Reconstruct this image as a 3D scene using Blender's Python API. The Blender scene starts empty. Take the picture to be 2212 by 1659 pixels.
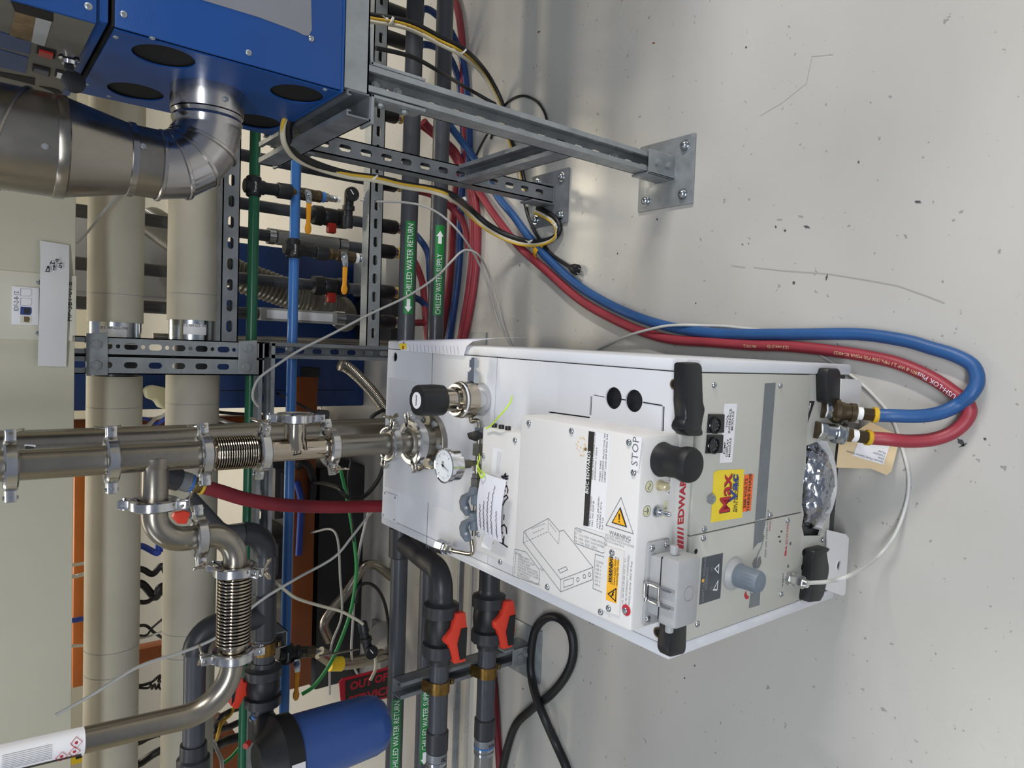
import bpy, bmesh, math, random
import numpy as np
from mathutils import Vector, Matrix
random.seed(7)
SC = bpy.context.scene
COL = SC.collection
PI = math.pi
# ------------------------------------------------------------------ camera
# The photograph was taken with the phone turned on its side: the right of the picture is down.
FPX, PITCH, YAW, ROLL = 1532.0, math.radians(38.75), math.radians(3.1), math.radians(.06)
CAM = Vector((0, 0, 1.3))
_h = Vector((-math.sin(YAW), math.cos(YAW), 0)); _r = Vector((math.cos(YAW), math.sin(YAW), 0)); _z = Vector((0, 0, 1))
FW = _h*math.cos(PITCH) - _z*math.sin(PITCH)
_u = _h*math.sin(PITCH) + _z*math.cos(PITCH)
RT = _r*math.cos(ROLL) + _u*math.sin(ROLL); UP = -_r*math.sin(ROLL) + _u*math.cos(ROLL)
cd = bpy.data.cameras.new('camera'); cam = bpy.data.objects.new('camera', cd); COL.objects.link(cam)
cd.sensor_width = 36; cd.lens = 36*FPX/2212; cd.clip_start = .02; cd.clip_end = 60
M = Matrix((-UP, RT, -FW)).transposed().to_4x4(); M.translation = CAM
cam.matrix_world = M
SC.camera = cam
# ------------------------------------------------------------------ world, exposure, ceiling light
SC.view_settings.view_transform = 'Standard'; SC.view_settings.look = 'None'
SC.view_settings.exposure = 0.08; SC.view_settings.gamma = 1; SC.view_settings.use_curve_mapping = False
wd = bpy.data.worlds.new('room_air'); SC.world = wd; wd.use_nodes = True
wd.node_tree.nodes['Background'].inputs[0].default_value = (.71, .79, .97, 1)
wd.node_tree.nodes['Background'].inputs[1].default_value = .27
def area(name, loc, tgt, sx, sy, power, colr):
    d = bpy.data.lights.new(name, 'AREA'); d.shape = 'RECTANGLE'; d.size = sx; d.size_y = sy; d.energy = power; d.color = colr
    o = bpy.data.objects.new(name, d); COL.objects.link(o); o.location = loc
    o.rotation_euler = (Vector(tgt) - Vector(loc)).to_track_quat('-Z', 'Y').to_euler()
    return o
# strip fixtures under the ceiling: over the aisle to the right, over the camera, and over the bay behind the rack
# a bright strip far along the aisle to the right is the key; broader strips over the camera and over the bay behind the rack fill in
key = area('ceiling_strip_light', (3.7, .30, 2.5), (0, .9, 0), 1.4, .16, 108, (1, .955, .89))
area('ceiling_strip_light', (-.4, -1.3, 2.7), (-.4, -.6, 0), 2.4, .4, 62, (.92, .96, 1))
area('ceiling_strip_light', (-2.6, 1.0, 2.7), (-1.9, 1.1, 0), .3, 2.0, 12, (.95, .97, 1))
area('ceiling_strip_light', (.3, 4.4, 2.8), (.3, 4.0, 0), 3.0, .4, 95, (1, .88, .66))
area('ceiling_strip_light', (-1.2, 3.0, 2.8), (-1.2, 2.9, 0), 1.6, .4, 14, (1, .9, .74))
# ------------------------------------------------------------------ helpers
def ray(x, y): return FW + RT*((829.5-y)/FPX) - UP*((x-1106)/FPX)
def A(x, y, Y=None, Z=None, X=None):
    d = ray(x, y)
    t = (Y-CAM.y)/d.y if Y is not None else (Z-CAM.z)/d.z if Z is not None else (X-CAM.x)/d.x
    return CAM + d*t
def lin(c):
    return tuple((v/12.92 if v <= .04045 else ((v+.055)/1.055)**2.4) for v in c)
def hexc(s):
    return lin(tuple(int(s[i:i+2], 16)/255 for i in (0, 2, 4)))
MATS = {}
def mat(name, c, rough=.5, metal=0, var=0, vs=6, bump=0, bs=60, rvar=0, spec=.5, trans=0, alpha=1, coat=0, emit=0, aniso=None, c2=None, stretch=None):
    m = bpy.data.materials.new(name); m.use_nodes = True; nt = m.node_tree; b = nt.nodes['Principled BSDF']
    rgb = hexc(c) if isinstance(c, str) else c
    b.inputs['Base Color'].default_value = (*rgb, 1); b.inputs['Roughness'].default_value = rough
    b.inputs['Metallic'].default_value = metal; b.inputs['Specular IOR Level'].default_value = spec
    if trans: b.inputs['Transmission Weight'].default_value = trans
    if coat: b.inputs['Coat Weight'].default_value = coat; b.inputs['Coat Roughness'].default_value = .12
    if alpha < 1: b.inputs['Alpha'].default_value = alpha
    if emit: b.inputs['Emission Color'].default_value = (*rgb, 1); b.inputs['Emission Strength'].default_value = emit
    tc = nt.nodes.new('ShaderNodeTexCoord')
    co = tc.outputs['Object']
    if stretch:
        mp = nt.nodes.new('ShaderNodeMapping'); nt.links.new(co, mp.inputs[0]); mp.inputs['Scale'].default_value = stretch; co = mp.outputs[0]
    def noise(s, det=4):
        n = nt.nodes.new('ShaderNodeTexNoise'); n.inputs['Scale'].default_value = s; n.inputs['Detail'].default_value = det
        nt.links.new(co, n.inputs['Vector']); return n
    if var or c2:
        n = noise(vs); rp = nt.nodes.new('ShaderNodeValToRGB'); nt.links.new(n.outputs['Fac'], rp.inputs[0])
        lo = hexc(c2) if c2 else tuple(v*(1-var) for v in rgb); hi = rgb if c2 else tuple(min(1, v*(1+var)) for v in rgb)
        rp.color_ramp.elements[0].position = .32; rp.color_ramp.elements[0].color = (*lo, 1)
        rp.color_ramp.elements[1].position = .68; rp.color_ramp.elements[1].color = (*hi, 1)
        nt.links.new(rp.outputs[0], b.inputs['Base Color'])
    if rvar:
        n = noise(vs*2.3); mr = nt.nodes.new('ShaderNodeMapRange'); nt.links.new(n.outputs['Fac'], mr.inputs[0])
        mr.inputs[1].default_value = .3; mr.inputs[2].default_value = .7
        mr.inputs[3].default_value = max(.02, rough-rvar); mr.inputs[4].default_value = rough+rvar
        nt.links.new(mr.outputs[0], b.inputs['Roughness'])
    if bump:
        n = noise(bs, 3); bp = nt.nodes.new('ShaderNodeBump'); bp.inputs['Strength'].default_value = bump; bp.inputs['Distance'].default_value = .002
        nt.links.new(n.outputs['Fac'], bp.inputs['Height']); nt.links.new(bp.outputs[0], b.inputs['Normal'])
    MATS[name] = m
    return m
m = mat
m('pump_paint', 'cdccc7', .42, var=.03, vs=5, bump=.12, bs=500, rvar=.05)
m('pump_paint_white', 'd6d8dd', .4, var=.03, vs=7, bump=.08, bs=500)
m('panel_paint', 'bbbab2', .45, var=.03, vs=8, bump=.1, bs=600)
m('box_paint', 'dfdddb', .42, var=.035, vs=6, bump=.12, bs=600)
m('white_paint', 'dedede', .4, var=.03)
m('black_plastic', '17181b', .42, var=.15, vs=30, bump=.12, bs=400)
m('black_rubber', '121316', .55, var=.1, vs=20)
m('dark_hole', '060607', .8)
m('brushed_steel', '9c968b', .29, 1, var=.08, vs=5, rvar=.07, bump=.05, bs=120)
m('dull_steel', '96928a', .36, 1, var=.07, vs=8, rvar=.08, bump=.06, bs=200)
m('polished_steel', 'b4aa9a', .14, 1, var=.05, vs=9, rvar=.05)
m('cast_aluminium', 'c9c9c9', .2, 1, var=.06, vs=14, rvar=.07, bump=.06, bs=160)
m('galvanised', '969b9e', .38, .45, var=.13, vs=24, rvar=.12, bump=.08, bs=220)
m('galvanised_worn', '80858a', .42, .45, var=.2, vs=18, rvar=.14, bump=.12, bs=140)
m('zinc', 'b9bec2', .22, 1, var=.08, vs=40)
m('chrome', 'd2d2d4', .1, 1)
m('duct_steel', '9d978d', .3, 1, var=.12, vs=5, rvar=.12, bump=.1, bs=30)
m('duct_bright', 'b5b3b2', .22, 1, var=.1, vs=7, rvar=.08, bump=.08, bs=30)
m('brass', '7a6a4a', .35, 1, var=.16, vs=30, rvar=.1)
m('dark_brass', '5c5140', .4, .9, var=.18, vs=40, rvar=.1)
m('bronze_strap', '8a6c38', .33, .9, var=.2, vs=30, rvar=.1)
m('cab_blue', '11478c', .38, var=.07, vs=6, bump=.1, bs=350)
m('cab_blue_dark', '123f7e', .4, var=.08, vs=7, bump=.1, bs=350)
m('machine_blue', '13356c', .42, var=.1, vs=5)
m('grey_window', '7d7f86', .25, var=.08, vs=5)
m('grey_panel', '6a685f', .5, var=.08, vs=12, bump=.06)
m('pvc', '43464c', .36, var=.1, vs=14, bump=.05, bs=200, rvar=.08)
m('pvc_dark', '2f3136', .4, var=.12, vs=18, bump=.06, bs=200)
m('valve_black', '1b1c1f', .45, var=.15, vs=30, bump=.1, bs=250)
m('valve_red', 'e2402c', .4, var=.05, vs=12)
m('dull_red', 'a3261d', .42, var=.08)
m('orange_lever', 'e59a1c', .38, var=.05)
m('green_pipe', '1e6244', .3, var=.07, vs=9)
m('blue_pipe', '3a70b4', .3, var=.07, vs=9)
m('hose_red', '973440', .45, var=.1, vs=16, bump=.12, bs=300)
m('hose_blue', '25548c', .45, var=.1, vs=16, bump=.12, bs=300)
m('hose_maroon', '7d1c2a', .5, var=.12, vs=16, bump=.12, bs=260)
m('hose_navy', '1d3f78', .45, var=.1, vs=16)
m('white_tube', 'd5d5d2', .3, var=.04, trans=.12)
m('grey_tube', 'b9b9b6', .35, var=.05)
m('cable_black', '141519', .48, var=.12, vs=30)
m('cable_cream', 'cdc6b0', .5, var=.05)
m('cable_yellow', 'd3ab2f', .45, var=.05)
m('cable_green', '27904a', .45, var=.05)
m('cable_blue', '1f3fa0', .45, var=.05)
m('tie_white', 'ecebe6', .4)
m('ring_yellow', 'd9b02a', .45, var=.08, vs=40)
m('tape_white', 'eeeeee', .5)
m('insulation', 'bfbaaa', .7, var=.05, vs=7, bump=.25, bs=40, c2='b2ac9c')
m('raceway', 'cbc7b3', .55, var=.035, vs=4)
m('raceway_light', 'd8d4c3', .5, var=.03, vs=4)
m('paper', 'e6e6ee', .6, var=.02, vs=9, bump=.15, bs=14)
m('paper_tape', 'd5d5d4', .62, var=.04, vs=5, bump=.4, bs=9)
m('label_white', 'e9e9ec', .45, var=.02)
m('label_black', '22211f', .5, var=.08, vs=60)
m('label_yellow', 'f2d62e', .45, var=.04, vs=30)
m('label_orange', 'ef6a26', .48, var=.05, vs=40)
m('label_amber', 'f2b31c', .45, var=.04)
m('label_green', '177e38', .45, var=.05)
m('label_slate', '4b5056', .5, var=.08, vs=40)
m('label_cream', 'ded9b4', .5, var=.03)
m('stripe_grey', '6e7478', .5, var=.06, vs=40)
m('ink_black', '19191b', .5)
m('ink_grey', '8d8e90', .5)
m('ink_mid', '60656b', .5)
m('ink_red', 'b4202f', .5)
m('ink_navy', '2a3f86', .5)
m('ink_white', 'f2f2f2', .5)
m('ink_marker', '2b2238', .5)
m('neon', 'c8ef35', .45)
m('manila', 'e2cda6', .6, var=.06, vs=10, c2='d8bd92')
m('foil', 'a9adb4', .2, 1, var=.15, vs=20, bump=.9, bs=55)
m('clear_grey', '8a8678', .25, trans=.35)
m('orange_steel', '84420f', .5, var=.15, vs=6)
m('orange_bright', 'c26a24', .5, var=.12, vs=6)
m('filter_blue', '37599c', .33, var=.06, vs=5)
m('lamp_clear', 'e8ddb8', .2, trans=.5)
m('clear_plastic', 'd9d9d2', .12, trans=.75, spec=.6)
m('dial_white', 'e9eef2', .3)
m('dirt_brown', '6d5a3c', .7, var=.3, vs=60)
m('sign_red', 'b8122e', .45, var=.08, vs=20)
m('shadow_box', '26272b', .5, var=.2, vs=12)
m('grey_housing', 'a5a7a9', .45, var=.05, vs=20, bump=.2, bs=300)
m('knob_grey', '6f7a86', .5, var=.12, vs=40, stretch=(1, 1, 1))
m('machine_grey', '9a9b98', .45, var=.06, vs=5)

ROOTM = {}
def _mtx(o): return ROOTM.get(o.name, Matrix())
def thing(name, label, cat, loc=(0, 0, 0), rz=0, group=None):
    o = bpy.data.objects.new(name, None); COL.objects.link(o); o.location = loc; o.rotation_euler = (0, 0, rz)
    o.empty_display_size = .02
    o['label'] = label; o['category'] = cat
    if group: o['group'] = group
    ROOTM[o.name] = Matrix.Translation(loc) @ Matrix.Rotation(rz, 4, 'Z')
    return o
def tag(o, label, cat, group=None):
    o['label'] = label; o['category'] = cat
    if group: o['group'] = group
    return o
def fin(me, mt, ang=38):
    me.materials.append(MATS[mt])
    if len(me.polygons):
        me.shade_smooth(); me.set_sharp_from_angle(angle=math.radians(ang))
class G:
    """collects shapes (world coordinates) into one mesh"""
    def __init__(s): s.v = []; s.f = []
    def add(s, vs, fs):
        n = len(s.v); s.v += [tuple(v) for v in vs]; s.f += [tuple(i+n for i in f) for f in fs]; return s
    def bm(s, b, mtx=None):
        b.verts.index_update()
        vs = [(mtx @ v.co if mtx else v.co) for v in b.verts]
        s.add(vs, [[v.index for v in f.verts] for f in b.faces]); b.free(); return s
    def box(s, c, size, bev=0, ax=None, seg=2):
        b = bmesh.new(); bmesh.ops.create_cube(b, size=1)
        bmesh.ops.scale(b, vec=size, verts=b.verts)
        if bev: bmesh.ops.bevel(b, geom=list(b.edges), offset=bev, segments=seg, affect='EDGES', profile=.5)
        mt = Matrix.Translation(c)
        if ax is not None: mt = mt @ ax.to_4x4()
        return s.bm(b, mt)
    def bx(s, lo, hi, bev=0):
        lo, hi = Vector(lo), Vector(hi)
        return s.box((lo+hi)/2, [abs(q) for q in (hi-lo)], bev)
    def lathe(s, prof, p, d, n=24, cap=True, ref=None, ph=0):
        """prof: (distance along axis, radius)"""
        p = Vector(p); d = Vector(d).normalized()
        e = perp(d, ref); g = d.cross(e)
        vs = []; fs = []
        for (t, r) in prof:
            for k in range(n):
                a = 2*PI*k/n + ph; vs.append(p + d*t + (e*math.cos(a) + g*math.sin(a))*r)
        for i in range(len(prof)-1):
            for k in range(n):
                a = i*n+k; b = i*n+(k+1) % n; fs.append((a, b, b+n, a+n))
        if cap:
            fs.append(tuple(range(n))[::-1]); fs.append(tuple(range((len(prof)-1)*n, len(prof)*n)))
        return s.add(vs, fs)
    def cyl(s, p0, p1, r, r2=None, n=20, cap=True, ph=0, ref=None):
        p0, p1 = Vector(p0), Vector(p1); L = (p1-p0).length
        return s.lathe([(0, r), (L, r if r2 is None else r2)], p0, p1-p0, n, cap, ref, ph)
    def bcyl(s, p0, p1, r, b=.002, n=20):
        p0, p1 = Vector(p0), Vector(p1); L = (p1-p0).length
        return s.lathe([(0, r-b), (b, r), (L-b, r), (L, r-b)], p0, p1-p0, n)
    def tube(s, pts, r, n=12, cap=True, rf=None):
        pts = [Vector(p) for p in pts]; N = len(pts)
        t0 = (pts[1]-pts[0]).normalized(); e = perp(t0); vs = []; fs = []
        for i, p in enumerate(pts):
            t = (pts[min(i+1, N-1)] - pts[max(i-1, 0)]).normalized()
            e = (e - t*e.dot(t)).normalized(); g = t.cross(e); rr = rf(i/(N-1)) if rf else r
            for k in range(n):
                a = 2*PI*k/n; vs.append(p + (e*math.cos(a)+g*math.sin(a))*rr)
        for i in range(N-1):
            for k in range(n):
                a = i*n+k; b = i*n+(k+1) % n; fs.append((a, b, b+n, a+n))
        if cap: fs.append(tuple(range(n))[::-1]); fs.append(tuple(range((N-1)*n, N*n)))
        return s.add(vs, fs)
    def sphere(s, c, r, sc=(1, 1, 1), n=12):
        b = bmesh.new(); bmesh.ops.create_uvsphere(b, u_segments=n, v_segments=max(6, n//2+2), radius=r)
        bmesh.ops.scale(b, vec=sc, verts=b.verts); return s.bm(b, Matrix.Translation(c))
    def prism(s, poly, d, bev=0):
        """poly: 3D outline; extruded by vector d"""
        poly = [Vector(p) for p in poly]; d = Vector(d); n = len(poly)
        nrm = Vector((0, 0, 0))
        for i in range(n): nrm += poly[i].cross(poly[(i+1) % n])
        if nrm.dot(d) > 0: poly = poly[::-1]
        if bev:
            b = bmesh.new(); vs = [b.verts.new(p) for p in poly]; f = b.faces.new(vs)
            r = bmesh.ops.extrude_face_region(b, geom=[f]); ve = [q for q in r['geom'] if isinstance(q, bmesh.types.BMVert)]
            bmesh.ops.translate(b, vec=d, verts=ve); bmesh.ops.recalc_face_normals(b, faces=b.faces)
            bmesh.ops.bevel(b, geom=list(b.edges), offset=bev, segments=2, affect='EDGES', profile=.5)
            return s.bm(b)
        vs = poly + [p+d for p in poly]
        fs = [tuple(range(n)), tuple(range(n, 2*n))[::-1]] + [((i+1) % n, i, i+n, (i+1) % n+n) for i in range(n)]
        return s.add(vs, fs)
    def plate(s, outer, holes, d):
        """flat outline with holes, given thickness vector d"""
        b = bmesh.new(); ed = []
        for lp in [outer]+holes:
            vs = [b.verts.new(p) for p in lp]
            ed += [b.edges.new((vs[i], vs[(i+1) % len(vs)])) for i in range(len(vs))]
        bmesh.ops.triangle_fill(b, edges=ed, use_beauty=True, use_dissolve=False)
        r = bmesh.ops.extrude_face_region(b, geom=list(b.faces)); ve = [q for q in r['geom'] if isinstance(q, bmesh.types.BMVert)]
        bmesh.ops.translate(b, vec=d, verts=ve); bmesh.ops.recalc_face_normals(b, faces=b.faces)
        return s.bm(b)
    def poly(s, pts): return s.add(pts, [tuple(range(len(pts)))])
    def ob(s, name, mt, parent=None, ang=38, local=False):
        """local: vertices are already in the parent's frame"""
        me = bpy.data.meshes.new(name)
        vs = [Vector(v) for v in s.v]
        if parent is not None:
            if not local:
                iv = _mtx(parent).inverted(); vs = [iv @ v for v in vs]
            org = Vector((0, 0, 0))
        else:
            a = np.array([tuple(v) for v in vs]); lo = a.min(0); hi = a.max(0)
            org = Vector(((lo[0]+hi[0])/2, (lo[1]+hi[1])/2, lo[2])); vs = [v-org for v in vs]
        me.from_pydata([tuple(v) for v in vs], [], s.f); me.update(); fin(me, mt, ang)
        o = bpy.data.objects.new(name, me); COL.objects.link(o)
        if parent is not None: o.parent = parent; ROOTM[o.name] = _mtx(parent)
        else: o.location = org
        return o
def perp(d, ref=None):
    d = Vector(d).normalized()
    if ref is None: ref = Vector((0, 0, 1)) if abs(d.z) < .9 else Vector((0, 1, 0))
    ref = Vector(ref)
    return (ref - d*ref.dot(d)).normalized()
def inst(mesh_ob, parent, name, mtx, local=True):
    o = bpy.data.objects.new(name, mesh_ob.data if hasattr(mesh_ob, 'data') else mesh_ob); COL.objects.link(o)
    if parent is not None:
        o.parent = parent; ROOTM[o.name] = _mtx(parent)
        if not local: mtx = _mtx(parent).inverted() @ mtx
    o.matrix_local = mtx
    return o
def proto(g, name, mt, ang=38):
    me = bpy.data.meshes.new(name); me.from_pydata([tuple(v) for v in g.v], [], g.f); me.update(); fin(me, mt, ang); return me
def frame(z, x=None):
    """rotation whose local Z is z"""
    z = Vector(z).normalized(); x = perp(z, x); return Matrix((x, z.cross(x), z)).transposed()
def at_mtx(p, z, x=None): return Matrix.Translation(p) @ frame(z, x).to_4x4()
def cat(pts, sub=8):
    """smooth path through points"""
    P = [Vector(p) for p in pts]; P = [P[0]*2-P[1]] + P + [P[-1]*2-P[-2]]; out = []
    for i in range(1, len(P)-2):
        a, b, c, d = P[i-1:i+3]
        for k in range(sub):
            t = k/sub
            out.append(.5*((2*b)+(c-a)*t+(2*a-5*b+4*c-d)*t*t+(3*b-a-3*c+d)*t**3))
    out.append(P[-2]); return out
def circ(c, r, ex, ey, n=24, a0=0, a1=2*PI):
    c, ex, ey = Vector(c), Vector(ex), Vector(ey)
    m_ = n if abs(a1-a0-2*PI) < 1e-6 else n-1
    return [c + ex*(r*math.cos(a0+(a1-a0)*k/m_)) + ey*(r*math.sin(a0+(a1-a0)*k/m_)) for k in range(n)]
def elbow(p, d0, d1, R, n=10):
    """arc that starts at p heading d0 and leaves heading d1"""
    d0, d1 = Vector(d0).normalized(), Vector(d1).normalized(); p = Vector(p)
    ang = d0.angle(d1); s_ = (d1 - d0*d1.dot(d0)).normalized(); c = p + s_*R
    return [c - s_*R*math.cos(ang*k/n) + d0*R*math.sin(ang*k/n) for k in range(n+1)]
def txt(s, size, org, ex, ey, mt, parent, name='lettering', align='LEFT', wx=1, off=.0004, local=False, shear=0, bold=0, sp=1, wrap=None, line=1, fit=None):
    cu = bpy.data.curves.new(name, 'FONT'); cu.body = s; cu.size = size; cu.align_x = align; cu.align_y = 'CENTER'
    cu.shear = shear; cu.offset = bold; cu.space_character = sp; cu.space_line = line; cu.resolution_u = 2
    t = bpy.data.objects.new('t', cu); COL.objects.link(t)
    dg = bpy.context.evaluated_depsgraph_get(); me = bpy.data.meshes.new_from_object(t.evaluated_get(dg)); COL.objects.unlink(t); bpy.data.objects.remove(t)
    if fit: wx = fit/max(v.co.x for v in me.vertices)
    if wrap:                                            # cut the letters into strips so that they follow the curve
        b = bmesh.new(); b.from_mesh(me); ys = [v.co.y for v in b.verts]; y0, y1 = min(ys), max(ys)
        for k in range(1, 6): bmesh.ops.bisect_plane(b, geom=list(b.verts)+list(b.edges)+list(b.faces), plane_co=(0, y0+(y1-y0)*k/6, 0), plane_no=(0, 1, 0))
        b.to_mesh(me); b.free()
    ex, ey, org = Vector(ex).normalized(), Vector(ey).normalized(), Vector(org); nn = ex.cross(ey)
    iv = Matrix() if local else (_mtx(parent).inverted() if parent else Matrix())
    for v in me.vertices:
        if wrap: q = wrap(v.co.x*wx, v.co.y)
        else: q = org + ex*(v.co.x*wx) + ey*v.co.y + nn*off
        v.co = iv @ q
    me.materials.clear(); me.materials.append(MATS[mt])
    o = bpy.data.objects.new(name, me); COL.objects.link(o)
    if parent is not None: o.parent = parent; ROOTM[o.name] = _mtx(parent)
    return o
def slot_outline(c, ex, ey, L, w, n=6):
    c, ex, ey = Vector(c), Vector(ex), Vector(ey); r = w/2; h = L/2-r
    return [c + ex*(h+r*math.cos(a)) + ey*(r*math.sin(a)) for a in [-PI/2+PI*k/n for k in range(n+1)]] + \
           [c - ex*(h+r*math.cos(a)) - ey*(r*math.sin(a)) for a in [-PI/2+PI*k/n for k in range(n+1)]]
SW = .0413
def strut_geo(g, p0, p1, opn, slots=True, pitch=.0508, sl=.0286, swd=.0143, w=SW, h=SW, off=.5, rounds=False):
    """steel channel: slotted back, two sides, two turned-in lips; opn = the direction the open side faces"""
    p0, p1 = Vector(p0), Vector(p1); a = (p1-p0); L = a.length; a.normalize()
    o = perp(a, opn); s = a.cross(o); t = .0026
    bk = -o*(h/2)
    n = int(L/pitch); m0 = (L-n*pitch)/2
    if slots and n > 0:
        holes = []
        for i in range(n):
            holes.append(slot_outline(p0+bk+a*(m0+pitch*(i+off)), a, s, sl, swd))
            if rounds: holes.append(circ(p0+bk+a*(m0+pitch*i+.0005 if i else m0+.006), .005, a, s, 10))
        g.plate([p0+bk-s*w/2, p1+bk-s*w/2, p1+bk+s*w/2, p0+bk+s*w/2], holes, o*t)
    else:
        g.prism([p0+bk-s*w/2, p1+bk-s*w/2, p1+bk+s*w/2, p0+bk+s*w/2], o*t)
    for k in (-1, 1):
        q = s*(k*w/2); i_ = s*(-k)
        prof = [q-o*h/2, q+o*h/2, q+o*h/2+i_*.0095, q+o*(h/2-.007)+i_*.0095, q+o*(h/2-.007)+i_*(.0095-t), q+o*(h/2-t)+i_*(.0095-t), q+o*(h/2-t)+i_*t, q-o*h/2+i_*t]
        g.prism([p0+v for v in prof], a*L)
    return g
def screw_proto(r, h, name='screw', mt='zinc', hexh=False):
    g = G()
    if hexh: g.lathe([(0, r), (h, r), (h*1.1, r*.9)], (0, 0, 0), (0, 0, 1), 6).cyl((0, 0, h), (0, 0, h*1.5), r*.5, n=10)
    else: g.lathe([(0, r), (h*.5, r*.95), (h*.85, r*.7), (h, r*.42), (h*.6, r*.36), (h*.6, .0001)], (0, 0, 0), (0, 0, 1), 14)
    return proto(g, name, mt)
SCREW = screw_proto(.0046, .0032); SCREWS = screw_proto(.0034, .0025); BOLT = screw_proto(.0105, .0075, 'bolt', 'galvanised', True)
RIVET = screw_proto(.004, .0018, 'rivet', 'galvanised')
# ------------------------------------------------------------------ the room
def floor_mat():
    mt = mat('floor_epoxy', 'bdbab1', .2, spec=.5); nt = mt.node_tree; b = nt.nodes['Principled BSDF']
    tc = [n for n in nt.nodes if n.type == 'TEX_COORD'][0]
    def nz(s, det=5):
        n = nt.nodes.new('ShaderNodeTexNoise'); n.inputs['Scale'].default_value = s; n.inputs['Detail'].default_value = det
        nt.links.new(tc.outputs['Object'], n.inputs['Vector']); return n
    n1 = nz(1.7); r1 = nt.nodes.new('ShaderNodeValToRGB'); nt.links.new(n1.outputs['Fac'], r1.inputs[0])
    for e, p, c in zip(r1.color_ramp.elements, (.3, .7), ('b3b1ab', 'bfbdb8')): e.position = p; e.color = (*hexc(c), 1)
    n2 = nz(75, 2); r2 = nt.nodes.new('ShaderNodeValToRGB'); nt.links.new(n2.outputs['Fac'], r2.inputs[0])
    r2.color_ramp.elements[0].position = .255; r2.color_ramp.elements[0].color = (.30, .29, .28, 1)
    r2.color_ramp.elements[1].position = .285; r2.color_ramp.elements[1].color = (1, 1, 1, 1)
    mx = nt.nodes.new('ShaderNodeMix'); mx.data_type = 'RGBA'; mx.blend_type = 'MULTIPLY'; mx.inputs[0].default_value = .55
    nt.links.new(r1.outputs[0], mx.inputs[6]); nt.links.new(r2.outputs[0], mx.inputs[7]); nt.links.new(mx.outputs[2], b.inputs['Base Color'])
    n3 = nz(3.1); mr = nt.nodes.new('ShaderNodeMapRange'); nt.links.new(n3.outputs['Fac'], mr.inputs[0])
    mr.inputs[1].default_value = .3; mr.inputs[2].default_value = .7; mr.inputs[3].default_value = .19; mr.inputs[4].default_value = .31
    nt.links.new(mr.outputs[0], b.inputs['Roughness'])
    n4 = nz(7, 2); bp = nt.nodes.new('ShaderNodeBump'); bp.inputs['Strength'].default_value = .12; bp.inputs['Distance'].default_value = .012
    nt.links.new(n4.outputs['Fac'], bp.inputs['Height']); nt.links.new(bp.outputs[0], b.inputs['Normal'])
floor_mat()
m('wall_cream', 'd2cbb4', .6, var=.03, vs=2)
m('chip_dark', '4a4a4a', .6); m('scuff', 'a09e98', .5); m('chip_red', '8a3a36', .6)
def struct(o): o['kind'] = 'structure'; return o
fl = bpy.data.objects.new('floor', None)
g = G(); g.bx((-5, -3, -.1), (5, 8, 0)); FLOOR = struct(g.ob('floor', 'floor_epoxy')); ROOTM[FLOOR.name] = Matrix.Translation(FLOOR.location)
g = G(); g.bx((-5, 8, -.1), (5, 8.12, 3.4)); struct(g.ob('wall_back', 'wall_cream'))
g = G(); g.bx((5, -3, -.1), (5.12, 8.12, 3.4)); struct(g.ob('wall_right', 'wall_cream'))
g = G(); g.bx((-5.12, -3, -.1), (-5, 8.12, 3.4)); struct(g.ob('wall_left', 'wall_cream'))
def fleck(x, y, L, w, a, mt, name='paint_chip'):
    """small chip in the floor paint, lying at a picture position"""
    c = A(x, y, Z=0); g = G(); n = 9; pts = []
    for k in range(n):
        t = 2*PI*k/n; rr = 1+.3*math.sin(k*2.7+x)
        px, py = L/2*rr*math.cos(t), w/2*rr*math.sin(t)
        pts.append(c + Vector((px*math.cos(a)-py*math.sin(a), px*math.sin(a)+py*math.cos(a), 0)))
    g.prism([p+Vector((0, 0, .0002)) for p in pts], (0, 0, .0009)); g.ob(name, mt, FLOOR)
for q in [(1164, 69, .011, .005, 1.5, 'chip_dark'), (1983, 436, .011, .004, 1.3, 'chip_dark'), (1743, 490, .013, .004, 1.2, 'chip_dark'),
          (1676, 490, .005, .003, .5, 'chip_dark'), (1696, 498, .005, .004, 1, 'chip_dark'), (1715, 611, .006, .005, .4, 'chip_dark'),
          (1786, 599, .003, .011, 1.35, 'chip_dark'), (1855, 350, .004, .003, 0, 'chip_dark'), (1412, 93, .009, .003, 1.4, 'chip_red'),
          (1900, 298, .005, .004, 0, 'scuff'), (1420, 474, .006, .004, .8, 'chip_dark'), (1334, 548, .004, .004, 0, 'chip_dark'),
          (1123, 573, .008, .003, .7, 'chip_dark'), (1604, 528, .004, .002, 1, 'chip_dark'), (1617, 526, .003, .002, 1, 'chip_dark'),
          (1275, 655, .010, .003, .6, 'chip_dark'), (2128, 948, .004, .004, 0, 'chip_dark'), (1501, 1438, .004, .003, 0, 'chip_dark'),
          (1479, 1465, .004, .003, 0, 'chip_dark'), (1612, 102, .004, .004, 0, 'chip_dark'), (1785, 225, .004, .003, 0, 'scuff'),
          (1730, 467, .010, .003, 1.2, 'scuff'), (1684, 474, .011, .002, 1.5, 'scuff'), (1503, 655, .003, .003, 0, 'chip_dark'),
          (2076, 955, .014, .007, .8, 'chip_dark'), (2081, 962, .012, .003, 2.2, 'chip_dark'), (1130, 1488, .005, .004, 0, 'chip_dark')]:
    fleck(*q)
g = G()
for a, b in [((1580, 574), (1610, 578)), ((1628, 578), (1690, 585)), ((1690, 585), (1790, 592)), ((1790, 592), (1870, 605)), ((1870, 605), (1940, 618)), ((1940, 618), (2002, 640)), ((2002, 640), (2040, 655))]:
    p, q = A(*a, Z=.0004), A(*b, Z=.0004); s = (q-p).cross(_z).normalized()*.0012
    g.poly([p-s, q-s, q+s, p+s])
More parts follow.
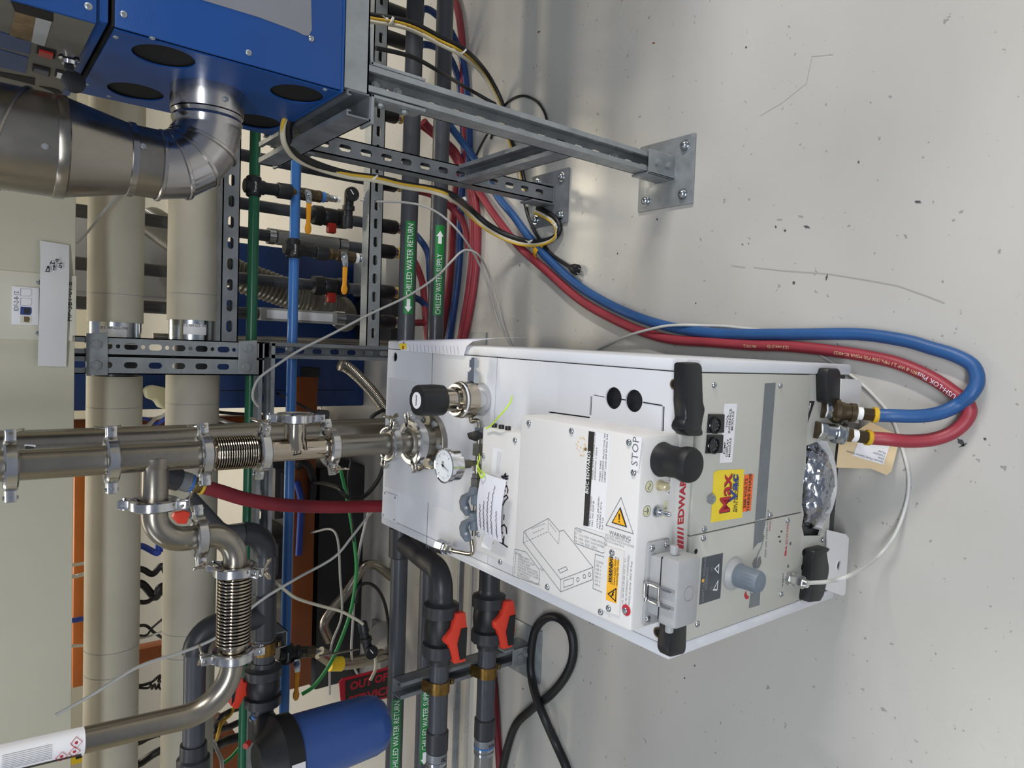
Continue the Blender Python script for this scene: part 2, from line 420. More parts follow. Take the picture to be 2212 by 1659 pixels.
g.ob('scuff_mark', 'scuff', FLOOR)
g = G()
for a, b in [((1754, 122), (1742, 180)), ((1742, 180), (1690, 222)), ((1690, 222), (1642, 250)), ((1754, 122), (1800, 118))]:
    p, q = A(*a, Z=.0004), A(*b, Z=.0004); s = (q-p).cross(_z).normalized()*.0005
    g.poly([p-s, q-s, q+s, p+s])
g.ob('scuff_mark', 'scuff', FLOOR)
# ------------------------------------------------------------------ the vacuum pump (local frame: x right, y back, z up; front left corner at the origin)
PA = math.radians(-1.26); PO = Vector((-.4145, .606, 0)); PW, PD, PH = .417, .825, .52
pump = thing('vacuum_pump', 'large light grey boxed dry vacuum pump standing on the floor', 'pump', PO, PA)
PM = ROOTM[pump.name]; PI_ = PM.inverted(); PR = PM.to_3x3(); PRI = PR.transposed()
def PT(x, y, z=PH):
    return PI_ @ A(x, y, Z=z)
def PF(x, y, py=0):
    d = PRI @ ray(x, y); c = PI_ @ CAM; return c + d*((py-c.y)/d.y)
def PX(x, y, px):
    d = PRI @ ray(x, y); c = PI_ @ CAM; return c + d*((px-c.x)/d.x)
def po(g, name, mt, parent=pump, ang=38): return g.ob(name, mt, parent, ang, local=True)
EX, EY, EZ = Vector((1, 0, 0)), Vector((0, 1, 0)), Vector((0, 0, 1))
def scr(p, z=EZ, me=SCREW, parent=pump, s=1, name='screw'): return inst(me, parent, name, at_mtx(p, z) @ Matrix.Scale(s, 4))
def ptext(s, size, p, mt, parent, front=False, **k):
    return txt(s, size, p, EX, EZ if front else EY, mt, parent, local=True, **k)
def decal(pix, mt, parent=pump, name='decal', front=True, lift=.0006, plane=0, th=.0004):
    g = G()
    if front: g.prism([PF(x, y, plane)-EY*lift for x, y in pix], -EY*th)
    else: g.prism([PT(x, y, plane)+EZ*lift for x, y in pix], EZ*th)
    return po(g, name, mt, parent)
# chassis: an inner dark box keeps the openings black; panels are hung around it
g = G(); g.bx((.012, .012, .055), (PW-.012, PD-.012, PH-.012)); po(g, 'inner_casing', 'shadow_box')
for s in (0, 1):
    x0 = 0 if s == 0 else PW-.0185
    g = G(); g.bx((x0, -.001, .06), (x0+.0185, PD, PH), .004); po(g, 'side_panel', 'pump_paint_white')
g = G(); g.bx((.0195, PD-.006, .06), (PW-.0195, PD, PH-.002)); po(g, 'back_panel', 'pump_paint')
# --- top: rear panel, raised tray round the inlet, front panel with cut-outs
T = PH
def tp(x, y, z=T): return Vector((x, y, z))
XL, XR = .0195, PW-.0195
yb, ym, yf = PD-.004, .418, .012
inlet = PT(960, 962, T+.014) + EY*.058; inlet.z = T
hole = PT(853, 771)
g = G(); g.plate([tp(XL, ym+.001), tp(XR, ym+.001), tp(XR, yb), tp(XL, yb)], [circ(tp(hole.x, hole.y), .0105, EX, EY, 20)], -EZ*.004); po(g, 'top_panel', 'pump_paint_white')
# front top panel: two cable holes and two slits
h1, h2 = PT(1325, 860), PT(1369, 866); h1.z = h2.z = T
def slit(a, b, w=.002):
    a, b = PT(*a), PT(*b); s = (b-a).cross(EZ).normalized()*w/2; return [a-s, b-s, b+s, a+s]
hl = [circ(h1, .0165, EX, EY, 24), circ(h2, .0165, EX, EY, 24), slit((1185, 890), (1274, 902), .0022), slit((1275, 897), (1277, 856), .004), slit((1281, 853), (1306, 858), .0012), slit((1431, 932), (1433, 878), .004)]
g = G(); g.plate([tp(XL, yf), tp(XR, yf), tp(XR, ym-.001), tp(XL, ym-.001)], hl, -EZ*.003); po(g, 'top_panel', 'pump_paint_white')
for a, b in [((1340, 862), (1352, 864)), ((1389, 869), (1431, 876))]:
    g = G(); sl_ = slit(a, b, .0016); g.prism([v+EZ*.0002 for v in sl_], EZ*.0003); po(g, 'panel_seam', 'dark_hole')
# raised tray with sloping sides under the inlet
tr = [PT(*q) for q in [(845, 850), (925, 862), (975, 1010), (975, 1075), (925, 1065), (868, 1010)]]
a0, a1 = (.088, .535), (.335, PD-.01)
rim = [tp(a0[0], a0[1]), tp(a1[0], a0[1]), tp(a1[0], a1[1]), tp(a0[0], a1[1])]
top_ = [tp(a0[0]+.024, a0[1]+.03, T+.006), tp(a1[0]-.024, a0[1]+.03, T+.006), tp(a1[0]-.024, a1[1]-.02, T+.006), tp(a0[0]+.024, a1[1]-.02, T+.006)]
g = G(); g.add(rim+top_, [(0, 1, 5, 4), (1, 2, 6, 5), (2, 3, 7, 6), (3, 0, 4, 7), (4, 5, 6, 7)]); po(g, 'inlet_tray', 'pump_paint_white')
for a, b in [((935, 757), (932, 864)), ((926, 1068), (921, 1185))]:
    p, q = PT(*a), PT(*b); s = (q-p).cross(EZ).normalized()*.0006
    g = G(); g.prism([v+EZ*.0002 for v in (p-s, q-s, q+s, p+s)], EZ*.0003); po(g, 'panel_seam', 'ink_mid')
ap = [PT(*q) for q in [(833, 1062), (859, 1071), (858, 1130), (826, 1114)]]
g = G(); g.prism([v+EZ*.0006 for v in ap], EZ*.0016); acc = po(g, 'access_plate', 'pump_paint_white')
for q in [(834, 1065), (856, 1075), (830, 1112), (854, 1123)]: v = PT(*q); v.z = T+.0022; scr(v, EZ, SCREWS, acc, .8)
# inlet flange
FZ = T+.006
g = G(); g.lathe([(0, .052), (.004, .053), (.006, .052)], (inlet.x, inlet.y, T+.0005), EZ, 40); po(g, 'gasket', 'black_rubber')
g = G(); g.lathe([(0, .0565), (.010, .0565), (.0115, .055)], (inlet.x, inlet.y, FZ), EZ, 48); fl_ = po(g, 'inlet_flange', 'dull_steel')
for k in range(6):
    a = k*PI/3+.45; scr((inlet.x+.046*math.cos(a), inlet.y+.046*math.sin(a), FZ+.011), EZ, BOLT, fl_, .62, 'bolt')
# --- electronics box on top: main cover and lower step
BX0, BX1, BY0, BY1, BT = .054, .3145, .006, .255, .594
b = G()
o_ = Vector((BX0, BY0, T)); b.bx((BX0, BY0, T-.004), (BX1, BY1, BT), .0045); box = po(b, 'electronics_cover', 'box_paint')
g = G(); g.bx((.053, BY1-.002, T-.002), (.277, .399, .56), .004); step = po(g, 'electronics_step', 'box_paint')
for q in [(1143, 914), (1235, 931), (1359, 956), (1369, 1021), (1183, 1268), (1298, 1322)]: v = PT(*q, BT); scr(v, EZ, SCREW, box)
v = PT(1351, 1319, BT); scr(v, EZ, SCREW, box)
for q in [(1113, 951), (1045, 985), (1034, 1155), (1081, 1214)]: v = PT(*q, .56); scr(v, EZ, SCREW, step)
g = G(); v = PT(1353, 1318, BT); g.lathe([(0, .0075), (.0004, .0075)], v+EZ*.0003, EZ, 18); po(g, 'seal_spot', 'sign_red', box)
# three black plugs on the right edge of the step
for q in [(1091, 922), (1108, 925), (1119, 928)]:
    v = PX(*q, .277); g = G(); g.bcyl((.275, v.y, .547), (.284, v.y, .547), .0052, .001, 14); po(g, 'plug', 'black_plastic', step)
# drawing and tables printed on the cover (flat print)
def ink(lines, mt, parent, z, w=.0007, name='print', closed=False):
    g = G()
    for ln in lines:
        for a, c in zip(ln[:-1], ln[1:]):
            p, q = PT(*a, z), PT(*c, z)
            if (q-p).length < 1e-5: continue
            s = (q-p).cross(EZ).normalized()*w/2; e = (q-p).normalized()*w*.4
            g.poly([v+EZ*.0004 for v in (p-s-e, q-s+e, q+s+e, p+s-e)])
    return po(g, name, mt, parent)
# picture positions read off the zoomed crop that starts at (1000, 1100), scale .2532
def K(*pts): return [(1000+x*.25316, 1100+y*.25316) for x, y in pts]
ink([K((520, 190), (730, 78), (825, 190), (860, 178), (1110, 495), (835, 600), (835, 705), (515, 285), (520, 190), (600, 300), (835, 600)), K((835, 705), (1107, 600), (1110, 495)), K((662, 500), (680, 525), (690, 510)),
     K((862, 610), (945, 585), (942, 640), (862, 668), (862, 610)), K((815, 518), (878, 490), (895, 515), (832, 545), (815, 518))], 'ink_mid', box, BT)
for c in [(982, 600), (1037, 573), (1080, 558)]:
    r = 17; ink([K(*[(c[0]+r*.65*math.cos(t), c[1]+r*math.sin(t)) for t in [k*PI/8 for k in range(17)]])], 'ink_mid', box, BT)
dash = []
def dsh(a, b, n):
    for k in range(n):
        t0, t1 = k/n, (k+.6)/n; dash.append(K((a[0]+(b[0]-a[0])*t0, a[1]+(b[1]-a[1])*t0), (a[0]+(b[0]-a[0])*t1, a[1]+(b[1]-a[1])*t1)))
dsh((520, 285), (730, 190), 9); dsh((730, 190), (820, 300), 6); dsh((540, 180), (545, 260), 4); dsh((730, 90), (728, 185), 5); dsh((825, 195), (818, 300), 5); dsh((590, 165), (705, 120), 6); dsh((600, 205), (700, 160), 5); dsh((740, 120), (800, 200), 5)
ink(dash, 'ink_mid', box, BT, .0006)
for ln in [K((455, 342), (540, 365), (655, 520), (650, 630), (640, 645), (430, 570), (425, 555), (440, 345), (455, 342)), K((968, 158), (1200, 240), (1215, 260), (1210, 365), (1195, 375), (960, 290), (950, 270), (957, 165), (968, 158)), K((1130, 382), (1213, 410), (1195, 712), (1110, 675), (1130, 382))]: ink([ln], 'ink_mid', box, BT)
def tk(s, size, q, mt='ink_grey', par=box, z=BT, **k):
    """print that reads towards the front of the pump"""
    return txt(s, size, PT(*K(q)[0], z), -EY, EX, mt, par, local=True, name='print', **k)
tk('MAINS INPUT\nEMERGENCY STOP\nPOWER LAMP\nTOOL INTERFACE EMS\nBOOSTER THERMISTOR\nGAS MODULE AC SUPPLY\nALARM RELAY\nBOOSTER POWER SUPPLY', .0047, (470, 480), line=.95)
tk('LEGEND', .0045, (445, 370)); tk('1\n2\n3\n4\n5\n6\n7\n8', .0047, (443, 455), line=.95)
tk('F1  1.6 A 250V  F-GAS MODULE\nF2  160A  250V  S-HZ INTERFACE\nF4  3.15A  250V  (SMC)', .0046, (958, 238), line=1.15)
tk('FUSES', .0045, (966, 178))
tk('COMM\n200 V\n208 V\n230 V\n380 V\n415 V\n440 V', .0047, (1128, 540), line=1.15)
tk('WARNING', .0080, (1250, 198), 'ink_mid'); tk('DO NOT REMOVE MAIN\nELECTRICS MODULE COVER\nNo Serviceable Parts', .0041, (1215, 240), 'ink_grey', line=.95)
ptext('110, 200-208-230-460 VOLTS  A.C.\nTO BE INTERNALLY CONFIGURED\n1 PHASE 50-60 Hz  MAX 30 Amp', .0045, PT(*K((1390, 830))[0], BT), 'ink_grey', box, name='print', line=1.25)
def C1(*pts): return [(1000+x*.25316, 800+y*.25316) for x, y in pts]
def lab(pix, mt, z, parent, name='label', th=.0004, lift=.0002): return decal(pix, mt, parent, name, False, lift, z, th)
ink([C1((1350, 1085), (1455, 1395), (1222, 1320), (1350, 1085))], 'ink_mid', box, BT, .0008)
w_ = lab(C1((1345, 1165), (1402, 1340), (1270, 1300)), 'ink_black', BT, box, 'warning_sign')
lab(C1((1342, 1188), (1388, 1326), (1284, 1294)), 'label_amber', BT, w_, 'sign_face', lift=.0007)
lab(C1((1334, 1222), (1346, 1226), (1342, 1275), (1336, 1274)), 'ink_black', BT, w_, 'print', lift=.0013); lab(C1((1335, 1284), (1343, 1286), (1342, 1296), (1334, 1294)), 'ink_black', BT, w_, 'print', lift=.0013)
rl = lab(C1((1075, 510), (1262, 545), (1208, 1388), (1025, 1330)), 'label_white', BT, box, 'rating_label')
lab(C1((1078, 518), (1125, 526), (1075, 1331), (1031, 1322)), 'label_black', BT, rl, 'band', lift=.0007)
ptext('BOC EDWARDS', .0082, PT(*C1((1064, 1052))[0], BT), 'ink_white', rl, name='print', off=.0014, sp=1.05, bold=.0001)
ptext('MFR: BOC EDWARDS\nPART NO: IQDP 80\n\nVOLTAGE: 200-230VAC\nFREQUENCY: 60 Hz\nFLA: 9.3A', .0044, PT(*C1((1138, 1345))[0], BT), 'ink_black', rl, name='print', off=.0008, line=1.1)
ptext('MODEL: IQ DRY PUMPING SYSTEM\nDIAGRAM NO. C 2526-6\n\nPHASES: THREE\nOVERCURRENT PROTECTION: 20A\nLARGEST LOAD AMP RATING: 8.4A', .0043, PT(*C1((1160, 945))[0], BT), 'ink_black', rl, name='print', off=.0008, line=1.1)
g = G(); random.seed(3); c = PT(*C1((1015, 650))[0], BT)
for k in range(26):
    a, r = random.random()*6.28, .011*math.sqrt(random.random()); q = c+Vector((r*math.cos(a)*1.3, r*math.sin(a), .0003)); s_ = .0006+.0012*random.random()
    g.sphere(q, s_, (1, 1, .4), 6)
po(g, 'glue_residue', 'manila', box); g = G(); g.sphere(PT(*C1((1045, 672))[0], BT), .0025, (1, 1.6, .25), 8); po(g, 'glue_residue', 'dirt_brown', box)
st = lab(C1((1466, 560), (1536, 572), (1502, 858), (1440, 845)), 'label_white', BT, box, 'stop_plate', th=.0012)
ptext('STOP', .0155, PT(*C1((1479, 692))[0], BT), 'ink_mid', st, name='print', align='CENTER', off=.0016, sp=1.05)
# amber caution plate
cp = lab(K((1222, 310), (1385, 362), (1342, 905), (1192, 848)), 'box_paint', BT, box, 'caution_plate', th=.0025)
for q in [(1286, 368), (1256, 843)]: scr(PT(*K(q)[0], BT)+EZ*.0025, EZ, SCREW, cp)
am = lab(K((1243, 408), (1336, 438), (1312, 805), (1222, 770)), 'label_amber', BT+.0025, cp, 'caution_label')
ptext('WARNING', .0080, PT(*K((1258, 628))[0], BT+.0025), 'ink_black', am, name='print', off=.0008, shear=.25, bold=.0004, wx=.92)
ptext('Disconnect the\nmains supply before\nremoving this cover', .0054, PT(*K((1292, 650))[0], BT+.0025), 'ink_black', am, name='print', off=.0008, line=.85, shear=.2, wx=.9)
ink([K((1308, 678), (1304, 786), (1240, 722), (1308, 678))], 'ink_black', am, BT+.0029, .0016)
ink([K((1288, 706), (1276, 722), (1284, 728), (1266, 742))], 'ink_black', am, BT+.0029, .0018)
# --- step: labels, marker number
lab(C1((262, 655), (333, 675), (318, 925), (240, 885)), 'label_white', .56, step)
lab(C1((182, 1400), (262, 1425), (240, 1535), (158, 1505)), 'label_white', .56, step)
ink([C1((300+k*9, 690+k*4), (285+k*8, 880+k*3)) for k in range(4)], 'ink_grey', step, .5604, .0005)
tx = PT(*C1((205, 1470))[0], .56)
txt('...MENT\nNEXT', .006, tx, -EY, EX, 'ink_black', step, local=True, name='print')
ink([C1((318, 1465), (380, 1508)), C1((318, 1465), (345, 1478), (352, 1420)), C1((345, 1478), (340, 1440)), C1((322, 1375), (330, 1330), (352, 1318), (372, 1345), (374, 1392), (370, 1355)), C1((322, 1375), (340, 1388)), C1((352, 1235), (350, 1272)),
     C1((340, 1150), (362, 1110), (385, 1085), (372, 1065), (350, 1080)), C1((362, 1030), (352, 1000), (375, 985), (385, 1020), (380, 1045)), C1((365, 880), (340, 915), (385, 925)), C1((365, 880), (370, 960)), C1((330, 905), (386, 903))], 'ink_marker', step, .5604, .0026, 'marker_number')
# small black jacks and pads around: pivot holes on the front rail
for q in [(1457, 830), (1421, 1366)]:
    v = PT(*q); g = G(); g.lathe([(0, .0075), (.0004, .0075)], v+EZ*.0003, EZ, 20); r_ = po(g, 'socket', 'dirt_brown')
    g = G(); g.lathe([(0, .0052), (.0003, .0052)], v+EZ*.0007, EZ, 18); po(g, 'bore', 'dark_hole', r_)
for a, b_ in [((1433, 805), (1432, 868)), ((1404, 1362), (1402, 1378)), ((1431, 938), (1431, 940))]:
    pass
# ------------------------------------------------------------------ pump: front face of the electronics box
def BF(x, y, d=0): return PF(x, y, BY0-d)
# emergency stop knob
c = BF(1428, 992); g = G()
g.lathe([(0, .0225), (.002, .0235), (.012, .021), (.03, .0205), (.040, .0232), (.048, .0232), (.0525, .021), (.0535, .017)], c, -EY, 32); kb = po(g, 'stop_knob', 'black_rubber')
# printed symbols
def ring(c, r, w, mt, parent, name='print', n=24, d=.0005):
    g = G()
    o = circ(c, r, EX, EZ, n); i = circ(c, r-w, EX, EZ, n)
    for k in range(n): g.poly([v-EY*d for v in (o[k], o[(k+1) % n], i[(k+1) % n], i[k])])
    return po(g, name, mt, parent)
for q in [(1402, 1051), (1397, 1104)]:
    c = BF(*q); g = G(); g.prism([v-EY*.0002 for v in circ(c, .0078, EX, EZ, 24)], -EY*.0002); d_ = po(g, 'symbol_disc', 'label_cream', box)
    ring(c, .0078, .0008, 'ink_mid', d_)
c = BF(1402, 1051); g = G(); P_ = [c+EX*(-.004+.008*k/12)+EZ*(.0025*math.sin(k/12*2*PI))-EY*.0006 for k in range(13)]; g.tube(P_, .0005, 5); po(g, 'print', 'ink_mid', box)
c = BF(1397, 1104); g = G()
for L, h in [(.005, -.0005), (.0035, -.002), (.0018, -.0035)]: g.bx(c+EX*-L+EZ*(h-.0003)-EY*.0008, c+EX*L+EZ*(h+.0003)-EY*.0004)
g.bx(c+EX*-.0004+EZ*-.0005-EY*.0008, c+EX*.0004+EZ*.006-EY*.0004); po(g, 'print', 'ink_mid', box)
for q, s_ in [((1445, 1049), 'A.C. ON'), ((1437, 1100), 'P.E.')]:
    c = BF(*q); g = G(); g.bx(c-EX*.0115-EZ*.0032-EY*.0006, c+EX*.0115+EZ*.0032-EY*.0001); d_ = po(g, 'label', 'label_white' if 'A' in s_ else 'label_cream', box)
    ptext(s_, .0062, c-EY*.0006, 'ink_black', d_, front=True, name='print', align='CENTER')
c = BF(1424, 1048); g = G(); g.lathe([(0, .0075), (.003, .0075), (.003, .006), (.013, .006), (.0145, .0048)], c, -EY, 20); po(g, 'mains_lamp', 'lamp_clear', box)
c = BF(1418, 1104); g = G(); g.lathe([(0, .0085), (.002, .0085)], c, -EY, 20).lathe([(.002, .0065), (.008, .0065)], c, -EY, 6).lathe([(.008, .0035), (.020, .0035), (.024, .002)], c, -EY, 12); po(g, 'earth_stud', 'zinc', box)
# grey multi-pole connector with hood and lever
q = [BF(*v) for v in [(1397, 1168), (1445, 1163), (1430, 1343), (1384, 1345)]]
x0 = (q[2].x+q[3].x)/2; x1 = (q[0].x+q[1].x)/2; z1 = (q[0].z+q[3].z)/2; z0 = (q[1].z+q[2].z)/2
conn = G(); conn.bx((x0, BY0-.005, z0), (x1, BY0, z1), .003); CN = po(conn, 'power_connector', 'grey_housing')
for sx, sz in [(.08, .2), (.08, .85), (.93, .2), (.93, .85)]: scr((x0+(x1-x0)*sx, BY0-.005, z0+(z1-z0)*sz), -EY, SCREW, CN)
g = G(); g.bx((x0+.018, BY0-.026, z0+.004), (x1-.016, BY0-.004, z1-.004), .004); po(g, 'connector_shell', 'grey_housing', CN)
g = G(); g.bx((x0+.016, BY0-.0265, z0+.003), (x1-.014, BY0-.0235, z1-.003), .001); po(g, 'seal', 'black_rubber', CN)
g = G(); g.bx((x0+.012, BY0-.056, z0-.001), (x1-.010, BY0-.026, z1+.001), .006); hd = po(g, 'hood', 'grey_housing', CN)
for xx, s_ in [(x0+.012, -1), (x1-.010, 1)]:
    g = G(); g.bcyl((xx, BY0-.035, (z0+z1)/2+.008), (xx+.012*s_, BY0-.035, (z0+z1)/2+.008), .0055, .001, 14); po(g, 'hinge_pin', 'grey_housing', CN)
xm = (x0+x1)/2-.006
g = G()
for dx in (-.011, .011): g.bx((xm+dx-.002, BY0-.052, z1-.002), (xm+dx+.002, BY0-.008, z1+.007), .001)
g.bx((xm-.012, BY0-.014, z1+.004), (xm+.012, BY0-.008, z1+.010), .001); g.bx((xm-.013, BY0-.034, z1+.004), (xm+.013, BY0-.03, z1+.0075), .001); po(g, 'locking_lever', 'cast_aluminium', CN)
c = Vector(((x0+x1)/2, BY0-.0565, (z0+z1)/2)); ring(c, .010, .0006, 'ink_grey', hd, d=.0002)
# ------------------------------------------------------------------ pump: front
def fp(pix, py=0): return [PF(x, y, py) for x, y in pix]
g = G(); g.bx((.019, .001, .492), (.398, .010, T-.001), .002); rail = po(g, 'front_rail', 'pump_paint')
c = (PF(1471, 1076, .001)); ptext('EDWARDS', .0175, PF(1470, 1133, .001), 'ink_red', rail, front=True, name='lettering', wx=1.02, bold=.0006, off=.0006)
for k in range(5):
    y0, y1 = 1186-k*10, 1180-k*10; g = G()
    g.prism([v-EY*.0004 for v in fp([(1463, y0-4), (1476, y0), (1476, y1-2+k), (1463, y1-6+k)], .001)], -EY*.0003); po(g, 'stripe', 'ink_red', rail)
px_ = .1705; zt, zb = .4905, .196
g = G(); g.bx((px_+.0008, -.0015, zb), (.3975, .006, zt), .001); FR = po(g, 'front_panel', 'panel_paint')
g = G(); g.bx((.0195, -.0015, zb-.004), (px_-.0008, .006, zt), .001); FL = po(g, 'front_panel', 'panel_paint')
PF0 = -.0015
for q in [(1542, 832), (1685, 833), (1521, 1143), (1663, 1113)]: scr(PF(*q, PF0), -EY, SCREW, FR)
for q in [(1519, 1163), (1701, 1124), (1506, 1348), (1687, 1284)]: scr(PF(*q, PF0), -EY, SCREW, FL)
g = G(); c = PF(1533, 1077, PF0); scr(c, -EY, BOLT, FR, .72, 'bolt')
g = G(); c = PF(1503, 1191, PF0); g.lathe([(0, .0035), (.0004, .0035)], c-EY*.0002, -EY, 14); po(g, 'bore', 'dark_hole', FL)
for q in [(1707, 1174), (1702, 1223)]: g = G(); g.lathe([(0, .0028), (.0004, .0028)], PF(*q, PF0)-EY*.0002, -EY, 12); po(g, 'bore', 'ink_mid', FL)
def fd(pix, mt, parent, name='decal', lift=.0004, th=.0003): return decal(pix, mt, parent, name, True, lift, PF0, th)
fd([(1652, 828), (1675, 827), (1653, 1119), (1631, 1124)], 'stripe_grey', FR, 'stripe')
def S2(*p): return [(1440+x*.25316, 1050+y*.25316) for x, y in p]
fd(S2((752, 300), (845, 287), (822, 408), (832, 425), (825, 460), (800, 480), (778, 485), (740, 530), (737, 545)), 'stripe_grey', FL, 'stripe')
g = G(); pts = [PF(*S2(q)[0], PF0)-EY*.0006 for q in [(822, 460), (805, 520), (785, 560), (770, 600)]]; g.tube(cat(pts), .0007, 5); po(g, 'stripe', 'stripe_grey', FL)
fd(S2((770, 600), (745, 625), (732, 665), (742, 700), (765, 703)), 'stripe_grey', FL, 'emblem'); fd(S2((800, 600), (780, 615), (770, 703), (790, 690), (806, 650)), 'stripe_grey', FL, 'emblem')
fd(S2((800, 770), (804, 825), (726, 840), (745, 830), (760, 800)), 'stripe_grey', FL, 'emblem'); fd(S2((722, 915), (797, 900), (790, 1015), (700, 1042), (715, 922)), 'stripe_grey', FL, 'emblem')
g = G(); g.tube(cat([PF(*S2(q)[0], PF0)-EY*.0006 for q in [(730, 835), (718, 870), (714, 918)]]), .0008, 5); po(g, 'emblem', 'stripe_grey', FL)
fd(S2((677, 895), (665, 915), (660, 940), (675, 965), (695, 960), (700, 940), (685, 930), (680, 915)), 'ink_red', FL, 'emblem')
ptext('iQDP GAS SYSTEM MODULE', .0068, PF(*S2((840, 612))[0], PF0), 'ink_mid', FL, front=True, name='lettering', wx=.9); ptext('SERIES 1', .006, PF(*S2((878, 385))[0], PF0), 'ink_red', FL, front=True, name='lettering')
ptext('EDWARDS', .0085, PF(*S2((1022, 498))[0], PF0), 'ink_red', FL, front=True, name='lettering', wx=1.0)
fd(S2((1005, 598), (1018, 590), (1022, 545), (1010, 555)), 'ink_red', FL, 'stripe'); fd(S2((1012, 545), (1020, 540), (1024, 510), (1016, 515)), 'ink_red', FL, 'stripe')
for q in [(980, 385), (968, 470), (960, 430)]: c = S2(q)[0]; fd([(c[0]-2, c[1]-1), (c[0]+1, c[1]-1.5), (c[0]+1, c[1]+2), (c[0]-2, c[1]+2.5)], 'ink_black', FL, 'decal')
ink_ = fd(S2((302, 612), (478, 570), (455, 955), (275, 1012)), 'label_slate', FL, 'warning_panel')
ptext('SHAFT SEAL PRESSURE\nWARNING', .0068, PF(*S2((328, 790))[0], PF0), 'ink_grey', ink_, front=True, name='print', align='CENTER', off=.0009, line=.95)
for tri in [((445, 660), (440, 748), (402, 705)), ((438, 795), (428, 890), (388, 890))]:
    o = [PF(*q, PF0)-EY*.0009 for q in S2(*tri)]; c = sum(o, Vector())/3; i = [c+(v-c)*.62 for v in o]; g = G()
    for k in range(3): g.poly([o[k], o[(k+1) % 3], i[(k+1) % 3], i[k]])
    po(g, 'print', 'ink_white', ink_)
for q in [(385, 704), (375, 872)]: ring(PF(*S2(q)[0], PF0), .0026, .0005, 'ink_grey', ink_, d=.0009, n=14)
g = G(); g.sphere(PF(*S2((307, 805))[0], PF0)-EY*.0008, .0026, (1, .3, 1), 10); po(g, 'lamp', 'label_amber', ink_)
# rotary regulator knob
c = PF(*S2((560, 745))[0], PF0); g = G(); g.lathe([(0, .0245), (.004, .0245), (.008, .021), (.011, .0195)], c, -EY, 32); kn = po(g, 'regulator_base', 'grey_housing', FL)
g = G(); n = 40; pr = []
g.lathe([(.009, .0165), (.012, .0172), (.044, .0158), (.047, .0145), (.047, .012), (.0465, .0118)], c, -EY, n); kk = po(g, 'regulator_knob', 'knob_grey', FL)
g = G()
for k in range(20):
    a = 2*PI*k/20; e = EX*math.cos(a)+EZ*math.sin(a); g.cyl(c-EY*.013+e*.0166, c-EY*.044+e*.0156, .0007, n=5)
po(g, 'knob_ribs', 'knob_grey', kk)
# sockets and name strip
for q, w in [(S2((0, 0)), 0)]: pass
def C2(*p): return [(1500+x*.3219, 750+y*.3219) for x, y in p]
for cc, cor in [((138, 510), ((90, 448), (192, 450), (188, 572), (80, 575))), ((128, 645), ((82, 587), (184, 588), (178, 708), (70, 712)))]:
    d_ = fd(C2(*cor), 'black_plastic', FR, 'socket', th=.0025); c = PF(*C2(cc)[0], PF0-.003)+EX*-.003; c2 = c+EX*.0
    g = G(); g.lathe([(0, .012), (.003, .012), (.003, .0105), (.0005, .0105)], c, -EY, 24); po(g, 'socket_ring', 'black_plastic', d_)
    g = G(); g.sphere(c+EZ*.0095-EY*.0004, .0045, (.9, .25, .75), 10); po(g, 'latch', 'chrome', d_)
    g = G()
    for k in range(5): a = PI*(.95+1.1*k/4); g.cyl(c+EX*.006*math.cos(a)+EZ*(.006*math.sin(a)-.001)-EY*.0005, c+EX*.006*math.cos(a)+EZ*(.006*math.sin(a)-.001)-EY*.0014, .0012, n=8)
    po(g, 'pin_hole', 'ink_mid', d_)
ns = fd(C2((200, 378), (284, 378), (250, 773), (167, 776)), 'label_white', FR, 'name_strip')
ptext('TOOL\nINTERFACE\nMODULE', .0070, PF(*C2((236, 495))[0], PF0), 'ink_black', ns, front=True, name='lettering', align='CENTER', off=.0009, line=.92, bold=.00012)
ptext('PUMP\nDISPLAY\nMODULE', .0070, PF(*C2((218, 675))[0], PF0), 'ink_black', ns, front=True, name='lettering', align='CENTER', off=.0009, line=.92, bold=.00012)
# service sticker
mv = fd(C2((150, 826), (330, 818), (318, 1142), (108, 1176), (128, 842)), 'label_yellow', FR, 'service_sticker')
ptext('Max', .036, PF(*C2((204, 1118))[0], PF0), 'ink_black', mv, front=True, name='lettering', off=.0008, bold=.0009, wx=.93)
ptext('Max', .036, PF(*C2((200, 1114))[0], PF0), 'ink_red', mv, front=True, name='lettering', off=.0012, bold=.0006, wx=.93)
ptext('Vac', .024, PF(*C2((256, 1040))[0], PF0), 'ink_navy', mv, front=True, name='lettering', off=.0014, bold=.0009, shear=.15, wx=1.15)
ptext('For Service Call\n(877) MAX-2500', .0062, PF(*C2((277, 990))[0], PF0), 'ink_black', mv, front=True, name='lettering', align='CENTER', off=.0009, line=.95, bold=.0002, wx=1.25)
ov = fd(C2((334, 856), (395, 852), (376, 1095), (312, 1106)), 'label_orange', FR, 'voltage_sticker')
ptext('208 VOLTS\nTHREE PHASE', .0098, PF(*C2((353, 978))[0], PF0), 'ink_black', ov, front=True, name='lettering', align='CENTER', off=.0009, line=1.0, bold=.0002, wx=.98)
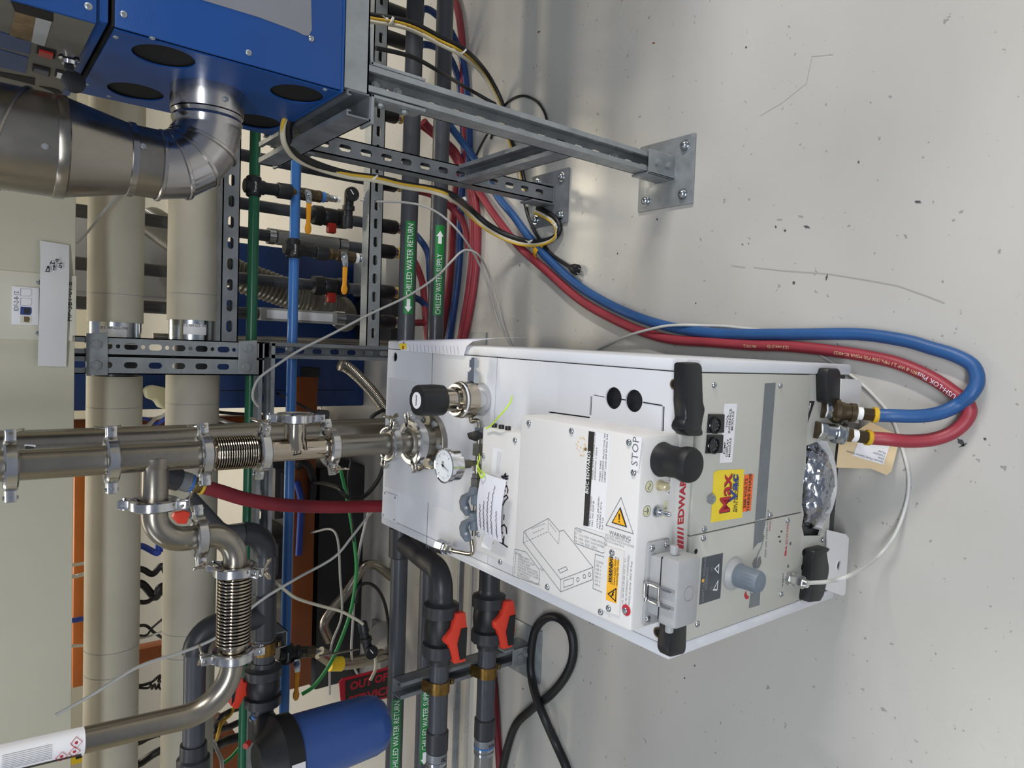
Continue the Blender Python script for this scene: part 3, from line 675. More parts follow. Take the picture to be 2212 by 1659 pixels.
# --- lower front: bottom panel with an opening, foil inside
lp = [PF(*q, .0) for q in C2((755, 320), (880, 325), (900, 420), (905, 600), (870, 1190), (860, 1250), (905, 1245), (880, 1350), (790, 1680), (640, 1650), (680, 1160))]
outer = [Vector((.398, 0, .195)), Vector((.398, 0, .118)), Vector((.019, 0, .118)), Vector((.019, 0, .195))]
outer = [Vector((.398, .002, .1955)), Vector((.398, .002, .10)), Vector((.30, .002, .088)), Vector((.245, .002, .092)), Vector((.10, .002, .092)), Vector((.019, .002, .10)), Vector((.019, .002, .191))]
hole_ = [PF(*q, .002) for q in C2((752, 660), (830, 632), (885, 640), (868, 1185), (842, 1265), (735, 1268), (720, 1200), (735, 1120), (700, 1055), (706, 880), (748, 800))]
hole_ = [Vector((v.x, .002, max(.099, min(.19, v.z)))) for v in hole_]
g = G(); g.plate(outer, [hole_], EY*.004); LB = po(g, 'lower_panel', 'panel_paint')
# rim of the opening and crumpled foil wrapped round the hot end
C_ = C2((825, 930))[0]; c = PF(*C_, .0)
b = bmesh.new(); bmesh.ops.create_icosphere(b, subdivisions=5, radius=1); rnd = random.Random(5)
from mathutils import noise as nz_
for v in b.verts:
    n_ = nz_.noise(v.co*4.2)*.16 + abs(nz_.noise(v.co*9))*.12; k = 1+n_*.55
    v.co = Vector((v.co.x*.083*k, v.co.y*.055*k, v.co.z*.043*k))
g = G(); g.bm(b, Matrix.Translation((c.x, .035, c.z-.002))); po(g, 'foil_wrap', 'foil', ang=20)
rimp = [PF(*q, -.008) for q in C2((890, 630), (945, 770), (958, 940), (925, 1090), (862, 1200), (880, 1235))]
g = G(); pts = cat(rimp, 4)
for a, b_ in zip(pts[:-1], pts[1:]): g.prism([a, b_, b_+EZ*.0016, a+EZ*.0016], EY*.05)
po(g, 'deflector', 'white_paint')
for q in [(735, 1376), (728, 1474)]: g = G(); g.lathe([(0, .0062), (.0005, .0062)], PF(*C2(q)[0], .002)-EY*.0003, -EY, 18); po(g, 'bore', 'dark_hole', LB)
scr(PF(*C2((862, 1293))[0], .0), -EY, SCREW, LB)
fd_ = decal(C2((750, 360), (805, 362), (748, 535)), 'label_black', LB, 'water_label', True, .0006, .002)
d_ = decal(C2((760, 370), (778, 376), (762, 440), (748, 436)), 'label_white', fd_, 'label', True, .0012, .002)
ptext('WATER', .0058, PF(*C2((762, 407))[0], .002), 'ink_black', d_, front=True, name='print', align='CENTER', off=.002, bold=.0002)
# --- black grab handles at the four corners of the front
def handle(pix, py, th=.022, bev=.004):
    g = G(); g.prism(fp(pix, py), EY*th, bev); return po(g, 'grab_handle', 'black_plastic')
def C0(*p): return [(1000+x*.25316, 400+y*.25316) for x, y in p]
h = handle([(1483, 784), (1512, 783), (1519, 790), (1521, 868), (1526, 884), (1521, 905), (1518, 925), (1522, 938), (1517, 943), (1490, 943), (1476, 930), (1477, 918), (1484, 905), (1481, 870)], -.02)
h = handle([(1449, 1422), (1480, 1414), (1484, 1404), (1486, 1345), (1494, 1330), (1493, 1310), (1490, 1290), (1496, 1276), (1490, 1268), (1465, 1275), (1456, 1290), (1456, 1330), (1450, 1362), (1445, 1408)], -.02)
h = handle([(1790, 796), (1814, 796), (1818, 806), (1816, 868), (1806, 875), (1788, 870), (1787, 812)], -.018)
h = handle([(1749, 1303), (1774, 1300), (1782, 1285), (1792, 1240), (1793, 1225), (1788, 1195), (1797, 1187), (1791, 1183), (1762, 1190), (1758, 1210), (1756, 1240), (1752, 1280)], -.018)
# --- white feet plates with a hole
g = G(); v = [PF(*q, -.004) for q in [(1818, 818), (1856, 820), (1862, 828), (1855, 885), (1855, 915), (1812, 905)]]
g.prism(v, EY*.003); po(g, 'fixing_plate', 'white_paint')
v = [PF(*q, -.004) for q in [(1789, 1145), (1827, 1154), (1834, 1163), (1826, 1283), (1820, 1287), (1786, 1275)]]
c = PF(1812, 1221, -.004); g = G(); g.plate(v, [circ(c, .0085, EX, EZ, 20)], EY*.003); fx = po(g, 'fixing_plate', 'white_paint')
g = G(); g.lathe([(-.001, .0108), (.0012, .0106), (.0012, .0086), (-.001, .0086)], c, -EY, 24, cap=False); po(g, 'rim', 'white_paint', fx)
# underside: base frame, castor wheels
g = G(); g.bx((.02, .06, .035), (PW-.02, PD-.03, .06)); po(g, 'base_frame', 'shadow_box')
for sx in (.05, PW-.05):
    for sy in (.12, PD-.1):
        g = G(); g.cyl((sx-.012, sy, .025), (sx+.012, sy, .025), .025, n=24); po(g, 'castor_wheel', 'black_rubber')
# N2 inlet fitting on the lower left
c = PF(*S2((1038, 785))[0], PF0); g = G(); g.lathe([(0, .011), (.006, .011)], c, -EY, 6).lathe([(.006, .0085), (.011, .0085), (.011, .0105), (.026, .0105), (.028, .009)], c, -EY, 6, ph=.3).lathe([(.028, .0078), (.034, .0062)], c, -EY, 16)
nf = po(g, 'inlet_fitting', 'cast_aluminium'); N2P = PM @ (c-EY*.033)
ptext('N INLET', .0062, PF(*S2((992, 800))[0], PF0), 'ink_black', FL, front=True, name='print', align='CENTER')
# ------------------------------------------------------------------ support frame of slotted steel channel
frm = thing('support_frame', 'galvanised slotted channel frame on two floor plates carrying the blue cabinet', 'frame', (.43, 1.27, 0))
LX = .434
def ch(parent, p0, p1, opn, name='channel', mt='galvanised', **k): g = G(); strut_geo(g, p0, p1, opn, **k); return g.ob(name, mt, parent)
ch(frm, (.409, 1.0757, .789), (1.15, 1.0757, .789), (0, 0, 1), slots=False)
ch(frm, (.3885, 1.058, .7825), (.3885, 1.46, .7825), (0, 0, 1), slots=False, mt='galvanised_worn')
ch(frm, (.409, 1.40, .789), (1.15, 1.40, .789), (0, 0, 1), slots=False)
ch(frm, (LX, 1.0757, .012), (LX, 1.0757, .768), (0, -1, 0))
ch(frm, (LX, 1.475, .012), (LX, 1.475, .768), (0, 1, 0), mt='galvanised_worn')
ch(frm, (LX, 1.097, .302), (LX, 1.454, .302), (0, 0, 1), mt='galvanised_worn')
ch(frm, (LX+.62, 1.0757, .0), (LX+.62, 1.0757, .768), (0, -1, 0))
def bolts(ps, z, parent, s=1, nm='bolt', me=BOLT): [inst(me, parent, nm, at_mtx(p, z) @ Matrix.Scale(s, 4), local=False) for p in ps]
g = G(); g.lathe([(0, .0125), (.002, .0125), (.002, .0095), (.007, .0095), (.010, .0075), (.0125, .003)], (0, 0, 0), (0, 0, 1), 16); DOME = proto(g, 'anchor_bolt', 'zinc')
for (x0, y0, x1, y1), mt in [((.348, .996, .502, 1.154), 'galvanised'), ((.355, 1.402, .500, 1.552), 'galvanised_worn')]:
    g = G(); g.bx((x0, y0, 0), (x1, y1, .0065), .0012); bp = g.ob('base_plate', mt, frm)
    bolts([(x0+sx*(x1-x0), y0+sy*(y1-y0), .0065) for sx in (.15, .85) for sy in (.16, .84)], (0, 0, 1), bp, 1, 'anchor_bolt', DOME)
# post-base saddles
yc = 1.0757
g = G(); g.bx((LX-.027, yc-.0275, .006), (LX+.027, yc-.0215, .092), .002); g.bx((LX-.027, yc-.0275, .006), (LX-.0215, yc+.025, .092), .002); g.bx((LX-.027, yc-.0275, .0064), (LX+.027, yc+.03, .011), .002)
sd = g.ob('post_saddle', 'galvanised', frm); bolts([(LX, yc-.0275, .030), (LX, yc-.0275, .068)], (0, -1, 0), sd, .8)
yc = 1.475
g = G(); g.bx((LX-.027, yc-.022, .006), (LX-.0215, yc+.03, .085), .002); g.bx((LX+.0215, yc-.022, .006), (LX+.027, yc+.03, .085), .002); g.bx((LX-.027, yc-.022, .0064), (LX+.027, yc+.03, .011), .002); g.ob('post_saddle', 'galvanised_worn', frm)
# angle brackets under the top channels
def angle(pts, y0, y1, t=.0055, mt='galvanised'):
    """bent plate: outline in x/z, run along y"""
    g = G()
    for (a, b) in zip(pts[:-1], pts[1:]):
        a, b = Vector((a[0], y0, a[1])), Vector((b[0], y0, b[1])); d = (b-a).normalized(); n = Vector((d.z, 0, -d.x))*t/2; e = d*t/2
        g.prism([a-e-n, b+e-n, b+e+n, a-e+n], (0, y1-y0, 0), .0012)
    return g.ob('angle_bracket', mt, frm)
a1 = angle([(.366, .759), (.4085, .759), (.4085, .662)], 1.056, 1.097); a2 = angle([(.512, .766), (.459, .762), (.459, .664)], 1.056, 1.097)
bolts([(.405, 1.076, .735), (.405, 1.076, .69)], (-1, 0, 0), a1, .6); bolts([(.434, 1.088, .742), (.434, 1.088, .700)], (0, -1, 0), frm, .95)
bolts([(.434, 1.09, .165)], (0, -1, 0), frm, .9)
a3 = angle([(.372, .759), (.4085, .759), (.4085, .69)], 1.455, 1.495, mt='galvanised_worn')
# ------------------------------------------------------------------ blue cabinet with round knock-outs
cab = thing('blue_cabinet', 'bright blue sheet metal cabinet with round side holes on the steel frame', 'cabinet', (.75, 1.21, .811))
X0, Y0, Y1, Z0, Z1 = .40, 1.055, 1.365, .816, 1.132
g = G(); g.bx((X0+.004, Y0+.004, Z0), (1.15, Y1, Z1-.002)); g.ob('inner_casing', 'dark_hole', cab)
HC = [(1.107, 1.058), (1.293, 1.058), (1.205, .965), (1.115, .862), (1.302, .861)]
g = G(); g.plate([(X0, Y0+.004, Z0), (X0, Y1, Z0), (X0, Y1, Z1-.004), (X0, Y0+.004, Z1-.004)], [circ((X0, a, b), .0405, (0, 1, 0), (0, 0, 1), 32) for a, b in HC], (.002, 0, 0)); sp_ = g.ob('side_panel', 'cab_blue', cab)
for q in [(250, 80), (329, 82), (188, 182), (236, 208), (702, 193), (420, 232)]: inst(RIVET, sp_, 'rivet', at_mtx(A(*q, X=X0), (-1, 0, 0)), local=False)
g = G(); g.bx((X0+.002, Y0-.002, Z0), (1.15, Y0+.002, Z1-.004), .0015); fp_ = g.ob('front_panel', 'cab_blue', cab)
g = G(); win = [A(*q, Y=Y0-.002) for q in [(425, -3), (560, 38), (640, 68), (655, 76), (666, 78), (673, 66), (670, -60), (560, -260), (440, -260)]]; g.prism(win, (0, -.0012, 0)); wn = g.ob('window', 'grey_window', fp_)
for q in [(267, 31), (537, 114)]: inst(RIVET, fp_, 'rivet', at_mtx(A(*q, Y=Y0-.002), (0, -1, 0)) @ Matrix.Scale(1.1, 4), local=False)
inst(SCREW, fp_, 'screw', at_mtx(A(672, 84, Y=Y0-.002), (0, -1, 0)) @ Matrix.Scale(1.1, 4), local=False)
g = G(); g.bx((X0-.0008, Y0-.0025, Z0-.004), (1.15, Y1, Z0), .001); g.ob('bottom_panel', 'cab_blue', cab)
# upper control unit standing on the cabinet
up = thing('control_unit', 'blue and grey control unit with a key switch stacked on the blue cabinet', 'control unit', (.75, 1.23, 1.134))
g = G(); g.bx((X0, Y0, 1.148), (1.15, 1.425, 1.75), .003); g.ob('casing', 'grey_panel', up)
g = G(); g.bx((X0+.006, Y0+.004, 1.134), (1.15, 1.42, 1.149), .003); g.ob('base_rail', 'cab_blue', up)
g = G(); g.bx((X0-.001, Y0-.004, 1.149), (1.15, Y0+.001, 1.75), .001); fq = g.ob('front_panel', 'cab_blue', up)
inst(RIVET, fq, 'rivet', at_mtx(A(191, 14, Y=Y0-.004), (0, -1, 0)) @ Matrix.Scale(1.2, 4), local=False)
def B5(*p): return [(x*.13562, y*.13562) for x, y in p]
def ud(pix, mt, name, th=.001, lift=0):
    g = G(); g.prism([A(*q, X=X0)-Vector((lift, 0, 0)) for q in B5(*pix)], (-th, 0, 0)); return g.ob(name, mt, up)
ud([(170, 10), (850, 200), (845, 340), (240, 175)], 'dark_hole', 'vent_slot', .0008)
ud([(240, 175), (570, 280), (500, 660), (150, 560)], 'dirt_brown', 'plate', .001); ud([(570, 280), (820, 345), (710, 725), (500, 660)], 'grey_housing', 'plate', .0012)
ud([(600, 720), (900, 800), (868, 920), (580, 830)], 'dark_hole', 'switch_frame', .002); ud([(625, 755), (850, 820), (830, 900), (610, 830)], 'dull_red', 'switch', .004, .001)
ud([(525, 1010), (805, 1085), (790, 1200), (510, 1110)], 'dark_hole', 'switch_frame', .002); ud([(545, 1050), (780, 1110), (770, 1190), (530, 1110)], 'label_slate', 'switch', .003, .001)
ud([(0, 500), (500, 660), (475, 860), (0, 740)], 'machine_blue', 'label_plate', .001); ud([(0, 780), (450, 910), (410, 1160), (0, 1060)], 'machine_blue', 'label_plate', .001)
ud([(0, 1140), (560, 1240), (555, 1350), (0, 1210)], 'dark_hole', 'vent_slot', .0008); ud([(890, 1100), (1010, 1120), (1110, 1255), (870, 1195)], 'dark_hole', 'switch_frame', .0015); ud([(915, 1135), (1000, 1160), (1090, 1245), (900, 1195)], 'label_white', 'switch', .003, .001)
ud([(620, 1370), (800, 1390), (940, 1430), (990, 1480), (985, 1540), (800, 1440)], 'dark_hole', 'vent_slot', .0008)
c = A(*B5((1100, 905))[0], X=X0); g = G(); g.lathe([(0, .013), (.004, .013), (.006, .010), (.011, .009)], c, (-1, 0, 0), 24); ks = g.ob('key_lock', 'chrome', up)
k0 = c+Vector((-.011, 0, 0)); g = G(); g.bx(k0+Vector((-.010, -.002, -.006)), k0+Vector((0, .002, .006)), .0008); kc = k0+Vector((-.022, 0, -.006)); g.prism(circ(kc, .0155, (1, 0, 0), (0, 0, 1), 20), (0, .004, 0), .001); g.ob('key', 'black_plastic', ks)
# ------------------------------------------------------------------ exhaust duct: collar, gored elbow, reducer, riser
dy, dz, DX = 1.205, .972, .271
dct = thing('exhaust_duct', 'galvanised round duct with gored elbow rising from the side of the blue cabinet', 'duct', (DX, dy, dz-.05))
g = G(); g.lathe([(0, .0545), (.034, .0545), (.036, .0535)], (X0, dy, dz), (-1, 0, 0), 40, cap=False); g.ob('collar', 'duct_bright', dct)
g = G(); g.lathe([(.033, .0505), (.038, .0535), (.043, .0505), (.048, .053), (.053, .0505), (.060, .0505)], (X0, dy, dz), (-1, 0, 0), 40, cap=False); g.ob('beaded_sleeve', 'duct_bright', dct)
R = .07; xs = X0-.060; n = 4; cx, cz = xs, dz+R
ths = [0]+[(k+.5)*PI/2/n for k in range(n)]+[PI/2]
def rng(th, r=.0515):
    c = Vector((cx-R*math.sin(th), dy, cz-R*math.cos(th))); e = Vector((math.sin(th), 0, math.cos(th))); return c, e
secs = []
for i in range(n):
    t0, t1 = i*PI/2/n, (i+1)*PI/2/n
    g = G(); N = 40; vs = []
    for th in (t0, t1):
        c, e = rng(th)
        for k in range(N): a = 2*PI*k/N; vs.append(c + e*(.0515*math.cos(a)) + Vector((0, .0515*math.sin(a), 0)))
    g.add(vs, [(k, (k+1) % N, N+(k+1) % N, N+k) for k in range(N)]); g.ob('elbow_gore', 'duct_bright', dct)
    c, e = rng(t1); t = Vector((-math.cos(t1), 0, math.sin(t1)))
    g = G(); g.lathe([(-.0035, .0515), (-.002, .054), (.002, .054), (.0035, .0515)], c, t, 40, cap=False, ref=e); g.ob('seam', 'duct_bright', dct)
zz = cz
g = G(); g.lathe([(0, .0515), (1.083-zz, .0515)], (DX, dy, zz), (0, 0, 1), 40, cap=False); g.ob('pipe', 'duct_steel', dct)
g = G(); g.lathe([(0, .0515), (.001, .0545), (.009, .0545), (.010, .0525)], (DX, dy, 1.077), (0, 0, 1), 40, cap=False); g.ob('band', 'duct_bright', dct)
g = G(); g.lathe([(0, .0525), (.078, .0695)], (DX, dy, 1.087), (0, 0, 1), 40, cap=False); g.ob('reducer', 'duct_steel', dct)
g = G(); g.lathe([(0, .0695), (.002, .072), (.014, .072), (.016, .0705)], (DX, dy, 1.164), (0, 0, 1), 40, cap=False); g.ob('band', 'duct_steel', dct)
g = G(); g.lathe([(0, .0705), (.45, .0705)], (DX, dy, 1.178), (0, 0, 1), 40, cap=False); rs = g.ob('riser', 'duct_steel', dct)
g = G(); N = 40; pts = [Vector((DX+.071*math.cos(2*PI*k/N), dy+.071*math.sin(2*PI*k/N), 1.225-.028*math.sin(2*PI*k/N+.9))) for k in range(N+1)]; g.tube(pts, .003, 6); g.ob('seam', 'duct_steel', rs)
for q in [(97, 316), (309, 317), (487, 215)]:
    d = ray(*q); 
    # nearest hit on the duct's round surface
    if q[0] < 400:
        zc = 1.19 if q[0] < 200 else 1.068; r_ = .0705 if q[0] < 200 else .0515
        a_ = d.x*d.x+d.y*d.y; b_ = 2*(d.x*(-DX)+d.y*(-dy)); c_ = DX*DX+dy*dy-r_*r_; t = (-b_-math.sqrt(max(0, b_*b_-4*a_*c_)))/(2*a_); p = CAM+d*t; nrm = Vector((p.x-DX, p.y-dy, 0))
    else:
        a_ = d.y*d.y+d.z*d.z; b_ = 2*(d.y*(-dy)+d.z*(CAM.z-dz)); c_ = dy*dy+(CAM.z-dz)**2-.0545**2; t = (-b_-math.sqrt(max(0, b_*b_-4*a_*c_)))/(2*a_); p = CAM+d*t; nrm = Vector((0, p.y-dy, p.z-dz))
    inst(BOLT, dct, 'sheet_screw', at_mtx(p, nrm) @ Matrix.Scale(.42, 4), local=False)

# low cabinet added out of view on the right, sized to shade the floor there
t = thing('unseen_cabinet', 'unseen low grey cabinet added right of the frame leg to shade the floor', 'cabinet', (1.5, 1.3, 0))
g = G(); g.bx((1.2, .93, .05), (1.8, 1.7, .56), .006); cb = g.ob('body', 'pump_paint', t)
g = G(); g.bx((1.205, .926, .12), (1.795, .93, .5), .001); g.ob('front_panel', 'panel_paint', t)
for sx in (1.26, 1.74):
    for sy in (1.0, 1.62): g = G(); g.cyl((sx-.012, sy, .025), (sx+.012, sy, .025), .025, n=20); g.ob('castor_wheel', 'black_rubber', t)
# ------------------------------------------------------------------ pipe rack of steel channel
RY = 1.80; RC = RY+SW/2
def AX(x, y, Y): return A(x, y, Y=Y)
rk = thing('pipe_rack', 'galvanised channel rack post with cross rails holding the wall of pipes', 'rack', (-.02, RC, 0))
x1 = AX(350, 751, RY).x; x2 = x1-SW-.001; xl = AX(700, 760, RY).x
zj = AX(545, 760, RY).z
ch(rk, (x1, RC, zj-.03), (x1, RC, 1.32), (0, 1, 0), rounds=True); ch(rk, (x2, RC, zj-.03), (x2, RC, 1.32), (0, 1, 0))
ch(rk, (xl, RC, .006), (xl, RC, zj-.045), (0, -1, 0), mt='galvanised_worn')
z = AX(499, 500, RY).z; ch(rk, (x1+SW/2, RC, z), (1.3, RC, z), (0, 1, 0), mt='galvanised_worn')
z = AX(812, 500, RY).z; ch(rk, (xl+SW/2+.0, RC, z), (1.3, RC, z), (0, 1, 0))
z3 = AX(577, 770, RY).z; ch(rk, (x1+.02, RC-.0, z3), (-1.5, RC-.0, z3), (0, -1, 0), mt='galvanised')
for px, bl in [(((185, 720), (232, 718), (232, 810), (185, 811)), ((207, 744), (207, 789))), (((515, 737), (554, 735), (553, 807), (513, 808)), ((535, 752), (531, 793)))]:
    g = G(); g.prism([AX(*q, RY-.0005) for q in px], (0, -.006, 0), .001); bp = g.ob('joint_plate', 'galvanised', rk)
    bolts([AX(*q, RY-.0065) for q in bl], (0, -1, 0), bp, 1.05)
bolts([AX(624, 752, RY+.03)], (0, -1, 0), rk, 1)
g = G(); g.bx((xl-.07, RC-.075, 0), (xl+.075, RC+.075, .0065)); g.bx((xl+.022, RC-.03, .006), (xl+.028, RC+.03, .06)); bp = g.ob('base_plate', 'galvanised', rk)
# ------------------------------------------------------------------ pipes along the rack
def hpipe(name, label, catg, x, y, Y, r, xa, xb, mt, group=None, n=24):
    z = AX(x, y, Y).z; t = thing(name, label, catg, ((xa+xb)/2, Y, z-r), 0, group)
    g = G(); g.cyl((xa, Y, z), (xb, Y, z), r, n=n); b = g.ob('pipe', mt, t); return t, z, b
def wrapx(x0, y0, z0, r, ang):
    """text laid on a pipe that runs along x"""
    def f(u, v):
        a = ang + v/r; return Vector((x0+u, y0-(r+.0012)*math.cos(a), z0+(r+.0012)*math.sin(a)))
    return f
def pipe_label(t, z, Y, r, xa, xb, ang, h, s, tx, arrow, size, tx1):
    """wrapped green label with white letters and a flow arrow"""
    g = G(); n = 8; vs = []
    for k in range(n+1):
        a = ang + (k/n-.5)*h/r
        for xx in (xa, xb): vs.append((xx, Y-(r+.0006)*math.cos(a), z+(r+.0006)*math.sin(a)))
    g.add(vs, [(2*k, 2*k+1, 2*k+3, 2*k+2) for k in range(n)]); lb_ = g.ob('pipe_label', 'label_green', t)
    f0 = wrapx(tx, Y, z, r, ang); f = lambda u, v: f0(u, v-.001)
    txt(s, size, (0, 0, 0), (1, 0, 0), (0, 0, 1), 'ink_white', lb_, wrap=f, fit=tx1-tx)
    if arrow:
        ax_, d = arrow; fa = wrapx(ax_, Y, z, r, ang); g = G()
        g.poly([fa(d*u, v) for u, v in [(0, -.005), (.022, -.005), (.022, .005), (0, .005)]][::(1 if d > 0 else -1)]); vv = [-.010, -.0066, -.0033, 0, .0033, .0066, .010]
        for v0_, v1_ in zip(vv[:-1], vv[1:]): g.poly([fa(d*u, v) for u, v in [(.0215, v0_), (.022+.015*(1-abs(v0_)/.010), v0_), (.022+.015*(1-abs(v1_)/.010), v1_), (.0215, v1_)]][::(1 if d > 0 else -1)])
        g.ob('arrow', 'ink_white', lb_)
    return lb_
CY = 1.765; CR = .0243
t1, zr, _ = hpipe('chilled_water_pipe', 'dark grey plastic pipe with green CHILLED WATER RETURN labels', 'pipe', 889, 300, CY, CR, -1.5, 1.6, 'pvc')
t2, zs, _ = hpipe('chilled_water_pipe', 'dark grey plastic pipe with green CHILLED WATER SUPPLY labels', 'pipe', 953, 300, CY, CR, -1.5, 1.6, 'pvc')
ang = math.radians(20)
p = lambda x, y: AX(x, y, CY).x
pipe_label(t1, zr, CY, CR, p(893, 680), p(893, 482), ang, .027, 'CHILLED WATER RETURN', p(893, 642), (p(893, 642)-.008, -1), .0215, p(893, 488))
pipe_label(t2, zs, CY, CR, p(953, 683), p(953, 490), ang, .027, 'CHILLED WATER SUPPLY', p(953, 681), (p(955, 532)+.002, 1), .0215, p(953, 552))
pipe_label(t1, zr, CY, CR, -1.45, p(862, 1500), ang, .027, 'CHILLED WATER RETURN', p(862, 1652), None, .0215, p(862, 1503))
pipe_label(t2, zs, CY, CR, p(912, 1640), p(912, 1490), ang, .027, 'CHILLED WATER SUPPLY', p(912, 1612), (p(912, 1612)-.006, -1), .0215, p(912, 1478))
AY = 1.865
tg, zg, _ = hpipe('air_pipe', 'green painted compressed air pipe running along the rack', 'pipe', 549, 430, AY, .0135, -1.5, 1.5, 'green_pipe')
tb, zb_, _ = hpipe('air_pipe', 'light blue painted compressed air pipe running along the rack', 'pipe', 638, 430, AY, .0135, -1.5, 1.5, 'blue_pipe')
# two wide insulated pipes with bare sleeves at the rack post
BY = 1.93
for nm, xa, xb, yb_ in [('upper', 189, 313, (697, 812)), ('lower', 362, 480, (693, 808))]:
    zc = AX((xa+xb)/2, 560, BY).z; el = PITCH-math.atan((1106-(xa+xb)/2)/FPX); r = (AX(xa, 560, BY).z-AX(xb, 560, BY).z)/2*math.cos(el)
    t = thing('insulated_pipe', 'wide beige insulated pipe, the %s of the two at the rack' % nm, 'pipe', (0, BY, zc-r))
    xs, xe = AX((xa+xb)/2, yb_[0], BY).x, AX((xa+xb)/2, yb_[1], BY).x
    for a, b_, n_ in [(xs, 1.6, 0), (-1.6, xe, 1)]:
        g = G(); g.cyl((a, BY, zc), (b_, BY, zc), r, n=40); ins = g.ob('insulation', 'insulation', t)
        for xq in ([xs+.065, xs+.42] if n_ == 0 else [xe-.075, xe-.66, xe-.72]):
            g = G(); g.lathe([(0, r+.0006), (.0012, r+.0006)], (xq, BY, zc), (1, 0, 0), 40, cap=False); g.ob('joint', 'ink_grey', ins)
    g = G(); g.cyl((xe-.02, BY, zc), (xs+.02, BY, zc), r*.83, n=32); g.ob('pipe', 'pvc', t)
    g = G(); g.lathe([(0, r*.9), (.002, r*.93), (.055, r*.93), (.057, r*.9)], (xs-.052, BY, zc), (1, 0, 0), 40); sl_ = g.ob('sleeve', 'zinc', t)
    g = G(); n = 8; vs = []
    for k in range(n+1):
        a = math.radians(-38+52*k/n); rr = r*.93+.0008
        for xx in (xs-.036, xs-.010): vs.append((xx, BY-rr*math.cos(a), zc-rr*math.sin(a)))
    g.add(vs, [(2*k, 2*k+2, 2*k+3, 2*k+1) for k in range(n)]); lb_ = g.ob('label', 'label_white', sl_)
    f = lambda u, v, zc=zc, r=r, xs=xs: Vector((xs-.014+v, BY-(r*.93+.0016)*math.cos(u/r), zc-(r*.93+.0016)*math.sin(u/r)))
    txt('I.P.S. 909-623-1995', .009, (0, 0, 0), (1, 0, 0), (0, 0, 1), 'ink_black', lb_, wrap=lambda u, v, f=f: f(u-.045, v), wx=.9)
# ------------------------------------------------------------------ cream cable trunking along the top
TY = 1.72
zb1 = AX(160, 900, TY).z; zt1 = 1.5
tr_ = thing('cable_trunking', 'wide cream metal cable trunking across the top of the rack', 'trunking', (0, TY+.05, zb1))
g = G(); g.bx((-1.6, TY, zb1), (1.3, TY+.076, zt1), .002); trb = g.ob('trunk_body', 'raceway', tr_)
g = G(); x_a, x_b = AX(80, 735, TY).x, AX(80, 590, TY).x; g.bx((x_a, TY-.006, zb1+.004), (x_b, TY+.001, 1.5), .002); cv = g.ob('cover_plate', 'raceway_light', tr_)
g = G(); g.bx((x_a+.012, TY-.0075, zb1-.001), (x_b+.0, TY-.004, zb1+.010), .001); g.ob('clip', 'raceway_light', cv)
fq = [AX(*q, TY-.006) for q in [(25, 618), (84, 623), (83, 703), (24, 701)]]
g = G(); g.prism(fq, (0, -.009, 0), .0015); np_ = g.ob('network_plate', 'label_white', cv)
def D4(*p): return [(x*.25316, 400+y*.25316) for x, y in p]
def nd(pix, mt, th=.001, nm='jack', par=np_): g = G(); g.prism([AX(*q, TY-.015) for q in D4(*pix)], (0, -th, 0)); return g.ob(nm, mt, par)
nd([(175, 1036), (265, 1042), (270, 1060), (268, 1095), (255, 1108), (172, 1104)], 'ink_navy'); nd([(205, 1050), (255, 1050), (255, 1095), (205, 1095)], 'label_black', .0016)
nd([(172, 1115), (268, 1120), (265, 1175), (252, 1180), (172, 1178)], 'raceway_light'); nd([(205, 1120), (245, 1122), (255, 1140), (245, 1170), (203, 1165)], 'dirt_brown', .0016)
for yy in (880, 960):
    o = [AX(*q, TY-.0155) for q in D4((175, yy), (268, yy+4), (273, yy+20), (272, yy+55), (255, yy+68), (172, yy+64))]; c = sum(o, Vector())/6; i = [c+(v-c)*.93 for v in o]; g = G()
    for k in range(6): g.poly([o[k], o[(k+1) % 6], i[(k+1) % 6], i[k]])
    g.ob('blank_outline', 'ink_grey', np_)
txt('IDF-2-8-12', .011, AX(*D4((140, 1075))[0], TY-.015), (1, 0, 0), (0, 0, 1), 'ink_black', np_, wx=.8)
txt('HP-SB1-01.6', .016, AX(*D4((590, 1165))[0], TY-.0075), (1, 0, 0), (0, 0, 1), 'ink_black', cv)
for q in [(333, 828), (326, 1265)]: inst(SCREWS, cv, 'screw', at_mtx(AX(*D4(q)[0], TY-.006), (0, -1, 0)) @ Matrix.Scale(1.5, 4), local=False)
# long strip of white tape hanging on the trunking
g = G(); L = [(340, 472), (345, 640), (340, 870), (335, 1100), (328, 1300), (322, 1542)]; Rr = [(590, 512), (590, 640), (590, 800), (578, 1100), (572, 1300), (565, 1550)]
vs = []
for k, (a, b_) in enumerate(zip(L, Rr)):
    off = [.006, .0095, .018, .0165, .012, .006][k]
    for s_ in range(5): q = [a[0]+(b_[0]-a[0])*s_/4, a[1]+(b_[1]-a[1])*s_/4]; vs.append(AX(*D4(q)[0], TY-.002-off-.002*math.sin(s_/4*PI)))
n_ = len(vs); vs += [v+Vector((0, .0006, 0)) for v in vs]
fs = []
for k in range(5):
    for s_ in range(4): a = k*5+s_; fs += [(a, a+1, a+6, a+5), (n_+a, n_+a+5, n_+a+6, n_+a+1)]
g.add(vs, fs); tp_ = g.ob('tape_strip', 'paper_tape'); tag(tp_, 'long strip of white tape with handwriting stuck on the cream trunking', 'tape'); ROOTM[tp_.name] = Matrix.Translation(tp_.location)
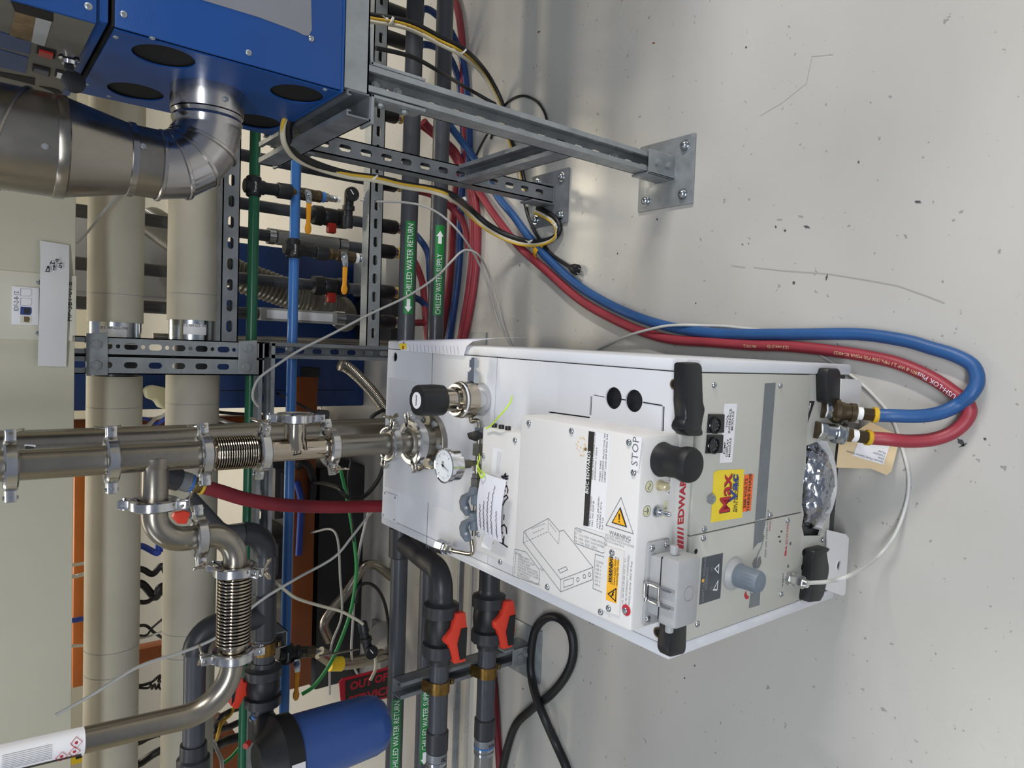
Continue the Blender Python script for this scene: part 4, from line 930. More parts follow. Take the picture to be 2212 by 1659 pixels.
def stroke(lines, Y, mt, parent, w=.0016, nm='handwriting'):
    g = G()
    for ln in lines:
        for a, b_ in zip(ln[:-1], ln[1:]):
            p_, q_ = AX(*D4(a)[0], Y), AX(*D4(b_)[0], Y)
            s_ = (q_-p_).cross(Vector((0, 1, 0))).normalized()*w/2; e = (q_-p_).normalized()*w*.4; g.poly([p_-s_-e, p_+s_-e, q_+s_+e, q_-s_+e])
    return g.ob(nm, mt, parent)
stroke([[(388, 735), (418, 738), (424, 715), (410, 702), (398, 715), (394, 735)], [(405, 708), (418, 704), (414, 690), (403, 695), (405, 708)], [(455, 722), (468, 724)], [(455, 722), (460, 706), (470, 706)], [(458, 700), (468, 695), (462, 682), (455, 690), (458, 700)], [(428, 660), (462, 672), (465, 658)], [(440, 645), (430, 672)], [(500, 695), (522, 706), (526, 690), (505, 684)], [(500, 668), (512, 674), (520, 662), (530, 668)], [(490, 650), (500, 635), (485, 630), (475, 640), (488, 655)]], TY-.0245, 'ink_marker', tp_)
# ------------------------------------------------------------------ tee take-offs and ball valves on the air pipes
def ball_take(name, label, tee, run, lever, ring, fit, Y, tee_mt='valve_black', group=None):
    """tee body on the pipe, reducing bush, lever valve pointing down; picture positions"""
    a, b_ = AX(*tee, Y), AX(*run[-1], Y); d = Vector((b_.x-a.x, 0, b_.z-a.z)).normalized(); L = (b_-a).length
    t = thing(name, label, 'valve', (a.x, Y, min(a.z, b_.z)), 0, group)
    X_ = Vector((1, 0, 0))
    g = G(); g.bcyl(a-X_*.026, a+X_*.026, .019, .003); g.lathe([(-.024, .016), (-.022, .0185), (.026, .0185), (.03, .0155), (.06, .0155)], a, d, 20); tb_ = g.ob('tee', 'valve_black', t)
    txt('Transair', .0085, a+Vector((-.018, -.0195, .002)), (1, 0, 0), (0, 0, 1), 'ink_white', tb_)
    s0 = (AX(*run[0], Y)-a).length; s1 = (AX(*run[1], Y)-a).length; s2 = (AX(*run[2], Y)-a).length
    g = G(); g.lathe([(s0, .019), (s0+.003, .0205), (s1-.003, .0205), (s1, .017)], a, d, 20); g.ob('adapter', 'valve_black', t)
    g = G(); g.lathe([(s1, .0165), (s1+.010, .0165)], a, d, 6); g.ob('bush', 'brass', t)
    g = G(); g.lathe([(s1+.010, .012), (s1+.022, .012), (s1+.026, .0165), (s1+.040, .0175), (s2-.012, .0155), (s2-.010, .0165), (s2, .0165)], a, d, 8); g.ob('valve_body', 'dark_brass', t)
    if ring: g = G(); g.lathe([(s2, .0145), (s2+.011, .0145)], a, d, 20); g.ob('ring', ring, t)
    e = s2+(.011 if ring else 0)
    if fit == 'ferrule': g = G(); g.lathe([(e, .011), (e+.004, .011), (e+.004, .007), (e+.008, .007), (e+.008, .010), (e+.012, .009), (e+.028, .001)], a, d, 14); g.ob('nipple', 'zinc', t)
    else:
        g = G(); g.lathe([(e, .0125), (e+.011, .0125)], a, d, 6); g.lathe([(e+.011, .006), (e+.014, .006), (e+.014, .0095), (e+.026, .0095), (e+.026, .0065), (e+.029, .0065), (e+.029, .0095), (e+.036, .0095)], a, d, 6); g.ob('fitting', 'zinc', t)
        g = G(); g.lathe([(e+.036, .0075), (e+.046, .0075)], a, d, 14); g.ob('thread_tape', 'tape_white', t)
    l0, l1, l2, l3 = [AX(*q, Y-.021) for q in lever]
    dl = (l3-l1).normalized(); sl_ = dl.cross(Vector((0, 1, 0))).normalized()
    def bar(pts, th, nm, mt, bev=.001):
        g = G(); o = [p_+sl_*w_ for p_, w_ in pts]+[p_-sl_*w_ for p_, w_ in pts[::-1]]; g.prism(o, (0, th, 0), bev); return g.ob(nm, mt, t)
    bar([(l0, .0075), (l0+(l1-l0)*.35, .0105), (l1, .0075)], .003, 'lever', 'zinc', .0006); g = G(); g.cyl(l0+(l1-l0)*.3, l0+(l1-l0)*.3-Vector((0, .006, 0)), .0055, n=6); g.cyl(l0+(l1-l0)*.3, l0+(l1-l0)*.3+Vector((0, .02, 0)), .006, n=10); g.ob('lever_nut', 'zinc', t)
    m_ = l1+(l3-l1)*.62
    bar([(l1, .0068), (l1+(l3-l1)*.2, .0065), (m_, .0054), (m_+(l3-m_)*.4, .0088), (m_+(l3-m_)*.7, .0084), (l3-dl*.001, .0035)], .007, 'lever_sleeve', 'orange_lever', .002)
    return t, a, d, e
def D5(*p): return [(480+x*.18083, 380+y*.18083) for x, y in p]
V1 = ball_take('ball_valve', 'ball valve with orange lever hanging from the green air pipe', (548, 403), [(598, 415), (629, 419), (692, 425)], D5((1025, 165), (1042, 325), 0 or (1040, 330), (1030, 700)), 'blue_pipe', 'reg', AY)
V2 = ball_take('ball_valve', 'ball valve with orange lever hanging from the blue air pipe beside the rack rail', (633, 537), [(680, 547), (708, 551), (765, 557)], D5((1460, 905), (1475, 1085), (1475, 1090), (1462, 1420)), 'tape_white', 'ferrule', AY)
# ------------------------------------------------------------------ vacuum line from the pump inlet
VW = PM @ Vector((inlet.x, inlet.y, FZ)); VX, VY = VW.x, VW.y
def vz(x, y=None): return A(x, y if y else 962+(905-x)*.05, Y=VY).z
V = lambda z, x=VX: Vector((x, VY, z))
ZA, XA, YA_ = Vector((0, 0, 1)), Vector((1, 0, 0)), Vector((0, 1, 0))
SG = 'stainless vacuum fittings above the pump'
def clamp(c, ax, ear, label, r=.0355, h=.0175, ri=.0235, mt='cast_aluminium', flip=1):
    c, ax, ear = Vector(c), Vector(ax).normalized(), perp(ax, ear); sd = ax.cross(ear)
    t = thing('vacuum_clamp', label, 'clamp', c-ZA*r, 0, 'aluminium clamps on the vacuum line')
    for k in (1, -1):
        g = G(); N = 22; vs = []; pr = [(ri, -h*.34), (ri+.004, -h/2), (r-.003, -h/2), (r, -h*.36), (r, h*.36), (r-.003, h/2), (ri+.004, h/2), (ri, h*.34)]
        a0, a1 = math.radians(9), math.radians(171)
        for i in range(N+1):
            a = a0+(a1-a0)*i/N; e = ear*math.cos(a)+sd*(k*math.sin(a))
            bulge = 1+.05*math.cos(2*a)**2
            for (q, w_) in pr: vs.append(c+e*(q*(bulge if q > ri+.005 else 1))+ax*w_)
        n = len(pr); fs = [(i*n+j, i*n+(j+1) % n, (i+1)*n+(j+1) % n, (i+1)*n+j) for i in range(N) for j in range(n)]
        if k < 0: fs = [f[::-1] for f in fs]
        fs += [tuple(range(n))[::k], tuple(range(N*n, N*n+n))[::-k]]; g.add(vs, fs); hf = g.ob('clamp_half', mt, t)
        M3 = Matrix((ear, sd, ax)).transposed()
        for s_ in (1, -1):
            g = G(); g.box(c+ear*(s_*(r+.006))+sd*(k*.0062), (.020, .0075, h*.8), .0015, M3); g.ob('ear', mt, hf)
    e = ear*flip
    g = G(); g.cyl(c-e*(r+.010)-ax*h*.55, c-e*(r+.010)+ax*h*.55, .0028, n=8); g.cyl(c-e*(r+.008)-sd*.012, c-e*(r+.008)+sd*.012, .0022, n=8); g.ob('hinge_pin', 'zinc', t)
    o = c+e*(r+.010)
    g = G(); g.cyl(o-sd*.014, o+sd*.022, .0026, n=10); g.lathe([(.010, .006), (.022, .0045)], o, sd, 14)
    for s_ in (1, -1):
        b0 = o+sd*.014
        g.prism([b0+ax*(s_*.003)-sd*.002, b0+ax*(s_*.017)+sd*.006+e*.002, b0+ax*(s_*.019)+sd*.013+e*.004, b0+ax*(s_*.012)+sd*.014+e*.003, b0+ax*(s_*.003)+sd*.006], e*.003, .0008)
    g.ob('wing_nut', 'polished_steel', t)
    return t
def vpipe(name, label, shapes, mt, catg='pipe', base=None):
    t = thing(name, label, catg, base or V(shapes[0]), 0, SG); return t
def seg(parent, z0, z1, r, mt, nm='tube', fl=True, x=VX, n=32):
    g = G(); f = .0055
    pr = [(0, r+.0065), (f*.5, r+.0065), (f, r+.0005), (f, r), (z1-z0-f, r), (z1-z0-f, r+.0005), (z1-z0-f*.5, r+.0065), (z1-z0, r+.0065)] if fl else [(0, r), (z1-z0, r)]
    g.lathe(pr, (x, VY, z0), ZA, n); return g.ob(nm, mt, parent)
zc = {k: vz(k) for k in (958, 893, 843, 712, 565, 440, 240, 22)}
z0 = FZ+.0115
# adapter stub
t = vpipe('vacuum_adapter', 'dull steel adapter stub bolted on the pump inlet flange', [z0], 'dull_steel', 'adapter', V(z0))
g = G(); g.lathe([(0, .0345), (.004, .0335), (zc[893]-z0-.008, .0325), (zc[893]-z0-.002, .0375), (zc[893]-z0, .0375)], V(z0), ZA, 36); g.ob('tube', 'dull_steel', t)
t = vpipe('vacuum_reducer', 'short dull steel reducer between the two lowest clamps', [zc[893]], '', 'adapter', V(zc[893]))
L = zc[843]-zc[893]; g = G(); g.lathe([(0, .0375), (.003, .0375), (.006, .027), (.012, .0215), (L-.006, .0205), (L-.003, .027), (L, .027)], V(zc[893]), ZA, 32); g.ob('tube', 'dull_steel', t)
t = vpipe('vacuum_pipe', 'dull steel straight tube just above the pump inlet clamps', [zc[843]], '', 'pipe', V(zc[843])); seg(t, zc[843]+.0005, zc[712]-.0005, .0205, 'dull_steel')
t = vpipe('vacuum_tee', 'polished steel tee with B8 in marker and a blanked side port', [zc[712]], '', 'tee', V(zc[712])); seg(t, zc[712]+.0005, zc[565]-.0005, .0203, 'polished_steel')
zt = vz(637); xe = A(637, 903, Y=VY).x
g = G(); g.lathe([(0, .0255), (.012, .0225), (.018, .0190), (xe-VX-.004, .0187), (xe-VX-.002, .0265), (xe-VX, .0265)], V(zt), XA, 32); g.ob('side_port', 'polished_steel', t)
def onpipe(x, y, r=.0205, X=VX, Y=None):
    Y = VY if Y is None else Y; d = ray(x, y); a_ = d.x**2+d.y**2; b_ = 2*(d.x*(-X)+d.y*(-Y)); c_ = X*X+Y*Y-r*r; q = max(0, b_*b_-4*a_*c_); return CAM+d*((-b_-math.sqrt(q))/(2*a_))
pts = [onpipe(*q, .0212) for q in [(634, 984), (650, 980), (651, 972), (644, 966), (641, 980), (642, 968), (636, 967), (635, 984)]]
g = G(); g.tube(pts, .0008, 5)
pts = [onpipe(*q, .0214) for q in [(643, 960), (640, 957), (642, 953), (648, 952), (649, 958), (645, 961), (638, 961), (635, 957), (637, 952), (642, 953)]]; g.tube(pts, .0008, 5); g.ob('marker_writing', 'ink_black', t)
t = thing('blank_cap', 'bright round blank closing the side port of the B8 tee', 'cap', Vector((xe, VY, zt-.03)), 0, SG); g = G(); g.lathe([(0, .0265), (.003, .0265), (.006, .022), (.007, .022)], Vector((xe+.0002, VY, zt)), XA, 32); g.ob('disc', 'polished_steel', t)
clamp((xe, VY, zt), XA, (0, -.25, -1), 'bright clamp round the blanked side port of the B8 tee', r=.034)
g = G(); q0 = A(685, 893, Y=VY-.01); q1 = A(709, 896, Y=VY-.012); g.bcyl(q0, q1, .0078, .001, 12); o = g.ob('cap_sleeve', 'black_rubber'); tag(o, 'short black rubber sleeve beside the blanked port clamp', 'sleeve')
# bellows
t = vpipe('bellows', 'upright shiny steel bellows in the vacuum line above the tee', [zc[565]], '', 'bellows', V(zc[565]))
zb0, zb1 = vz(549), vz(462)
def bell(t, c, ax, L, r0, r1, n):
    g = G(); pr = [(0, r0)]
    for k in range(n):
        u0 = L*k/n; w_ = L/n
        pr += [(u0+w_*.08, r0), (u0+w_*.25, r1*.985), (u0+w_*.5, r1), (u0+w_*.75, r1*.985), (u0+w_*.92, r0)]
    pr.append((L, r0)); g.lathe(pr, c, ax, 36); return g.ob('convolutions', 'polished_steel', t)
bell(t, V(zb0), ZA, zb1-zb0, .0235, .0285, 17)
g = G(); g.lathe([(0, .027), (.003, .027), (.006, .0205), (zb0-zc[565], .0205)], V(zc[565]+.0005), ZA, 32); g.ob('cuff', 'polished_steel', t); g = G(); g.lathe([(0, .0205), (zc[440]-zb1-.006, .0205), (zc[440]-zb1-.003, .027), (zc[440]-zb1-.0005, .027)], V(zb1), ZA, 32); g.ob('cuff', 'polished_steel', t)
# upper tee with the branch to the left
t = vpipe('vacuum_tee', 'dull steel tee high in the line with a branch to the left', [zc[440]], '', 'tee', V(zc[440])); seg(t, zc[440]+.0005, zc[240]-.0005, .0222, 'brushed_steel')
zq = vz(335); xq = A(335, 1089, Y=VY).x
g = G(); g.lathe([(0, .0262), (.014, .0232), (.020, .0200), (VX-xq-.004, .0198), (VX-xq-.002, .0265), (VX-xq, .0265)], V(zq), -XA, 32); g.ob('side_port', 'brushed_steel', t)
t = vpipe('vacuum_pipe', 'dull steel straight tube at the top of the vacuum line', [zc[240]], '', 'pipe', V(zc[240])); seg(t, zc[240]+.0005, zc[22]-.0005, .0222, 'brushed_steel')
t = vpipe('vacuum_pipe', 'steel tube above the topmost clamp in the corner', [zc[22]], '', 'pipe', V(zc[22])); seg(t, zc[22]+.0005, 1.75, .0222, 'brushed_steel')
for k, ear, lb_, fl in [(893, (-1, -.35, 0), 'largest clamp, sitting over the pump inlet adapter', 1), (843, (1, -.4, 0), 'clamp just above the largest inlet clamp', 1), (712, (-1, -.45, 0), 'clamp under the B8 tee', 1), (565, (1, -.35, 0), 'clamp between the B8 tee and the upright bellows', 1), (440, (1, .2, 0), 'clamp above the upright bellows', 1), (240, (1, .1, 0), 'clamp above the tee with the left branch', 1), (22, (1, .1, 0), 'topmost clamp in the corner of the picture', 1)]:
    big = k == 893
    clamp(V(zc[k]), ZA, ear, 'aluminium '+lb_, r=.045 if big else .0355, ri=.0305 if big else .0235, h=.02 if big else .0175)
# branch to the left: elbow, elbow, bellows, long tube
Re = .046
xv = A(425, 1160, Y=VY).x; z2 = A(508, 1232, Y=VY).z; zc2 = A(430, 1160, Y=VY).z
t = thing('vacuum_elbow', 'dull steel elbow turning down from the left branch', 'elbow', Vector((xv, VY, zc2)), 0, SG)
P_ = [Vector((xq-.0003, VY, zq))] + elbow((xv+Re, VY, zq), -XA, -ZA, Re, 12) + [Vector((xv, VY, zc2+.0003))]
g = G(); g.tube(P_, .0198, 28); g.lathe([(0, .0265), (.003, .0265), (.006, .020)], P_[0], -XA, 28); g.lathe([(0, .0265), (.003, .0265), (.006, .020)], P_[-1], ZA, 28); g.ob('bend', 'brushed_steel', t)
x3 = A(508, 1230, Y=VY).x
t = thing('vacuum_elbow', 'dull steel elbow leading into the sideways bellows', 'elbow', Vector((xv-.03, VY, z2-.02)), 0, SG)
P_ = [Vector((xv, VY, zc2-.0003))] + elbow((xv, VY, z2+Re), -ZA, -XA, Re, 12) + [Vector((x3+.0003, VY, z2))]
g = G(); g.tube(P_, .0198, 28); g.lathe([(0, .0265), (.003, .0265), (.006, .020)], P_[0], -ZA, 28); g.lathe([(0, .0265), (.003, .0265), (.006, .020)], P_[-1], XA, 28); g.ob('bend', 'brushed_steel', t)
clamp((xq, VY, zq), XA, (0, -.6, -1), 'clamp at the branch of the upper tee, lying on its side'); clamp((xv, VY, zc2), ZA, (-1, -.3, 0), 'clamp between the two steel elbows'); clamp((x3, VY, z2), XA, (0, -.9, -.6), 'clamp at the right end of the sideways bellows')
x4 = A(503, 1414, Y=VY).x; z4 = A(503, 1414, Y=VY).z
t = thing('bellows', 'sideways shiny steel bellows hanging left of the pump inlet line', 'bellows', Vector(((x3+x4)/2, VY, z2-.03)), 0, SG)
ax = (Vector((x4, VY, z4))-Vector((x3, VY, z2))).normalized(); L = (x3-x4)
bell(t, Vector((x3, VY, z2))+ax*.013, ax, L-.032, .0225, .0282, 20)
g = G(); g.lathe([(.0003, .0265), (.003, .0265), (.006, .0205), (.014, .0205)], Vector((x3, VY, z2)), ax, 28); g.ob('cuff', 'polished_steel', t); g = G(); g.lathe([(L-.021, .0205), (L-.006, .0205), (L-.003, .0265), (L-.0003, .0265)], Vector((x3, VY, z2)), ax, 28); g.ob('cuff', 'polished_steel', t)
clamp((x4, VY, z4), ax, (0, .1, 1), 'clamp at the left end of the sideways bellows')
e0 = A(440, 1493, Y=VY); e1 = A(60, 1573, Y=VY); d1 = (e1-e0).normalized()
P_ = [Vector((x4, VY, z4))+ax*.0003] + elbow(Vector((x4, VY, z4))+ax*.012, ax, d1, .075, 14); off = P_[-1]
P_ += [off+d1*.6]
t = thing('vacuum_pipe', 'long steel tube slanting up to the left from the sideways bellows', 'pipe', off, 0, SG)
g = G(); g.tube(P_, .0195, 28); g.lathe([(.0003, .0265), (.003, .0265), (.006, .0195)], Vector((x4, VY, z4)), ax, 28); g.ob('tube', 'brushed_steel', t)
# wrapped hazard label on the slanting tube
s0 = (A(183, 1555, Y=VY)-off).dot(d1); s1 = (A(3, 1590, Y=VY)-off).dot(d1); e_ = perp(d1, (0, -1, 0)); f_ = -d1.cross(e_)
def slab(u, v, r=.0201): a = v/.0195; return off+d1*u+e_*(r*math.cos(a))+f_*(r*math.sin(a))
def spatch(u0, u1, v0, v1, mt, par, nm, r, n=10):
    g = G(); vs = []
    for k in range(n+1):
        v = v0+(v1-v0)*k/n; vs += [slab(u0, v, r), slab(u1, v, r)]
    g.add(vs, [(2*k, 2*k+1, 2*k+3, 2*k+2) for k in range(n)]); return g.ob(nm, mt, par)
wl = spatch(s0, s1+.02, -.034, .028, 'label_white', t, 'hazard_label', .0203)
spatch(s0+.004, s1+.02, .0115, .019, 'label_black', wl, 'band', .0206)
for (u, v) in [(.012, -.008), (.014, .004), (.030, .007)]:
    pts = [slab(s0+u+.0075*math.cos(a), v+.0075*math.sin(a), .0222) for a in [k*PI/2 for k in range(5)]]; g = G(); g.tube(pts, .0005, 4); g.sphere(slab(s0+u, v, .0205), .0022, n=6); g.ob('hazard_diamond', 'ink_red', wl)
g = G()
for k in range(9): pts = [slab(s0+.042+.012*j, -.013+k*.0024, .0207) for j in range(6)]; g.tube(pts, .0003, 4)
g.ob('print', 'ink_grey', wl)
# second, wider steel riser behind the line
SY = 1.52; sx = A(805, 929, Y=SY).x
t = thing('vacuum_riser', 'wide shiny steel riser standing behind the vacuum line', 'pipe', (sx, SY, .3)); g = G(); g.cyl((sx, SY, .30), (sx, SY, 1.75), .0275, n=36); rs_ = g.ob('tube', 'brushed_steel', t)
pp = [onpipe(*q, .0282, sx, SY) for q in [(53, 960), (77, 961), (78, 979), (54, 979)]]; g = G(); g.poly(pp[::-1]); lb_ = g.ob('label', 'label_white', rs_); pp = [onpipe(*q, .0287, sx, SY) for q in [(55, 963), (73, 965), (73, 974), (55, 976)]]; g = G(); g.poly(pp[::-1]); g.ob('band', 'label_black', lb_)
# ------------------------------------------------------------------ purge gas line on top of the pump
GS = 'purge gas fittings on the pump top'
rb = PT(1062, 866, T)+EY*.030; rx, ry = rb.x, rb.y
def rz_(x, y=866): return PF(x, y, ry).z
def world(v): return PM @ Vector(v)
ZU = Vector((0, 0, 1)); PXw = PR @ EX; PYw = PR @ EY
rg = thing('gas_regulator', 'stainless pressure regulator with a fluted black knob on the pump top', 'regulator', world((rx, ry, T+.001)), PA)
g = G(); g.lathe([(0, .0295), (.002, .0305), (.024, .0305), (.026, .0295)], world((rx, ry, T+.001)), ZU, 36); g.ob('base', 'cast_aluminium', rg)
g = G(); g.lathe([(.025, .031), (.0255, .0335), (.047, .0335), (.049, .0315), (.052, .0315), (.054, .029), (.06, .0285)], world((rx, ry, T+.001)), ZU, 40); bd = g.ob('body', 'polished_steel', rg)
g = G(); g.lathe([(.0495, .0323), (.0535, .0323)], world((rx, ry, T+.001)), ZU, 40, cap=False); g.ob('label_ring', 'label_white', bd)
g = G(); g.lathe([(.06, .0235), (.064, .0235), (.066, .021), (.092, .0205)], world((rx, ry, T+.001)), ZU, 32); g.ob('bonnet', 'polished_steel', rg)
g = G(); N = 48; pr = [(.088, .024), (.09, .0275), (.104, .0285), (.135, .0275), (.139, .026), (.140, .018)]; vs = []
for (h_, r_) in pr:
    for k in range(N): a = 2*PI*k/N; q = r_*(1-.055*max(0, math.cos(6*a))**3); vs.append(world((rx+q*math.cos(a), ry+q*math.sin(a), T+h_)))
n_ = len(pr); g.add(vs, [(i*N+k, i*N+(k+1) % N, (i+1)*N+(k+1) % N, (i+1)*N+k) for i in range(n_-1) for k in range(N)]+[tuple(range((n_-1)*N, n_*N)), tuple(range(N))[::-1]]); kb = g.ob('knob', 'black_plastic', rg)
g = G(); g.lathe([(0, .0145), (.0006, .0145)], world((rx, ry, T+.140)), ZU, 28); kd = g.ob('knob_label', 'label_white', kb)
g = G(); g.tube([world((rx-.009+.018*k/14, ry+.002*math.sin(k*1.9), T+.1409)) for k in range(15)], .0006, 5); g.ob('print', 'ink_black', kd)
GZ = T+.022; ly = PT(1031, 1000, GZ).y
def lx(y): return PT(1031, y, GZ).x
def run(name, label, prof, x0, d=-1, mt='zinc', catg='fitting', n=6, ax=None, parent=None):
    """turned fitting lying along the gas line: prof = (distance, radius)"""
    t = parent or thing(name, label, catg, world((x0, ly, T)), PA, GS)
    g = G(); g.lathe(prof, world((x0, ry if ax == 'r' else ly, GZ)), PXw*d, n); return t, g.ob('nut' if parent is None else name, mt, t)
x0 = rx+.030; t, _ = run('tube_fitting', 'stainless compression fitting right of the regulator', [(0, .0075), (.004, .0075), (.004, .012), (.021, .012), (.021, .008), (.024, .008)], x0, 1, 'zinc', ax='r')
g = G(); g.lathe([(.024, .0055), (.029, .0055), (.029, .0095), (.043, .0095), (.043, .0068), (.047, .0055)], world((x0, ry, GZ)), PXw, 6); g.ob('cap_nut', 'zinc', t)
# tube from the regulator back to the line
t = thing('gas_tube', 'thin steel tube joining regulator, gauge tee and muffler', 'tube', world((rx-.1, ly, T)), PA, GS)
g = G(); xe_ = lx(1160); g.tube(cat([world(v) for v in [(rx-.028, ry, GZ), (rx-.04, ry-.001, GZ), (lx(915), ly, GZ), (lx(1000), ly, GZ), (lx(1080), ly, GZ), (xe_, ly, GZ)]]), .0042, 10); g.ob('tube', 'dull_steel', t)
q = [PT(1018, 1165, GZ), PT(1021, 1188, GZ), PT(1016, 1196, GZ), PT(990, 1192, GZ), PT(975, 1189, GZ)]
g = G(); g.tube(cat([world(v) for v in q], 6), .0042, 10); g.ob('bend', 'polished_steel', t)
mz = PT(966, 1185, GZ); dm = (PT(945, 1177, GZ)-PT(985, 1191, GZ)).normalized(); dmw = PR @ dm
t = thing('exhaust_muffler', 'small polished steel muffler on the left edge of the pump top', 'muffler', world((mz.x, mz.y, T)), PA, GS)
g = G(); g.lathe([(-.020, .007), (-.010, .007), (-.010, .011), (-.001, .011)], world(mz), dmw, 6); g.ob('nut', 'cast_aluminium', t); g = G(); g.lathe([(-.001, .0125), (.003, .0125), (.004, .0145), (.026, .0145), (.028, .012)], world(mz), dmw, 8); g.ob('body', 'chrome', t)
run('tube_fitting', 'hexagon nut left of the regulator', [(0, .009), (.012, .009)], lx(922)); run('tube_fitting', 'long hexagon union before the gauge', [(0, .0105), (.021, .0105)], lx(958), mt='dull_steel'); run('tube_fitting', 'hexagon union after the gauge', [(0, .0095), (.006, .0095), (.006, .0075), (.008, .0075), (.008, .0115), (.028, .0115)], lx(1024), mt='dull_steel')
t = thing('valve_lever', 'small black teardrop lever on the gas line', 'lever', world((lx(943), ly, GZ)), PA, GS); q = [PT(1015, 935, GZ+.014), PT(1019, 948, GZ+.014), PT(1032, 953, GZ+.014), PT(1044, 944, GZ+.014), PT(1044, 934, GZ+.014), PT(1030, 931, GZ+.014)]
g = G(); g.prism([world(v) for v in q], ZU*.008, .0025); g.cyl(world((lx(943), ly, GZ-.006)), world((lx(943), ly, GZ+.016)), .005, n=12); g.ob('lever', 'black_plastic', t)
for yy, lb_ in [(1072, 'grey quick connect hook nearer the gauge'), (1128, 'grey quick connect hook nearer the muffler')]:
    t = thing('quick_connect', lb_, 'coupling', world((lx(yy), ly, T)), PA, GS)
    o = [(1000+x*.25316, 800+y*.25316+(yy-1072)) for x, y in [(95, 985), (128, 1000), (130, 1060), (70, 1075), (50, 1120), (70, 1180), (78, 1230), (55, 1240), (10, 1180), (0, 1110), (20, 1060), (80, 1035)]]
    g = G(); g.prism([world(PT(*v, GZ+.006)) for v in o], ZU*.010, .002); g.ob('hook', 'knob_grey', t)
    g = G(); g.bcyl(world((lx(yy-22), ly, GZ)), world((lx(yy+20), ly, GZ)), .0085, .002, 16); g.ob('body', 'knob_grey', t)
    g = G(); g.cyl(world(PT(1007, yy+25, GZ+.004)), world(PT(1007, yy+25, GZ+.018)), .003, n=10); g.ob('pin', 'chrome', t)
# pressure gauge, dial up
gx = lx(1000); gz0 = GZ
gg = thing('pressure_gauge', 'small round pressure gauge with a white dial facing up', 'gauge', world((gx, ly, T)), PA)
zS = PF(985, 1002, ly).z; zD = PF(972, 1002, ly).z
g = G(); g.lathe([(-.006, .008), (.006, .008)], world((gx-.008, ly, gz0)), PXw, 12); g.cyl(world((gx, ly, gz0)), world((gx, ly, zS-.015)), .005, n=12); g.ob('tee', 'dull_steel', gg)
g = G(); g.lathe([(0, .0085), (.014, .0085), (.015, .011), (.017, .011)], world((gx, ly, zS-.030)), ZU, 6); g.ob('nut', 'dull_steel', gg)
g = G(); g.lathe([(0, .006), (.010, .006), (.012, .026), (.014, .028), (.032, .028), (.033, .031), (.040, .031), (.041, .029), (.039, .0275)], world((gx, ly, zS-.014)), ZU, 36); cs = g.ob('case', 'chrome', gg)
g = G(); g.lathe([(0, .0278), (.0004, .0278)], world((gx, ly, zS+.0252)), ZU, 32); dl = g.ob('dial', 'dial_white', gg)
dc = Vector((gx, ly, zS+.0262)); g = G()
for k in range(19):
    a = math.radians(225-270*k/18); e = EX*math.cos(a)+EY*math.sin(a); s_ = e.cross(EZ)*(.0005 if k % 3 == 0 else .00025); r0 = .019 if k % 3 == 0 else .021
    g.poly([world(dc+e*r0-s_), world(dc+e*.0235-s_), world(dc+e*.0235+s_), world(dc+e*r0+s_)])
g.ob('scale', 'ink_black', dl)
a = math.radians(250); e = EX*math.cos(a)+EY*math.sin(a); s_ = e.cross(EZ)*.0006; g = G(); g.prism([world(dc+EZ*.001+v) for v in (-e*.006-s_, e*.019-s_*.4, e*.019+s_*.4, -e*.006+s_)], ZU*.0005); g.lathe([(0, .0022), (.001, .0022)], world(dc+EZ*.0008), ZU, 12); g.ob('needle', 'ink_black', dl)
txt('kg', .009, world(dc+EX*.004+EY*.004), PXw, PYw, 'ink_black', dl, align='CENTER')
# paper tag tied with neon cord
q = [PT(*v, .582) for v in C1((135, 870), (355, 940), (297, 1478), (85, 1365))]
g = G(); n = 8; vs = []
for i in range(n+1):
    for j in range(n+1):
        u, v = i/n, j/n; p_ = (q[0]*(1-u)+q[1]*u)*(1-v)+(q[3]*(1-u)+q[2]*u)*v; p_.z = .5685+.012*math.sin(v*PI*.9)*.6+.007*(1-v)+.004*math.sin(u*2.6); vs.append(world(p_))
m0 = len(vs); vs += [v+ZU*.0005 for v in vs]; fs = []
for i in range(n):
    for j in range(n): a = i*(n+1)+j; fs += [(a, a+1, a+n+2, a+n+1), (m0+a, m0+a+n+1, m0+a+n+2, m0+a+1)]
g.add(vs, fs); tg_ = thing('paper_tag', 'white handwritten paper tag hanging over the pump step', 'tag', world((q[0].x, q[0].y, .56)), PA); pt_ = g.ob('card', 'paper', tg_)
def tagp(u, v, up=.0014):
    p_ = (q[0]*(1-u)+q[1]*u)*(1-v)+(q[3]*(1-u)+q[2]*u)*v; p_.z = .5685+.012*math.sin(v*PI*.9)*.6+.007*(1-v)+.004*math.sin(u*2.6)+up; return world(p_)
rnd = random.Random(4); g = G()
for (u, v0, v1) in [(.17, .5, .93), (.34, .42, .93), (.5, .25, .93), (.66, .12, .93), (.84, .5, .93)]:
    pts = []; v = v1
    while v > v0: pts.append(tagp(u+.028*math.sin(v*90+u*9)*rnd.random()+.02*rnd.random(), v)); v -= .016
    g.tube(pts, .00055, 4)
g.ob('handwriting', 'ink_marker', pt_)
g = G()
for u in (.19, .36, .53, .7, .86): g.tube([tagp(u, .97), tagp(u, .72)], .0003, 4)
g.ob('print', 'ink_grey', pt_)
t = thing('neon_cord', 'neon yellow cord tied round the gas line', 'cord', world((lx(1010), ly, T+.01)), PA)
g = G(); g.tube(cat([world(PT(*v)) for v in [(1106, 856, .545), (1103, 868, .56), (1092, 884, .572), (1075, 903, .574), (1062, 918, .567), (1050, 926, .565)]], 6), .0013, 6); g.ob('strand', 'neon', t)
